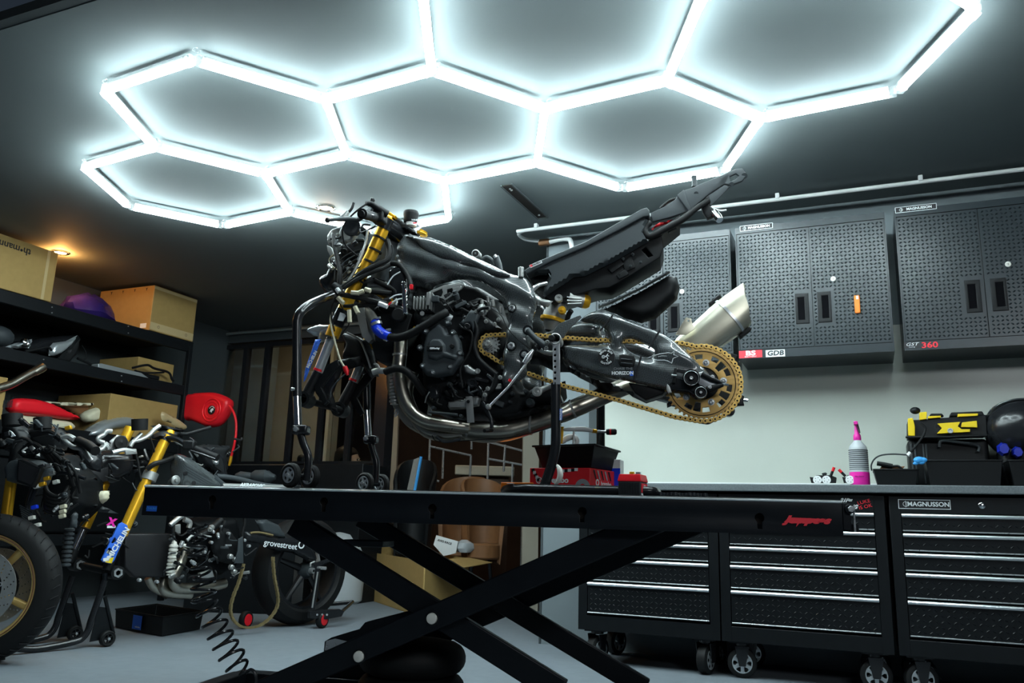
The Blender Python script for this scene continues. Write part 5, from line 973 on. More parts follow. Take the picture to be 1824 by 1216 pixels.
for i in range(13): x = 1176+i*6.6; p = bz(x, .1+.03*math.sin(i*1.3), TZ+.007); m.lathe(p, V((.1*math.sin(i), .3, 1)), [(-.006, .006), (-.005, .009), (.005, .009), (.006, .006), (-.006, .006)], 12)
m2 = MB(); m2.tube(cr([bz(1176+i*6.6, .1+.03*math.sin(i*1.3), TZ+.006) for i in range(13)], 3), .0045, 8); sc = obj('spare_chain', m2, M['plast'], None); obj('links', m, M['steelb'], sc); tag(sc, 'short length of dark chain lying on the bench right of the battery', 'chain')
# ================================================================ THINGS ON THE WORKTOP
def wz(x, D, z=None, y=860): p = W(x, y, D); p.z = zwt+.001 if z is None else z; return p
bo = thing('spray_bottle', 'clear spray bottle with magenta trigger head and magenta base label', 'spray bottle', wz(1532, 3.95)); c = wz(1532, 3.95); zy = lambda y, D=3.95: W(1532, y, D).z-c.z
m = MB(); m.lathe(c, ZZ, [(0, .036), (.003, .040), (zy(845), .041), (zy(835), .040), (zy(800), .0385), (zy(795), .036), (zy(786), .017), (zy(783), .013)], 30); obj('bottle', m, M['bottle'] if 'bottle' in M else M['silver'], bo)
m = MB(); m.lathe(c, ZZ, [(.001, .0405), (.003, .0412), (zy(845), .0418), (zy(841), .0416)], 30); lb = obj('magenta_label', m, M['magenta'], bo); text('bike cleaner', fM(c+ZZ*zy(849)+FN*.042), .008, M['inkk'], lb)
for i in range(11): m = MB(); z_ = zy(837-i*3.4); m.lathe(c+ZZ*z_, ZZ, [(0, .0398), (.0008, .0404), (.0032, .0404), (.004, .0398)], 30); obj('text_line', m, M['plastg'], bo)
m = MB(); m.lathe(c, ZZ, [(zy(784), .015), (zy(782), .0165), (zy(775), .0155), (zy(772), .011), (zy(760), .009), (zy(757), .0085)], 20); obj('collar', m, M['magenta'], bo)
m = MB(); m.box(c+ZZ*(zy(754.5))-WD*.002+FN*.01, (.017, .06, .016), (WD, WN, ZZ)); obj('trigger_head', m, M['magenta'], bo, .003); m = MB(); p = c+ZZ*zy(756); m.tube(cr([p+FN*.03+WD*.004, p+FN*.026+WD*.008-ZZ*.02, p+FN*.03+WD*.011-ZZ*.04], 4), .004, 8); obj('trigger', m, M['inkk'], bo)
def clampo(label, xs, pin, D=3.92):
    t = thing('roller_clamp', label, 'clamp tool', wz(sum(xs)/len(xs), D), 'roller clamps by the spray bottle')
    x0 = xs[0]-14; x1 = xs[-1]+(18 if len(xs) > 1 else 6)
    m = MB(); m.prism([W(x0, 849, D), W(x0+8, 850, D), W(x0+12, 846, D), W(x1-10, 846, D), W(x1, 850, D), W(x1-1, 859.5, D), W(x0+3, 859.5, D)], WN*.03); obj('body', m, M['plast'], t, .002)
    for x in xs: p = W(x, 854.3, D)+FN*.002; o_ = [[(.0185*math.cos(a), .0185*math.sin(a)) for a in [2*PI*i/24 for i in range(24)]]]+[[(.010*math.cos(b)+.002*math.cos(a), .010*math.sin(b)+.002*math.sin(a)) for a in range(0, 6)] for b in [2*PI*i/5 for i in range(5)]]; plate('white_roller', o_, fM(p), .008, M['white'], t, .0005)
    (a, b), (a2, b2) = pin; m = MB(); m.tube([W(a, b, D), W(a2, b2, D)], .006, 10); k = obj('arm', m, M['plast'], t); m = MB(); p, q = W(a2, b2, D), W(a2+(a2-a)*.7, b2+(b2-b)*.7, D); m.tube([p, q], .0065, 10); obj('red_tip', m, M['red'], k)
    if len(xs) > 1: m = MB(); m.tube(cr([W(x0+20, 850, D), W(x0+30, 843, D), W(x1-25, 844, D), W(x1-18, 846, D)], 4), .004, 8); obj('handle_bar', m, M['plast'], t)
clampo('small black clamp with two white rollers standing on the worktop', (1456, 1472), ((1479, 849), (1483, 839)))
clampo('small black clamp with one white roller half hidden behind the spray bottle', (1514,), ((1506, 848), (1499, 841)))
def wtray(name, label, x0, x1, ytop, D0, D1, inset, group='black plastic trays on the worktop'):
    z1 = W((x0+x1)/2, ytop, D0).z; a0, a1 = aa(x0, ytop, D0), aa(x1, ytop, D0)
    r4 = [RF(a0, D0, 0), RF(a1, D0, 0), RF(a1, D1, 0), RF(a0, D1, 0)]; g4 = [RF(a0+inset, D0+inset, 0), RF(a1-inset, D0+inset, 0), RF(a1-inset, D1-inset, 0), RF(a0+inset, D1-inset, 0)]
    return tray(name, label, r4, z1, g4, zwt+.001, .03, group=group)
wtray('parts_tray', 'low black plastic tray holding a bracket and a brush', 1556, 1636, 837, 3.86, 4.06, .014)
tr2 = wtray('parts_tray', 'deep black plastic tray draped with a blue glove', 1649, 1785, 821, 3.84, 4.05, .012)
wtray('parts_tray', 'black plastic tray at the end of the worktop under blue parts', 1797, 1900, 821, 3.84, 4.05, .014)
def wt_(name, pts, D, r, mt, par, n=8, k=5): m = MB(); m.tube(cr([W(x, y, D) for x, y in pts], k), r, n); return obj(name, m, M[mt], par)
sb = thing('small_tool', 'black handled tool lying on the low black tray', 'hand tool', W(1585, 836, 3.95)); wt_('handle', [(1562, 825), (1575, 827), (1590, 830)], 3.93, .010, 'plast', sb, k=2); wt_('shaft', [(1590, 830), (1600, 830), (1608, 836)], 3.93, .005, 'plast', sb)
m = MB(); m.prism([W(1566, 837, 3.94), W(1571, 828, 3.94), W(1585, 831, 3.94), W(1612, 830, 3.94), W(1607, 836, 3.94)], WN*.02); o = obj('brake_bracket', m, M['brown'], None, .002); tag(o, 'dark red metal bracket resting on the low black tray', 'bracket')
m = MB(); pts = [W(x, y, 3.97) for x, y in ((1553, 838), (1552, 828), (1558, 817), (1570, 810.5), (1590, 808.5), (1610, 809.5), (1618, 810))]; m.tube(cr(pts, 5), .0035, 8)
cbl = obj('power_cable', m, M['plastg'], None); tag(cbl, 'thin cable arching from the low tray up to the yellow battery charger', 'cable'); wt_('plug', [(1617, 811), (1622, 806)], 3.97, .009, 'white', cbl); wt_('upper_cable', [(1622, 805), (1634, 791), (1645, 775), (1648, 762), (1640, 754)], 3.95, .005, 'plast', cbl)
m = MB(); 
for cx, cy, r_ in ((1637, 819, .018), (1644, 819, .014), (1631, 825, .009), (1641, 823, .012)): m.ball(W(cx, cy, 3.83), (r_*1.2, r_*.5, r_*.8), 12, ax=(WD, WN, ZZ))
tag(obj('rubber_glove', m, M['cyan'], None), 'bright blue rubber glove hanging on the corner of the deep black tray', 'glove')
# tool case with the yellow charger on it
tc = thing('tool_case', 'dark grey ribbed tool case carrying the yellow and black battery charger', 'tool case', wz(1690, 4.15)); m = MB(); a0, a1 = aa(1617, 800, 4.07), aa(1762, 800, 4.07); z1 = W(1690, 781, 4.07).z
m.box(RF((a0+a1)/2, 4.155, (zwt+z1)/2), (a1-a0, .17, z1-zwt-.002), (WD, WN, ZZ)); obj('case_body', m, M['plast'], tc, .02, seg=4)
for x in (1624, 1630, 1645, 1650): m = MB(); p = W(x, 800, 4.07); m.box(V((p.x, p.y, (zwt+z1)/2)), (.008, .008, (z1-zwt)*.8), (WD, WN, ZZ)); obj('rib', m, M['plastg'], tc, .002)
wt_('carry_handle', [(1674, 796), (1678, 785), (1710, 788), (1742, 793), (1743, 804)], 4.05, .007, 'plastg', tc)
yc = thing('battery_charger', 'yellow and black charging station sitting on the dark tool case', 'battery charger', RF((a0+a1)/2, 4.12, z1)); YD = 4.02
def yp(name, pts, mt, D=YD, th=.12, bev=.004): m = MB(); m.prism([W(x, y, D) for x, y in pts], WN*th); return obj(name, m, M[mt], yc, bev)
yb = yp('charger_body', [(1617, 779.5), (1617, 748), (1640, 747), (1757, 738), (1759, 774)], 'plast', 4.03, .14)
yp('base_flange', [(1613, 776), (1613, 780), (1690, 780), (1760, 777), (1760, 772), (1690, 776)], 'plast', 4.0, .02)
yp('end_panel', [(1617, 745), (1626, 744), (1630, 760), (1630, 776), (1618, 776)], 'yellow', 4.02, .02, .002); yp('centre_panel', [(1670, 754), (1711, 751), (1706, 759), (1713, 764), (1728, 764), (1728, 769), (1669, 772), (1678, 762)], 'yellow', 4.015, .02, .001); yp('corner_panel', [(1714, 752), (1740, 749), (1741, 761), (1712, 760)], 'yellow', 4.015, .02, .001)
yp('top_block', [(1638, 748), (1638, 734), (1651, 733), (1651, 746)], 'yellow', 4.02, .05, .002); yp('top_block', [(1653, 745), (1653, 741), (1676, 740), (1676, 743)], 'yellow', 4.02, .03, .001); yp('top_block', [(1706, 742), (1706, 737), (1742, 736), (1742, 740)], 'yellow', 4.02, .03, .001); yp('top_lid', [(1655, 741), (1658, 736), (1678, 736), (1682, 741)], 'plast', 4.03, .05); yp('top_lid', [(1692, 741), (1694, 734), (1750, 732), (1754, 740)], 'plast', 4.03, .06)
m = MB(); p = W(1692.5, 767, 4.01); m.lathe(p, FN, [(0, .011), (.006, .011), (.006, .007), (.002, .006), (.002, 0)], 20); obj('dial', m, M['silver'], yc); m = MB(); m.ball(W(1630, 731, 4.06), (.022, .02, .016), 14, ax=(WD, WN, ZZ)); obj('knob', m, M['plast'], yc)
# helmet and blue parts at the far right
hm = thing('motorcycle_helmet', 'glossy black motorcycle helmet at the right end of the worktop', 'helmet', wz(1822, 4.1)); hc = W(1822, 765, 4.08)
m = MB(); m.ball(hc, (.15, .14, .135), 28, ax=(WD, WN, ZZ)); obj('shell', m, M['blackp'], hm); m = MB(); m.tube(cr([hc+WD*(-.152)+ZZ*.0, hc-WD*.12+ZZ*.08+FN*.05, hc-WD*.04+ZZ*.12+FN*.07, hc+WD*.06+ZZ*.12+FN*.07], 5), .004, 8); obj('visor_trim', m, M['chrome'], hm); m = MB(); m.box(RF(hc.dot(WD), hc.dot(WN), (zwt+hc.z-.08)/2), (.20, .18, hc.z-.08-zwt), (WD, WN, ZZ)); obj('neck_roll', m, M['plast'], hm, .02)
for (x, y, r_), l in (((1787, 800, .02), 'blue plastic part between the tool case and the helmet'), ((1812, 806, .018), 'blue plastic part in the tray under the helmet')): m = MB(); p = W(x, y, 3.97); m.loft([[p+(WD*math.cos(t)*1.3+ZZ*math.sin(t)*1.5)*r_*k+WN*w_ for t in [2*PI*i/7 for i in range(7)]] for w_, k in ((-.03, .7), (0, 1), (.02, .6))]); tag(obj('blue_part', m, M['bluep'], None), l, 'plastic part')
# ================================================================ SHELVING ON THE LEFT
SA = -4.76
rk = thing('storage_rack', 'tall black steel storage rack loaded with cartons and bike parts', 'storage rack', RF(-5.06, 3.1, 0), None)
for z0, z1 in ((1.84, 1.92), (1.50, 1.575), (1.06, 1.14), (.40, .47)):
    m = MB(); rbox(m, SA-.57, SA-.03, 1.5, 4.65, z1-.02, z1-.004); sh = obj('shelf_board', m, M['dark'], rk)
    for nm, aa0, aa1 in (('front_beam', SA-.03, SA), ('rear_beam', SA-.60, SA-.57)): m = MB(); rbox(m, aa0, aa1, 1.5, 4.65, z0, z1); obj(nm, m, M['black'], sh, .003)
for D_ in (4.665, 2.95, 1.52):
    for a_ in (SA+.004, SA-.585):
        m = MB(); h_ = 1.92 if D_ != 2.95 else 1.84
        rbox(m, a_-.03, a_+.004, D_-.015, D_+.02, .0, h_) if D_ != 2.95 else rbox(m, a_+.001, a_+.006, D_-.015, D_+.02, .0, h_); pt = obj('post', m, M['black'], rk, .002)
for x, y in ((92, 547), (92, 557), (228, 581), (228, 593), (77, 640), (77, 652), (216, 669), (216, 679), (336, 640), (335, 660)): m = MB(); p = L(x, y, SA); m.cyl(p, p+WD*.006, .004, 8); obj('rivet', m, M['steel'], rk)
def abox(name, label, cat, a0, a1, d0, d1, z0, z1, mt='card', group=None, bev=.004): m = MB(); rbox(m, a0, a1, d0, d1, z0, z1); o = obj(name, m, M[mt], None, bev); return tag(o, label, cat, group)
def lM(p): return frame_of(p, WN, ZZ)       # frame on a front facing the room from the rack
ba = abox('cardboard_box', 'tall cardboard carton with upside down printed name on the top shelf', 'cardboard box', SA-.50, SA+.005, 2.75, 3.455, 1.922, 2.252, group='cartons on the rack')
text('th•mann', lM(L(27, 441, SA+.006))@Matrix.Rotation(PI, 4, 'Z'), .062, M['inkk'], ba, bold=.001)
m = MB(); rbox(m, SA+.0055, SA+.0065, 3.38, 3.40, 1.925, 2.25); obj('fold_line', m, M['tape'], ba)
bb_ = abox('cardboard_box', 'orange lit cardboard carton at the right end of the top shelf', 'cardboard box', SA-.55, SA+.005, 4.25, 4.675, 1.922, 2.262, group='cartons on the rack')
m = MB(); rbox(m, SA+.0055, SA+.0062, 4.252, 4.673, 1.93, 1.985); obj('packing_tape', m, M['tape'], bb_); m = MB(); rbox(m, SA+.0055, SA+.0062, 4.252, 4.673, 2.235, 2.255); obj('packing_tape', m, M['tape'], bb_)
m = MB(); rbox(m, SA-.09, SA-.03, 4.248, 4.2495, 1.94, 1.975); obj('barcode_label', m, M['inkw'], bb_)
for i in range(4): text('▲' if False else 'Y', frame_of(RF(SA-.43+i*.12, 4.2485, 2.235), WD, ZZ), .028, M['inkk'], bb_, bold=.001)
for d_ in (4.33, 4.60): ringo(RF(SA+.0066, d_, 1.96), .010, .002, bb_, 'inkk', WN)
m = MB(); rnd.seed(5)
c = RF(SA-.16, 3.86, 2.0); rg_ = []
for k, (z_, r_) in enumerate(((-.075, .12), (-.04, .16), (0, .155), (.045, .13), (.08, .07), (.10, .02))): rg_.append([c+WD*(r_*.7*math.cos(t)*(1+.12*math.sin(5*t+k)))+WN*(r_*1.25*math.sin(t)*(1+.1*math.cos(4*t+k*2)))+ZZ*(z_+.008*math.sin(3*t+k)) for t in [2*PI*i/20 for i in range(20)]])
m.loft(rg_); tag(obj('plastic_bag', m, M['purple'], None), 'crumpled purple plastic wrapped bundle between the two top cartons', 'bag')
abox('cardboard_box', 'plain cardboard carton on the middle shelf behind the black bracket', 'cardboard box', SA-.52, SA-.12, 4.30, 4.64, 1.576, 1.74, group='cartons on the rack')
bx3 = abox('cardboard_box', 'cardboard carton with a barcode on the lower shelf at the photo edge', 'cardboard box', SA-.30, SA-.001, 2.7, 3.26, 1.141, 1.395, group='cartons on the rack')
for i in range(9): m = MB(); p = L(6+i*2.0, 719, SA); m.box(p, (.0006, (.003, .006)[i % 2], .045), (WD, WN, ZZ)); obj('barcode', m, M['inkk'], bx3)
bx4 = abox('cardboard_box', 'large dark cardboard carton at the far end of the lower shelf', 'cardboard box', SA-.54, SA-.02, 4.02, 4.63, 1.141, 1.42, group='cartons on the rack')
LF = lambda dx: (lambda x, y, b=0: L(x, y, SA-dx-b))
PLs = lambda dx: Pl(RF(SA-dx, 2, 0), RF(SA-dx, 4, 0))
def sh_(name, pts, dx, th, mt, par, w=None, g=.012, bev=.003, holes=()): P_ = PLs(dx); return pp(name, pts, P_, th, mt, par, w=w, g=g, bev=bev, holes=holes)
# headlight on the middle shelf
hl = thing('headlight_unit', 'black twin headlight unit with clear chrome lenses on the middle shelf', 'headlight', L(90, 655, SA-.15)); hl['label']
sh_('housing', [(15,612),(40,606),(62,607),(80,602),(110,598),(145,595),(140,615),(133,640),(120,648),(95,635),(75,628),(50,630),(42,622)], .16, .12, 'blackp', hl, w=.03); sh_('lens', [(14,617),(30,611),(62,603),(56,619),(34,620)], .10, .05, 'silver', hl, w=.015); disc('projector', 47, 610, .0, [(-.03, 0), (-.03, .025), (.0, .027), (.004, .022), (-.004, .019), (0, .008), (.003, 0)], 'chrome', hl, f=LF(.07), ax=WD)
sh_('lens', [(92,633),(94,617),(100,610),(122,607),(144,596),(130,615),(115,628),(103,633)], .08, .06, 'silver', hl, w=.02); sh_('cowl', [(144,597),(146,602),(140,630),(128,645),(105,640),(115,630),(132,614)], .06, .05, 'plast', hl, w=.01)
hlw = tb('wire', [(146,615,0),(152,625,0),(154,637,0),(150,640,0)], .003, 'plast', hl, f=LF(.1)); tb('stay', [(45,626,0),(65,622,0),(85,618,0),(92,624,0)], .008, 'plast', hl, f=LF(.05)); tb('stay', [(138,638,0),(152,644,0),(165,650,0)], .009, 'plast', hl, f=LF(.1))
m = MB(); P_ = PLs(.03); m.prism([P_.P(*q) for q in ((175,648),(181,647),(252,664),(266,674),(262,675),(175,656))], -P_.n*-.10); o = obj('aluminium_rail', m, M['silver'], None, .002); tag(o, 'ribbed silver metal rail lying on the middle shelf', 'metal rail')
bk = thing('tail_bracket', 'thin black plastic bracket arm sticking over the end of the middle shelf', 'bracket', L(280, 670, SA-.1)); tb('arm', [(236,655,0),(262,650,0),(275,656,0),(300,663,0),(306,675,0),(309,678,0)], .009, 'plast', bk, f=LF(.03)); tb('arm', [(240,660,0),(262,664,0),(292,663,0)], .007, 'plast', bk, f=LF(.05)); m = MB(); m.box(L(245, 668, SA-.12), (.12, .3, .03), (WD, WN, ZZ)); obj('tray', m, M['plast'], bk, .006)
hx = thing('spare_visor', 'dark rounded plastic part at the photo edge on the middle shelf', 'plastic part', L(0, 612, SA-.15)); m = MB(); m.ball(L(-4, 598, SA-.13), (.07, .10, .065), 16, ax=(WD, WN, ZZ)); obj('shell', m, M['plastg'], hx)
# exhaust pipe, fairings and seats on the lower shelf
ep = thing('exhaust_pipe', 'straight titanium exhaust pipe end leaning over the barcode carton', 'exhaust pipe', L(40, 690, SA)); tb('pipe', [(-5,692,0),(20,684,0),(45,670,0),(70,657,0)], .026, 'ti', ep, f=LF(-.02), n=20); tb('flared_end', [(60,663,0),(72,656,0),(77,653,0)], [.027, .031, .029], 'ti', ep, f=LF(-.02), k=0, n=20)
def shell(name, label, cat, pts, dx, th, mt, w, group='fairings on the lower shelf'):
    P_ = PLs(dx); o = pillow(name, [P_.sm(pts, 3)], P_.M, th, w, M[mt], None, .014); return tag(o, label, cat, group)
shell('fairing_panel', 'bright red fairing panel lying on the lower shelf beside the barcode carton', 'fairing panel', [(28,712),(60,709),(95,716),(125,730),(152,744),(130,747),(80,741),(28,735)], .02, .10, 'red', .03)
shell('fairing_panel', 'off white fairing panel directly under the red panel', 'fairing panel', [(25,737),(70,740),(110,746),(132,750),(140,763),(120,768),(60,765),(25,755)], .05, .12, 'cream', .03)
shell('fairing_panel', 'beige rounded seat cowl behind the tip of the red panel', 'seat cowl', [(155,738),(165,730),(196,721),(203,726),(202,744),(170,752),(158,750)], .10, .10, 'cream', .03)
shell('fairing_panel', 'dark brown upright panel between the red panel and the beige seat cowl', 'fairing panel', [(95,716),(135,718),(165,722),(160,752),(150,748),(128,732)], .22, .08, 'brown', .03)
shell('fairing_panel', 'thin gold rimmed strip above the red fairing panel', 'trim strip', [(75,714),(110,716),(150,717),(190,719),(150,722),(110,721)], .16, .03, 'cream', .008)
shell('seat_cowl', 'smooth blue grey seat cowl lying on the lower shelf', 'seat cowl', [(160,775),(178,757),(205,745),(235,741),(252,748),(256,760),(225,763),(205,767),(195,778),(170,778)], -.03, .14, 'silver', .045)
shell('kraft_paper', 'crumpled piece of brown kraft paper behind the forks', 'paper', [(291,733),(305,739),(322,748),(335,759),(330,765),(312,758),(305,752),(291,748)], -.12, .03, 'tape', .01, None)
for d0, w_ in ((3.55, 'next to the window end of the rack'), (2.65, 'behind the forks of the second bike'), (1.75, 'behind the gold rimmed wheel')):  # added blocks that keep the shaded space low on the rack black
    t = thing('shade_block', 'black plastic crate on the rack\'s lowest shelf, '+w_, 'filler block', RF(-5.05, d0+.4, .472), 'added dark blocks low on the rack'); m = MB(); rbox(m, SA-.52, SA-.04, d0, d0+.8, .472, .93); obj('body', m, M['hull'], t, .02, seg=3); m = MB(); rbox(m, SA-.54, SA-.02, d0-.02, d0+.82, .93, .97); obj('lid', m, M['hull'], t, .008)
# ---------------------------------------------------------------- hose reel
hr = thing('hose_reel', 'round red hose reel with a black and white badge fixed to the rack end', 'hose reel', W(372, 762, 4.75)); PR = Pl(RF(-5, 4.72, 0), RF(-4, 4.72, 0))
rl = [(333,707),(345,701),(363,699),(385,699.6),(407,708),(412.5,717),(407,737),(392.5,756.6),(375,761),(355,754),(342,749),(332,746)]
bd = pillow('casing', [PR.sm(rl, 4)], PR.M@Matrix.Translation((0,0,.05)), .10, .035, M['red'], hr, .009); Fw = lambda x, y, b=0: W(x, y, 4.67+b)
for r_, k_ in ((.085, .010), (.062, .008)): m = MB(); c = Fw(376.5, 730, -.001); m.tube([c+(WD*math.cos(t)+ZZ*math.sin(t))*r_ for t in [2*PI*i/40 for i in range(40)]], k_*.6, 8, closed=True); obj('moulded_ring', m, M['red'], bd)
m = MB(); m.lathe(Fw(377, 730, -.002), -WN, [(0, .034), (.006, .033), (.008, .03), (.008, 0)], 30); bg = obj('badge_disc', m, M['inkk'], hr)
m = MB(); c = Fw(377, 730, -.0125); m.tube([c+(WD*math.cos(t)+ZZ*math.sin(t))*.026 for t in [PI*(.15+.7*i/12) for i in range(13)]], .0025, 5); m.tube(cr([c+WD*-.012-ZZ*.012, c+WD*-.004+ZZ*.004, c+WD*.008+ZZ*.010, c+WD*.012-ZZ*.004], 4), .004, 6); m.tube([c-WD*.002-ZZ*.018, c+WD*.004+ZZ*.002], .003, 6); obj('badge_mark', m, M['inkw'], bg)
tb('hose', [(408,722,0),(415,732,0),(420,748,0),(420.5,770,0),(417,793,0),(412,812,0)], .009, 'red', hr, f=Fw, n=10); tb('hose_coupling', [(412,812,0),(410,822,0),(408,829,0)], [.010, .012, .008], 'gold', hr, k=0, f=Fw); m = MB(); rbox(m, -4.75, -4.60, 4.69, 4.72, W(340, 745, 4.7).z, W(340, 705, 4.7).z); m = MB(); m.box(W(338, 724, 4.72), (.05, .08, .12), (WD, WN, ZZ)); obj('wall_bracket', m, M['black'], hr, .004)
# ================================================================ THE SECOND BIKE, ON ITS OWN STANDS
K3 = Pl(V((-1.88, 4.10, 0)), V((-1.07, 5.09, 0))); N3 = K3.n
F3 = lambda x, y, b=0: onp(x, y, N3, K3.O.dot(N3)+b)
def K3p(d): return Pl(V((-1.88, 4.10, 0)), V((-1.07, 5.09, 0)), d)
b3 = thing('sport_bike', 'dismantled sport bike with gold forks and no front wheel standing behind the bench', 'motorcycle', Z(300, 1115, 0))
def t3(name, pts, r, mt, par=None, n=9, k=4): return tb(name, pts, r, mt, par or b3, n=n, k=k, f=F3)
def p3(name, pts, d, th, mt, w=None, g=.014, bev=.003, holes=(), par=None): return pp(name, pts, K3p(d), th, mt, par or b3, w=w, g=g, bev=bev, holes=holes)
for i, (bx_, by_, d) in enumerate(((0, 0, 0), (-66, -14, .24))):
    q = lambda x, y: (x+bx_, y+by_, d)
    l = t3('fork_tube', [q(298,775), q(258,862), q(217,953)], .026, 'gold', n=22, k=0); t3('fork_slider', [q(215,957), q(197,997)], .019, 'chrome', l, n=20, k=0); t3('fork_foot', [q(199,992), q(190,1015)], .023, 'plast', l, n=18, k=0)
    m = MB(); m.lathe(F3(*q(203, 1019))-N3*.04, N3, [(0, .022), (0, .032), (.08, .032), (.08, .022), (0, .022)], 22); obj('axle_clamp', m, M['plast'], l); m = MB(); m.lathe(F3(*q(203, 1019))-N3*.045, N3, [(0, .013), (0, .023), (.008, .023), (.008, .013), (0, .013)], 6); obj('axle_nut', m, M['steel'], l)
    if not i: t3('fork_clamp', [q(270,841), q(264,855)], .037, 'castm', l, n=20, k=0); t3('fork_band', [q(296,781), q(293,786)], .0275, 'blackp', l, n=20, k=0)
p3('front_mudguard', [(124,907),(140,898),(160,895),(185,898),(205,905),(225,915),(200,913),(180,910),(165,912),(150,910)], .04, .16, 'plastg', w=.03); p3('mudguard_mark', [(142,901),(158,899),(155,903),(145,905)], .03, .004, 'inkr', bev=0)
fp = p3('mudguard_panel', [(212,933),(218,930),(227,935),(228,941),(204,998),(198,1004),(184,1001),(181,997)], -.035, .012, 'inkb', bev=.002, holes=((202,962,.014,14), (194.5,981,.014,14)))
text('MICHELIN', K3p(-.037).at(211, 967)@Matrix.Rotation(1.10, 4, 'Z'), .036, M['inkw'], fp, bold=.0012, sx=1.0); p3('yellow_corner', [(196,994),(203,992),(199,1003),(187,1001)], -.04, .004, 'yellow', bev=0, par=fp); p3('white_patch', [(184,994),(196,992),(194,1000),(184,999)], -.04, .003, 'inkw', bev=0, par=fp)
text('X', K3p(-.03).at(199, 930)@Matrix.Rotation(-.2, 4, 'Z'), .048, M['magenta'], b3, name='pink_mark', bold=.003); p3('white_tab', [(191,936),(206,936),(206,940),(191,940)], -.03, .004, 'inkw', bev=0)
m = MB(); m.tube([F3(203, 1019, 0), F3(137, 1005, .24)], .018, 12); obj('axle', m, M['plast'], b3)
# front end clutter: clocks, brackets, duct
p3('intake_duct', [(152,835),(165,815),(185,802),(215,800),(245,802),(250,830),(240,850),(215,862),(193,858),(170,862),(155,858)], .10, .22, 'blackp', w=.05); p3('duct_mouth', [(153,833),(170,838),(193,832),(192,856),(172,862),(156,857)], .07, .05, 'inkk', bev=.004)
p3('clock_disc', [(193,800),(197,785),(210,774),(225,776),(233,790),(225,800),(205,806)], .05, .02, 'castm', w=.008, g=.01); disc('horn', 215, 788, 0.02, [(-.03, .02), (0, .035), (.006, .03), (.006, .012), (.012, 0)], 'rubber', b3, f=F3, ax=-N3)
for pts in ([(199,768),(190,768),(185,774),(175,780),(176,785),(185,788)], [(165,805),(180,800),(188,793),(193,800)], [(200,806),(215,802),(225,801),(240,804)], [(232,795),(238,786),(250,783),(265,775),(275,765),(285,758)], [(240,784),(252,772)]): t3('alloy_bracket', [(x, y, 0) for x, y in pts], .011, 'castm')
p3('bracket_plate', [(172,799),(190,786),(196,790),(190,802),(166,806)], .02, .01, 'castm'); p3('bracket_plate', [(223,799),(243,799),(245,808),(224,810)], -.01, .01, 'castm')
t3('reservoir', [(249,766,.0),(249,746,.0)], [.038, .040], 'rubber', k=0, n=20); t3('cable', [(242,808,0),(246,825,0),(249,845,0),(255,865,0),(262,880,0)], .006, 'rubber'); t3('cable', [(268,780,0),(273,795,0),(277,812,0)], .004, 'rubber'); t3('throttle_hose', [(308,815,-.03),(290,822,-.04),(275,826,-.04),(262,835,-.02)], .013, 'rubber')
p3('top_clamp', [(268,778),(300,765),(320,766),(330,772),(310,785),(290,783)], -.02, .10, 'plast', w=.02); t3('fork_cap', [(303,772,0),(305,766,0)], [.024, .016], 'gold', n=16, k=0); p3('dash', [(280,757),(300,755),(312,758),(330,762),(335,770),(320,772),(300,768)], .0, .14, 'plast', w=.02)
hb = t3('handlebar', [(298,780,-.02),(315,782,-.08),(335,793,-.16)], .013, 'steelb'); t3('grip', [(348,799,-.19),(365,806,-.24),(388,815,-.30)], [.018, .017, .019], 'rubber', hb, n=14, k=0); t3('lever', [(340,803,-.2),(360,809,-.26),(384,818,-.33)], .007, 'blackp', hb); m = MB(); m.box(F3(338, 793, -.17), (.06, .05, .05)); obj('switch_block', m, M['plast'], hb, .01)
t3('far_lever', [(375,761,.1),(350,768,.1),(330,773,.1),(312,770,.1)], .010, 'plast'); t3('wire', [(300,778,-.03),(320,790,-.06),(340,800,-.08),(352,812,-.06)], .006, 'castm')
fr3 = pillow('frame', [K3p(-.06).sm([(315,812),(330,808),(350,816),(368,830),(385,842),(400,858),(395,875),(340,875),(322,860),(316,838)], 3)], K3p(-.06).M, .10, .05, M['carbon'], b3, .012, None, lambda u, v: .010*math.sin(45*(v+.5*u)))
p3('tank_shroud', [(355,800),(375,795),(405,810),(412,850),(400,862),(385,845),(368,830)], .05, .12, 'blackp', w=.03); p3('black_cover', [(352,795),(375,790),(400,792),(418,793),(408,810),(412,835),(400,850),(380,830),(360,812)], .16, .10, 'plast', w=.03)
t3('subframe_tube', [(385,848,-.02),(420,852,-.02),(470,864,-.02),(515,868,-.02)], .015, 'plastg', n=12); sb3 = t3('swingarm_tube', [(395,866,-.06),(430,867,-.06),(470,868,-.06),(520,869,-.06)], .017, 'castm', n=12); t3('swingarm_tube', [(380,850,-.05),(400,866,-.05),(415,869,-.05)], .018, 'plastg', n=12)
text('AKRAPOVIC', K3p(-.085).at(449, 864.5), .028, M['inkw'], sb3, shear=.3, bold=.001)
disc('frame_plug', 330, 843, -.115, [(0, .012), (.003, .011), (.003, 0)], 'inkk', b3, f=F3, ax=-N3); disc('frame_plug', 345, 860, -.115, [(0, .012), (.003, .011), (.003, 0)], 'inkk', b3, f=F3, ax=-N3); disc('yoke_bolt', 313, 855, -.1, [(0, .025), (.005, .022), (.008, .012), (.02, .012), (.022, 0)], 'castm', b3, f=F3, ax=-N3)
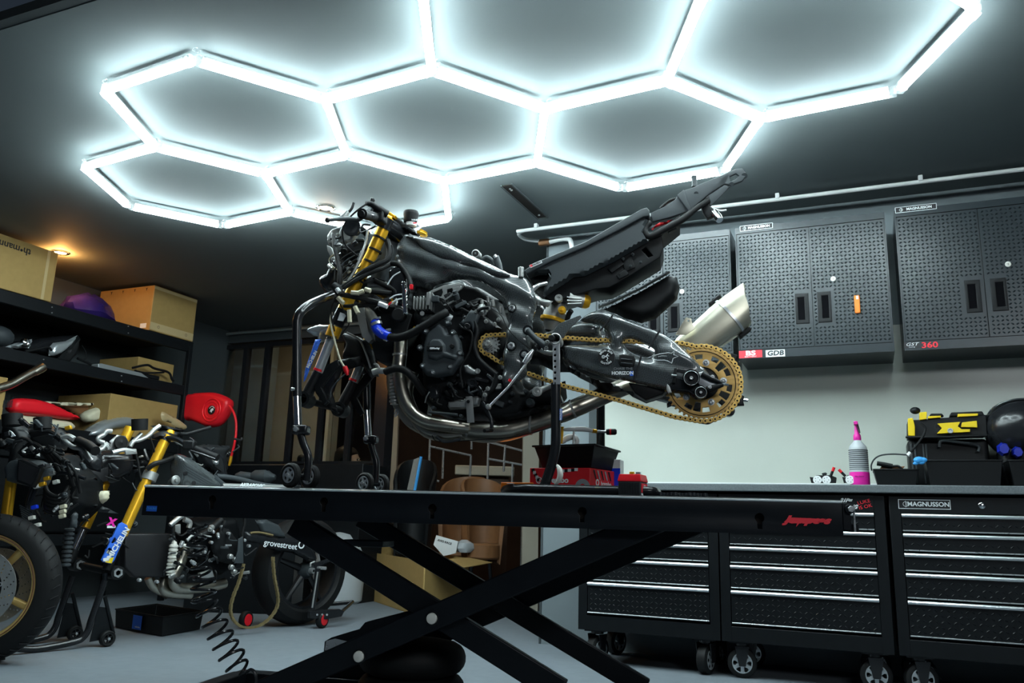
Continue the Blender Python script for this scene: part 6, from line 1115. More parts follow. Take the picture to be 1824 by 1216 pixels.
# lower half, below the bench
p3('radiator', [(222,950),(305,950),(303,1028),(240,1028),(222,1010)], .05, .06, 'inkk', bev=.01); p3('engine_case', [(345,925),(430,915),(440,960),(432,1010),(400,1030),(360,1025),(345,985)], .04, .25, 'hull', w=.05)
p3('side_cover', [(382,955),(395,938),(412,942),(425,960),(432,985),(415,1005),(392,1000),(380,978)], -.03, .05, 'plast', w=.02, g=.01); m = MB(); m.box(F3(406, 971, -.06), (.004, .05, .012)); t3('name_tag', [(401,971,-.05),(412,971,-.05)], .005, 'steel', k=0)
m = MB(); a_, b_ = F3(311, 962, 0), F3(303, 1024, 0); d = b_-a_; pr = [(0, .010)]
for k in range(8): t0 = .02+k*(d.length-.03)/8; pr += [(t0, .015), (t0+.005, .023), (t0+.014, .023), (t0+.019, .015)]
m.lathe(a_, d, pr+[(d.length, .02), (d.length, 0)], 16); obj('bellows_boot', m, M['lbl'], b3)
for pts, r_ in (([(330,975,.05),(322,1000,.04),(310,1025,.03),(315,1045,.03),(345,1047,.04),(380,1043,.05),(400,1038,.06)], .028), ([(300,1020,.1),(290,1040,.09),(300,1055,.08),(340,1058,.08)], .026), ([(265,1028,.12),(275,1045,.12),(300,1058,.12)], .024)): t3('exhaust_header', pts, r_, 'ti', n=12)
t3('coolant_hose', [(350,958,-.02),(372,945,-.03),(395,925,-.03)], .018, 'rubber', n=12); t3('silver_hose', [(303,935,-.05),(315,925,-.05),(325,918,-.05)], .013, 'castm', n=10); t3('breather', [(432,905,-.05),(436,930,-.05),(432,950,-.05),(430,985,-.05)], .008, 'rubber')
p3('alloy_patch', [(312,935),(322,933),(322,950),(312,950)], .0, .02, 'castm'); t3('pipe_elbow', [(328,925,0),(338,930,0),(336,940,0)], .014, 'castm'); t3('lever', [(322,970,-.03),(333,972,-.03),(343,973,-.03)], .009, 'lbl'); t3('lever', [(333,962,-.03),(341,955,-.03),(348,950,-.03)], .009, 'castm')
p3('sump_part', [(357,1021),(378,1014),(382,1027),(360,1031)], -.03, .03, 'castm'); 
for x, y in ((412,991),(421,996),(414,1010),(419,1018)): disc('stud', x, y, -.07, [(-.02, 0), (-.02, .014), (0, .013), (.004, .008), (.004, 0)], 'castm', b3, f=F3, ax=-N3)
for x, y in ((381,947),(397,938),(409,950),(378,966),(366,983),(377,998),(437,962),(445,972),(250,1033),(281,1036)): disc('bolt', x, y, -.06, [(-.02, 0), (-.02, .009), (0, .008), (.003, 0)], 'steel', b3, f=F3, ax=-N3, n=8)
p3('kick_plate', [(425,960),(433,955),(434,1003),(418,1003),(424,980)], -.08, .01, 'plastg')
sw3 = p3('swingarm', [(440,945),(470,952),(500,958),(530,958),(555,965),(566,985),(568,1003),(552,998),(525,985),(490,980),(465,968),(440,965)], -.04, .06, 'blackp', w=.02, g=.012); p3('swingarm_brace', [(458,926),(478,925),(500,935),(515,960),(500,958),(470,950)], -.02, .04, 'plastg', w=.015, g=.012)
text('grovestreet', K3p(-.046).at(500, 970)@Matrix.Rotation(-.12, 4, 'Z'), .046, M['inkw'], sw3, bold=.0004, sx=1.05); ringo(K3p(-.046).P(537, 970), .022, .008, sw3, 'inkw', K3.U)
# rear wheel, seen edge-on behind the hanging chain
cw = F3(533, 1036, .10); cw.z = .315; ax3 = N3
m = MB(); m.lathe(cw-ax3*.09, ax3, [(.02, .22), (0, .235), (.01, .28), (.05, .305), (.09, .312), (.13, .305), (.17, .28), (.18, .235), (.16, .22), (.02, .22)], 44); tw = obj('rear_tyre', m, M['rubber'], b3); m = MB(); m.lathe(cw-ax3*.07, ax3, [(0, .205), (0, .222), (.14, .222), (.14, .205)], 40); obj('rim', m, M['blackp'], tw)
for i in range(5): t_ = 2*PI*i/5+.3; m = MB(); d = K3.U*math.cos(t_)+ZZ*math.sin(t_); m.tube([cw-ax3*.05+d*.04, cw-ax3*.05+d*.21], [.022, .014], 8); obj('spoke', m, M['blackp'], tw)
m = MB(); m.lathe(cw-ax3*.10, ax3, [(0, 0), (0, .03), (.03, .05), (.06, .05)], 24); obj('hub', m, M['plastg'], tw); m = MB(); m.lathe(cw-ax3*.13, ax3, [(0, .008), (0, .016), (.01, .018), (.03, .018)], 12); obj('axle_nut', m, M['steel'], tw)
t3('brake_line', [(560,1000,-.05),(553,1003,-.05),(553,1009,-.05)], .006, 'castm', k=0); t3('axle_pin', [(566,1011,-.06),(580,1012,-.06)], .010, 'steel', k=0)
# hanging chain
pts = [F3(x, y, -.07) for x, y in ((434,1005),(430,1020),(424,1040),(416,1060),(411,1080),(412,1096),(420,1109),(435,1117),(455,1116),(472,1108),(487,1093),(495,1075),(494,1055),(489,1030),(487,1010),(486,990))]; pc = cr(pts, 8); m = MB(); acc = 0; last = pc[0]; k = 0
for i in range(1, len(pc)):
    while (pc[i]-last).length >= .0165:
        d = (pc[i]-last).normalized(); nx_ = last+d*.0165; s = d.cross(N3).normalized()
        for sd in (-1, 1): m.prism([last-s*.0045-d*.005, nx_-s*.0045+d*.005, nx_+s*.0045+d*.005, last+s*.0045-d*.005], N3*.002*sd) if False else m.box((last+nx_)/2+N3*sd*(.009 if k % 2 else .006), (.024, .011, .002), (d, s, N3))
        last = nx_; k += 1
hc_ = obj('hanging_chain', m, M['chain2'], None); tag(hc_, 'gold drive chain hanging in a loop down to the floor under the bench', 'chain')
m = MB(); q = [F3(x, y, -.03) for x, y in ((446,949),(462,948),(486,953))]; m.tube(cr(q, 4), .006, 6); obj('upper_chain_run', m, M['chain2'], b3)
# front stand of the second bike
fs3 = thing('front_stand', 'black front paddock stand under the gold forks of the second bike', 'paddock stand', Z(170, 1145, 0))
for bx_, by_, d in ((0, 0, 0), (-58, -7, .26)):
    q = lambda x, y, z=None: ((lambda p: p if z is None else V((p.x, p.y, z)))(F3(x+bx_, y+by_, d)))
    m = MB(); m.tube(cr([q(187, 1033), q(175, 1068), q(162, 1105), q(157, 1122), q(147, 1136), q(135, 1142), q(100, 1150), q(60, 1156), q(25, 1154)], 5), .015, 12); obj('side_tube', m, M['blackp'], fs3)
    m = MB(); m.tube([q(187, 1063), q(202, 1128)], .009, 8); obj('brace', m, M['black'], fs3); m = MB(); m.prism([q(176, 1080), q(192, 1082), q(206, 1135), q(160, 1143)], N3*.006); obj('gusset', m, M['black'], fs3)
    c = F3(191+bx_, 1138+by_, d-.02); c.z = .037; wheel(fs3, c, -N3, .036, .03, rim='plast')
m = MB(); m.tube([F3(187, 1033, 0), F3(187, 1020, 0)], .012); obj('support_pin', m, M['steelb'], fs3)
# rear stand with red wheels
rs3 = thing('rear_stand', 'low black rear paddock stand with red centred wheels under the second bike', 'paddock stand', Z(590, 1108, 0))
AXR = V((-.93, .36, 0)).normalized()
G = lambda x, y, z, d=-.1: (lambda p: V((p.x, p.y, z)))(F3(x, y, d))
c = F3(575, 1092, -.10); c.z = .048; m = MB(); m.lathe(c-AXR*.015, AXR, [(0, .028), (0, .044), (.008, .048), (.024, .048), (.032, .044), (.032, .028)], 28); w1 = obj('tyre', m, M['rubber'], rs3); m = MB(); m.lathe(c-AXR*.017, AXR, [(0, 0), (0, .032), (.004, .034), (.03, .034), (.03, 0)], 24); obj('red_hub', m, M['red'], w1)
c2_ = F3(440, 1085, .14); c2_.z = .048; m = MB(); m.lathe(c2_-AXR*.015, AXR, [(0, .028), (0, .044), (.008, .048), (.024, .048), (.032, .044), (.032, .028)], 24); w2 = obj('tyre', m, M['rubber'], rs3); m = MB(); m.lathe(c2_-AXR*.017, AXR, [(0, 0), (0, .032), (.03, .034), (.03, 0)], 20); obj('red_hub', m, M['red'], w2)
m = MB(); m.tube(cr([F3(566,1012,-.08), F3(562,1050,-.08), F3(556,1085,-.08)], 3), .016, 10); obj('upright', m, M['blackp'], rs3); m = MB(); m.tube([F3(566,1018,-.12), F3(556,1082,-.12)], .005, 8); obj('upright_rod', m, M['castm'], rs3)
sd = [G(560, 1100, .025), G(610, 1096, .025), G(622, 1090, .025), G(630, 1075, .04)]; m = MB(); m.prism([F3(x, y, -.12) for x, y in ((553,1088),(605,1084),(614,1088),(609,1098),(580,1103),(553,1101))], N3*.03); sa_ = obj('side_arm', m, M['blackp'], rs3, .004)
for x in (565, 574, 582.5): m = MB(); m.cyl(F3(x, 1094.5, -.12), F3(x, 1094.5, -.126), .006, 10); obj('bolt', m, M['steel'], sa_)
m = MB(); m.tube([F3(605, 1092, -.1), F3(628, 1072, .1), F3(560, 1078, .22)], .012, 10); obj('cross_tube', m, M['blackp'], rs3)
# drip tray on the floor with a blue sticker
ta = [Z(205, 1118, 0), Z(288, 1134, 0), Z(356, 1121, 0)]; td = ta[0]+ta[2]-ta[1]; hz_ = .095
dt = tray('drip_tray', 'black oil drip tray with a blue sticker on the floor under the second bike', [ta[0]+V((-.01,0,0)), ta[1]+V((0,-.01,0)), ta[2]+V((.01,0,0)), td+V((0,.01,0))], hz_, ta[:3]+[td], .003, .02)
u = (ta[1]-ta[0]).normalized(); nn = V((u.y, -u.x, 0)); c = ta[0].lerp(ta[1], .52)+ZZ*.052+nn*.016; m = MB(); m.box(c, (.085, .002, .07), (u, nn, ZZ)); s_ = obj('sticker', m, M['inkb'], dt); text('valvoline', frame_of(c+nn*.0015-ZZ*.022+u*.012, u, ZZ), .014, M['inkw'], s_)
# ================================================================ THE THIRD BIKE AT THE PHOTO'S LEFT EDGE
W2 = V((-2.165, 3.55, .302)); b2 = thing('sport_bike', 'motorcycle with gold rimmed front wheel at the left edge of the photo', 'motorcycle', V((-2.165, 3.55, 0)))
ax2 = V((.10, -1, 0)).normalized(); U2 = V((1, .10, 0)).normalized()
m = MB(); m.lathe(W2-ax2*.06, ax2, [(.012, .215), (0, .225), (.004, .262), (.022, .288), (.045, .299), (.06, .301), (.075, .299), (.098, .288), (.116, .262), (.12, .225), (.108, .215), (.012, .215)], 72); ty = obj('front_tyre', m, M['rubber'], b2)
for i in range(44):
    t_ = 2*PI*i/44; d = U2*math.cos(t_)+ZZ*math.sin(t_); tt = -U2*math.sin(t_)+ZZ*math.cos(t_); m = MB(); m.tube([W2+ax2*.048+d*.284, W2+ax2*.028+d*.2965+tt*.012, W2+ax2*.012+d*.3+tt*.016], .0022, 5); obj('tread_groove', m, M['inkk'], ty)
m = MB(); m.lathe(W2-ax2*.055, ax2, [(0, .205), (0, .222), (.006, .228), (.10, .228), (.108, .222), (.108, .205), (.095, .198), (.012, .198), (0, .205)], 64); rm_ = obj('wheel_rim', m, M['gold2'], b2); m = MB(); m.tube([W2+ax2*.054+(U2*math.cos(t)+ZZ*math.sin(t))*.213 for t in [2*PI*i/60 for i in range(60)]], .003, 6, closed=True); obj('rim_groove', m, M['brown'], rm_)
for i in range(5): t_ = 2*PI*i/5+math.radians(-22); d = U2*math.cos(t_)+ZZ*math.sin(t_); m = MB(); m.tube([W2+ax2*.0+d*.03, W2+ax2*.01+d*.12, W2+ax2*.015+d*.205], [.022, .014, .018], 10); obj('spoke', m, M['gold2'], rm_)
for s in (1, -1):
    o_ = [[(.155*math.cos(2*PI*i/48), .155*math.sin(2*PI*i/48)) for i in range(48)], [(.10*math.cos(2*PI*i/40), .10*math.sin(2*PI*i/40)) for i in range(40)]]+[[(r_*math.cos(b+k)+.0035*math.cos(a), r_*math.sin(b+k)+.0035*math.sin(a)) for a in range(0, 6)] for k, r_ in ((0, .110), (.07, .122), (.14, .134), (.21, .145)) for b in [2*PI*i/20 for i in range(20)]]
    dr_ = plate('brake_disc', o_, frame_of(W2+ax2*.075*s+ax2*.0025, U2, ZZ), .005, M['castm'], b2)
    m = MB(); m.lathe(W2+ax2*(.062 if s > 0 else -.072), ax2, [(0, .02), (0, .098), (.006, .098), (.006, .075), (.008, .05), (.008, .02)], 30); ca = obj('disc_carrier', m, M['plast'], dr_)
    for i in range(8): t_ = 2*PI*i/8+.2; p = W2+ax2*.078*s+(U2*math.cos(t_)+ZZ*math.sin(t_))*.094; m = MB(); m.lathe(p, ax2*s, [(0, .009), (.003, .009), (.003, .005), (0, .005)], 12); obj('disc_button', m, M['steel'], dr_)
F2 = lambda x, y, b=0: onp(x, y, V((0, 1, 0)), 3.62+b)
def t2(name, pts, r, mt, par=None, n=9, k=4): return tb(name, pts, r, mt, par or b2, n=n, k=k, f=F2)
P2 = lambda d: Pl(V((-3, 3.62+d, 0)), V((-1, 3.62+d, 0)))
def p2_(name, pts, d, th, mt, w=None, g=.014, bev=.004, par=None): return pp(name, pts, P2(d), th, mt, par or b2, w=w, g=g, bev=bev)
t2('fork_tube', [(8,945,.06),(13,905,.06),(21,850,.06)], .023, 'gold', n=20, k=0); t2('fork_crown', [(21,852,.06),(32,790,.06)], .026, 'plast', n=16, k=0)
p2_('radiator_duct', [(0,830),(20,812),(38,815),(60,818),(75,832),(62,862),(55,870),(25,862),(5,858)], -.05, .14, 'plastg', w=.02); p2_('duct_opening', [(31,818),(40,817),(73,833),(65,855),(57,868),(29,858)], -.075, .03, 'plast', bev=.004); p2_('duct_hole', [(34,821),(68,836),(55,863),(32,854)], -.078, .006, 'inkk', bev=.0)
for x0, y0, r_ in ((22, 746, .040), (76, 752, .036)): t2('reservoir_sock', [(x0, y0+12, 0), (x0, y0-8, 0)], [r_, r_*1.05], 'rubber', k=0, n=18)
t2('handlebar', [(60,775,0),(90,770,-.05),(112,785,-.1)], .014, 'plast'); t2('lever', [(115,784,-.1),(130,796,-.14),(148,800,-.16),(158,815,-.2),(163,820,-.2)], .010, 'castm', n=10); t2('lever_end', [(110,780,-.1),(122,777,-.1),(132,782,-.1)], .012, 'castm')
t2('grip', [(140,785,-.15),(158,793,-.2),(170,803,-.24)], .020, 'rubber', k=0, n=14); p2_('dash', [(45,762),(70,755),(95,760),(110,775),(100,800),(75,805),(50,790)], .1, .12, 'plast', w=.02); p2_('headlight_back', [(0,740),(30,755),(45,775),(40,800),(10,810),(-10,790)], .05, .14, 'plast', w=.03)
p2_('screen_tip', [(16,766),(20,768),(27,776),(20,778)], -.05, .006, 'inkw', bev=0); p2_('pod', [(43,790),(55,785),(62,795),(66,812),(58,812),(46,798)], -.02, .05, 'castm', w=.02, g=.008); p2_('body', [(75,800),(110,805),(150,850),(150,900),(120,930),(85,920),(70,880)], .25, .25, 'hull', w=.05)
for k in range(6): t2('cable_loop', [(80,862+k*7,0),(85,876+k*7,-.02),(100,884+k*6,-.03),(115,878+k*7,-.02),(122,866+k*7,0)], .009, 'rubber')
for k in range(5): t2('loom', [(10+k*25,800+k*6,0),(40+k*18,780+k*9,-.03),(70+k*16,800+k*10,-.03),(95+k*12,830+k*12,0)], .007+.002*(k % 2), 'rubber')
for pts in ([(112,800),(100,815),(95,828)], [(70,858),(60,880),(50,900)], [(100,845),(110,842),(130,845),(152,852)], [(48,905),(52,885),(62,860)]): t2('strut', [(x, y, -.02) for x, y in pts], .008, 'steelb')
for x, y, mt in ((88, 829, 'castm'), (93, 843, 'castm'), (100, 858, 'lbl'), (115, 830, 'steel'), (84, 852, 'gold'), (76, 862, 'gold'), (66, 866, 'lbl'), (122, 762, 'gold'), (113, 902, 'cream'), (112, 911, 'cream'), (111, 919, 'cream'), (62, 903, 'blue'), (57, 922, 'lbl'), (67, 935, 'lbl')): m = MB(); m.box(F2(x, y, -.03), (.026, .02, .017), (V((.95, 0, .3)), V((0, 1, 0)), V((-.3, 0, .95)))); obj('connector', m, M[mt], b2, .003)
for k in range(8): t2('cooling_fin', [(35+k*.8, 900+k*4, -.02), (58-k*.5, 912+k*4, -.02)], .004, 'plastg', k=0, n=6)
m = MB(); a_, b_ = F2(124, 940, .1), F2(116, 1010, .1); d = b_-a_; pr = []
for k in range(9): t0 = k*d.length/9; pr += [(t0, .014), (t0+.004, .022), (t0+.012, .022), (t0+.016, .014)]
m.lathe(a_, d, pr, 14); obj('bellows_boot', m, M['plastg'], b2); p2_('side_pod', [(122,918),(130,910),(135,915),(132,940),(120,940)], .05, .04, 'plastg', w=.015, g=.008)
p2_('front_duct', [(130,790),(150,800),(172,812),(170,840),(150,835),(135,820)], .15, .10, 'blackp', w=.03); tb('prop', [(0,1165,0),(0,1176,0)], .02, 'black', b2, k=0, f=F2)
p2_('cup', [(163,874),(190,873),(188,888),(178,897),(168,893)], .4, .06, 'cream', w=.02, g=.01)
def clutter(par, f, box_, n, seed, b0, b1, s=1.0):
    r = random.Random(seed); x0, y0, x1, y1 = box_; U = lambda a, b: r.uniform(a, b)
    for k in range(n):
        x, y, b = U(x0, x1), U(y0, y1), U(b0, b1); kind = r.random()
        if kind < .5:
            a = U(0, 2*PI); L_ = U(14, 34)*s; dx, dy = math.cos(a)*L_, math.sin(a)*L_*.7; cx, cy = U(-9, 9), U(-9, 9)
            tb('cable', [(x, y, b), (x+dx*.4+cx, y+dy*.4+cy, b-.01), (x+dx, y+dy, b)], U(.0025, .0065), r.choice(('rubber', 'plastg', 'plast', 'plast', 'castm')), par, k=4, f=f, n=6)
        elif kind < .8:
            p = f(x, y, b); d = V((U(-1, 1), U(-1, -.2), U(-1, 1))).normalized(); m = MB(); q = U(.006, .014); m.lathe(p, d, [(-.02, q*1.2), (0, q*1.2), (.002, q*.9), (.012, q*.8), (.013, q*.4), (.009, 0)], 10); obj('fitting', m, M[r.choice(('plastg', 'castm', 'steel', 'plast', 'blackp'))], par)
        else:
            p = f(x, y, b); a = U(-.8, .8); X = V((math.cos(a), 0, math.sin(a))); Zc = V((-math.sin(a), 0, math.cos(a))); m = MB(); m.box(p, (U(.02, .05), .02, U(.008, .02)), (X, V((0, 1, 0)), Zc)); obj('plug_block', m, M[r.choice(('plast', 'blackp', 'plastg', 'blackp', 'castm'))], par, .003)
clutter(b2, F2, (0, 748, 150, 830), 34, 11, -.12, .05); clutter(b2, F2, (60, 830, 160, 930), 22, 12, -.05, .1)
clutter(b3, F3, (165, 800, 300, 870), 18, 13, .0, .12); clutter(b3, F3, (300, 925, 440, 1035), 48, 14, -.10, .0); clutter(b3, F3, (310, 780, 420, 850), 14, 15, -.02, .1)
clutter(b3, F3, (150, 930, 250, 1000), 12, 16, .05, .2)
clutter(bike, B, (585, 405, 650, 500), 22, 17, .22, .34); clutter(bike, B, (600, 500, 700, 560), 14, 18, .20, .30, .7); clutter(bike, B, (790, 520, 895, 570), 20, 19, .195, .24, .6); clutter(bike, B, (770, 670, 900, 740), 16, 20, .20, .24, .6); clutter(bike, B, (940, 500, 1010, 560), 8, 21, .26, .34, .5)
# ================================================================ STORE ROOM AND OFFICE
Yp = lambda x, y, Y: onp(x, y, V((0, 1, 0)), Y)
# open carton on the floor
cA, cB, cR = Z(664, 1070, 0), Z(752, 1100, 0), Z(832, 1085, 0); cD = cA+cR-cB; hb_ = .36
oc = thing('open_carton', 'large open cardboard carton with raised flaps on the floor behind the lift', 'cardboard box', (cA+cR)/2)
for k, (a_, b_) in enumerate(((cA, cB), (cB, cR), (cR, cD), (cD, cA))): u = (b_-a_).normalized(); nn = V((-u.y, u.x, 0)); m = MB(); m.prism([a_, b_, b_+ZZ*hb_, a_+ZZ*hb_], nn*.006); obj('side', m, M['card'], oc)
m = MB(); m.prism([q+ZZ*.002 for q in (cA, cB, cR, cD)], ZZ*.005); obj('bottom', m, M['card'], oc)
T_ = lambda q: q+ZZ*hb_
o1 = (cD-cA)*.5; m = MB(); m.prism([T_(cA), T_(cD), T_(cD)+V((-.05, -.02, .17)), T_(cA)+V((-.02, -.02, .19))], (cB-cA).normalized()*.005); obj('flap', m, M['card'], oc)
u = (cR-cB).normalized(); nn = V((u.y, -u.x, 0)); m = MB(); m.prism([T_(cB)+u*.02, T_(cR), T_(cR)+V((.17, .02, -.03)), T_(cB)+V((.20, -.02, -.05))], ZZ*.005); obj('flap', m, M['card'], oc)
ib = thing('parts_carton', 'small white printed carton sticking out of the open cardboard carton', 'carton', T_((cA+cR)/2)-ZZ*.1); P5 = Pl(V((-1, (cA+cR).y/2, 0)), V((1, (cA+cR).y/2, 0))); pb = pp('carton_body', [(772,970),(777,953),(816,964),(812,985),(790,990)], P5, .05, 'white', ib, bev=.001); text('AVIO RACE', P5.at(792, 965, .002)@Matrix.Rotation(-.25, 4, 'Z'), .022, M['inkk'], pb, bold=.0005)
m = MB(); c = P5.P(826, 972)+V((0, .06, 0)); m.loft([[c+V((r_*math.cos(t)*(1+.2*math.sin(3*t+k)), r_*.8*math.sin(t), z_)) for t in [2*PI*i/14 for i in range(14)]] for k, (z_, r_) in enumerate(((-.05, .05), (-.02, .07), (.02, .06), (.045, .02)))]); tag(obj('plastic_wrap', m, M['bottle'], None), 'crumpled clear plastic wrap poking out of the open cardboard carton', 'plastic wrap')
m = MB(); c = Z(594, 1075, 0)+V((-.0, .1, 0)); c.z = 0; m.lathe(c, ZZ, [(0, .0), (0, .17), (.02, .19), (.25, .20), (.42, .17), (.50, .10), (.52, 0)], 34); tag(obj('storage_drum', m, M['bottle'], None), 'rounded pale grey drum behind the rear stand and the lift arm', 'drum')
# person at a desk behind the panes
pe = thing('person', 'person with dark hair and black headphones sitting behind the window in profile', 'person', V((-1.50, 7.35, 0)))
hp = Yp(618, 818, 7.3)
def rings(c, spec, n=20): return [[c+V((x0+rx*math.cos(t), ry*math.sin(t), z)) for t in [2*PI*i/n for i in range(n)]] for z, x0, rx, ry in spec]
prof = [(-.135, -.02, .045, .05), (-.11, -.005, .06, .055), (-.085, .015, .075, .062), (-.06, .022, .085, .068), (-.04, .02, .09, .071), (-.02, .018, .092, .073), (0, .015, .094, .075), (.03, .008, .096, .077), (.06, 0, .09, .073), (.09, -.005, .07, .056), (.108, -.01, .03, .03)]
m = MB(); m.loft(rings(hp, [(-.62, -.06, .10, .20), (-.5, -.06, .12, .20), (-.33, -.05, .13, .22), (-.24, -.04, .10, .20), (-.20, -.03, .06, .08), (-.16, -.025, .05, .055)]+prof)); hd = obj('body', m, M['skin'], pe)
for q, r_ in ((V((.115, 0, -.025)), (.016, .012, .022)), (V((.106, 0, -.065)), (.012, .022, .010)), (V((.098, 0, -.10)), (.018, .022, .014)), (V((.102, 0, .012)), (.012, .05, .010))): m = MB(); m.ball(hp+q, r_, 12); obj('face_feature', m, M['skin'], hd)
for s in (-1, 1): m = MB(); m.ball(hp+V((.098, .03*s, -.003)), (.010, .012, .007), 10); obj('eye', m, M['inkk'], hd); m = MB(); m.ball(hp+V((-.005, .078*s, -.02)), (.018, .012, .030), 12); obj('ear', m, M['skin'], hd)
m = MB(); m.loft([[hp+V((x0+rx*math.cos(t), ry*math.sin(t), z+.035*max(0, math.cos(t))*(1 if z < .06 else 0))) for t in [2*PI*i/22 for i in range(22)]] for z, x0, rx, ry in ((-.06, -.035, .075, .078), (-.02, -.02, .095, .084), (.02, -.008, .107, .087), (.06, -.006, .104, .085), (.095, -.008, .08, .066), (.122, -.01, .03, .03))]); obj('hair', m, M['hair'], pe)
m = MB(); m.tube([hp+V((-.01, .098*math.cos(t), -.01+.135*math.sin(t))) for t in [PI*i/16 for i in range(17)]], .008, 8); hp_ = obj('headphones', m, M['plast'], pe)
for s in (-1, 1): m = MB(); m.lathe(hp+V((-.01, .082*s, -.02)), V((0, s, 0)), [(0, .034), (.012, .038), (.028, .034), (.03, 0)], 20); obj('ear_cup', m, M['plast'], hp_)
m = MB(); m.loft(rings(hp, [(-.60, -.06, .17, .24), (-.45, -.06, .15, .25), (-.32, -.055, .14, .235), (-.25, -.045, .10, .16), (-.225, -.035, .07, .08)])); obj('dark_shirt', m, M['plast'], pe)
for s in (-1, 1): a_ = hp+V((-.05, .22*s, -.30)); m = MB(); m.tube(cr([a_, a_+V((.02, .02*s, -.24)), a_+V((.26, -.02*s, -.27))], 6), [.055-.0012*i for i in range(13)], 10); obj('sleeve', m, M['plast'], pe); m = MB(); h_ = a_+V((.30, -.02*s, -.27)); m.ball(h_, (.045, .038, .018), 12); [m.tube([h_+V((.03, .012*(k-1.5), 0)), h_+V((.075-.006*abs(k-1.5), .013*(k-1.5), -.008)), h_+V((.095-.008*abs(k-1.5), .013*(k-1.5), -.02))], [.009, .008, .006], 7) for k in range(4)]; m.tube([h_+V((0, -.03*s, 0)), h_+V((.03, -.05*s, -.005)), h_+V((.05, -.052*s, -.01))], [.010, .009, .007], 7); obj('hand', m, M['skin'], pe)
m = MB(); m.box(V((-1.45, 7.35, .43)), (.5, .5, .08)); ch_ = thing('office_chair', 'black office chair under the person behind the window', 'chair', V((-1.56, 7.35, 0))); obj('seat', m, M['plast'], ch_, .02); m = MB(); m.box(V((-1.80, 7.35, .85)), (.08, .46, .6)); obj('backrest', m, M['plast'], ch_, .03); m = MB(); m.cyl(V((-1.45, 7.35, .04)), V((-1.45, 7.35, .39)), .03); obj('stem', m, M['steelb'], ch_); m = MB(); m.box(V((-1.45, 7.35, .02)), (.5, .06, .04)); m.box(V((-1.45, 7.35, .02)), (.06, .5, .04)); obj('base', m, M['plast'], ch_)
for s in (-1, 1): m = MB(); m.tube(cr([V((-1.5, 7.35+.1*s, .53)), V((-1.08, 7.35+.12*s, .55)), V((-1.03, 7.35+.12*s, .3)), V((-1.03, 7.35+.12*s, .05))], 5), [.09-.003*i for i in range(16)], 10); obj('trouser_leg', m, M['plast'], pe); m = MB(); m.ball(V((-.98, 7.35+.12*s, .045)), (.13, .05, .045), 12); obj('shoe', m, M['inkk'], pe)
# shop seen past the black post
struct('wall_shop', MB().prism([Yp(690, 600, 7.9), Yp(714, 600, 7.9), V((Yp(708, 880, 7.9).x, 7.9, 0)), V((Yp(684, 880, 7.9).x, 7.9, 0))], V((0, .1, 0))), M['beige'])
struct('pillar_shop', MB().prism([Yp(934, 560, 6.2), Yp(962, 560, 6.2), V((Yp(962, 880, 6.2).x, 6.2, 0)), V((Yp(934, 880, 6.2).x, 6.2, 0))], V((0, .3, 0))), M['beige'])
def grid(label, Y, segs):
    q0 = segs[0][0]; t = thing('display_rack', label, 'display rack', V((Yp(q0[0], q0[1], Y).x, Y, 0)), 'steel frame display racks')
    for a_, b_ in segs: m = MB(); m.tube([Yp(a_[0], a_[1], Y+(a_[0]-760)*-.0), Yp(b_[0], b_[1], Y)], .010, 8); obj('rail', m, M['steel'], t)
    for x in sorted({s[0][0] for s in segs if s[0][0] == s[1][0]}): m = MB(); p = Yp(x, 860, Y); m.tube([p, V((p.x, p.y, 0))], .010, 8); obj('leg', m, M['steel'], t)
grid('left thin steel frame display rack in the dim shop', 7.4, [((766,780),(763,872)), ((767,795),(839,811)), ((790,801),(788,852)), ((839,811),(836,872)), ((763,852),(782,857)), ((840,760),(840,800))])
grid('right thin steel frame display rack in the dim shop beside the pillar', 7.0, [((871,787),(932,803)), ((870,817),(932,828)), ((932,803),(932,872)), ((870,787),(868,872)), ((913,826),(912,872)), ((900,792),(897,840))])
def tub(label, x, y, Y, r, h, mt, rot=0):
    p = Yp(x, y, Y); t = thing('tub_chair', label, 'chair', V((p.x, p.y, 0)), 'chairs in the dim shop'); zt = p.z; ring = []
    for k in range(15):
        a = rot+math.radians(-120+240*k/14); e = 1-.35*(abs(k-7)/7)**2.5; d = V((math.cos(a), math.sin(a), 0)); b_ = V((p.x, p.y, 0)); z1 = .42+(zt-.42)*e
        ring.append([b_+d*r*.85+ZZ*.30, b_+d*r*1.05+ZZ*(z1-.03), b_+d*r*1.0+ZZ*z1, b_+d*r*.88+ZZ*z1, b_+d*r*.70+ZZ*.32])
    m = MB(); m.loft(ring); obj('shell', m, M[mt], t); m = MB(); m.cyl(V((p.x, p.y, .34)), V((p.x, p.y, .46)), r*.82, 24); obj('seat', m, M[mt], t)
    for k in range(4): a = PI/4+PI/2*k; d = V((math.cos(a), math.sin(a), 0))*r; m = MB(); m.tube([V((p.x, p.y, .34))+d*.5, V((p.x, p.y, 0))+d*.8], .012, 8); obj('leg', m, M['steelb'], t)
tub('tan leather tub chair seen through the left display rack', 826, 846, 6.9, .20, .7, 'brown', 1.2); tub('olive tan tub chair standing between the two display racks', 862, 850, 6.6, .18, .7, 'brown', 1.9); tub('black chair with rounded back beside the blue edged board', 742, 815, 6.75, .17, .9, 'plast', 1.5)
m = MB(); m.prism([Yp(725, 872, 6.6), Yp(737, 818, 6.6), Yp(750, 813, 6.6), Yp(740, 873, 6.6)], V((0, .03, 0))); bl = obj('leaning_board', m, M['wood2'], None); tag(bl, 'tilted grey board with a bright blue edge standing in the shop', 'board'); m = MB(); m.tube([Yp(738.5, 874, 6.58), Yp(750, 813, 6.58)], .012, 6); obj('blue_edge', m, M['cyan'], bl)
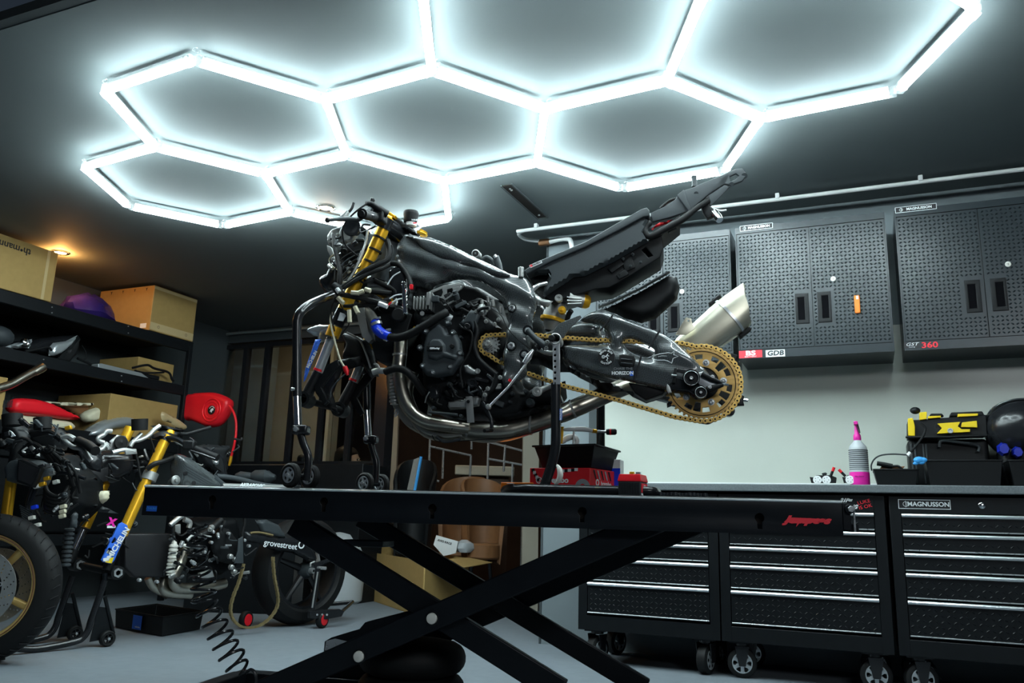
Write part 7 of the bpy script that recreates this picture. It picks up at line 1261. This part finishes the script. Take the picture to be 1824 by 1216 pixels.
sf = thing('shop_counter', 'long pale counter in the dim shop behind the display racks', 'counter', Yp(865, 860, 7.9)*1.0); sf.location.z = 0; ANC[sf.name] = V(sf.location); p, q = Yp(812, 838, 7.9), Yp(916, 838, 7.9); m = MB(); m.box(V(((p.x+q.x)/2, 7.9, p.z)), (q.x-p.x, .3, .09)); obj('counter_top', m, M['lbl2'], sf, .01); m = MB(); m.box(V(((p.x+q.x)/2, 7.95, (p.z-.05)/2)), (q.x-p.x-.1, .2, p.z-.05)); obj('counter_base', m, M['wood'], sf)
dk = thing('office_desk', 'low dark desk standing in front of the office window sill', 'desk', RF(-3.9, 5.5, 0)); m = MB(); 
sc_ = abox('dark_cabinet', 'low black cabinet under the window behind the bench', 'cabinet', W(560, 860, 5.5).dot(WD), W(664, 860, 5.5).dot(WD), 5.35, 5.69, 0, W(640, 829, 5.69).z-.01, 'black')
bpy.data.objects.remove(dk)
m = MB(); c = RF(-3.95, 5.2, 0); c = V((Yp(462, 845, 5.6).x, 5.6, 0)); q = Yp(462, 846, 5.6); m.box(V((q.x-.05, q.y+.1, (q.z-.06)/2)), (.7, .3, q.z-.06)); tag(obj('low_cupboard', m, M['black'], None, .005), 'low black cupboard holding the grey machine part behind the second bike', 'cupboard')
m = MB(); m.loft([[q+V((x_, .0, -.01))+V((0, r_*math.cos(a), r_*(.8+.2*math.sin(3*a))*math.sin(a))) for a in [2*PI*i/14 for i in range(14)]] for x_, r_ in ((-.16, .02), (-.12, .045), (-.05, .035), (-.02, .06), (.05, .065), (.08, .04), (.11, .02))]); tag(obj('alternator_cover', m, M['plastg'], None), 'dull metal engine casing lying on the low black cupboard', 'engine part')
# lamps of the office and the shop, warm and dim
def lamp(name, p, e, col, size, rot=(0, 0, 0), sy=None):
    ld = bpy.data.lights.new(name, 'AREA'); ld.energy = e; ld.color = col; ld.size = size; ld.shape = 'RECTANGLE' if sy else 'SQUARE'
    if sy: ld.size_y = sy
    lo = bpy.data.objects.new(name, ld); C.objects.link(lo); lo.location = p; lo.rotation_euler = rot; return lo
lamp('office_lamp', V((-1.9, 7.2, 2.7)), 4.5, (1, .72, .42), .5); lamp('shop_lamp', V((.2, 7.4, 2.7)), 1.0, (1, .8, .6), .5)
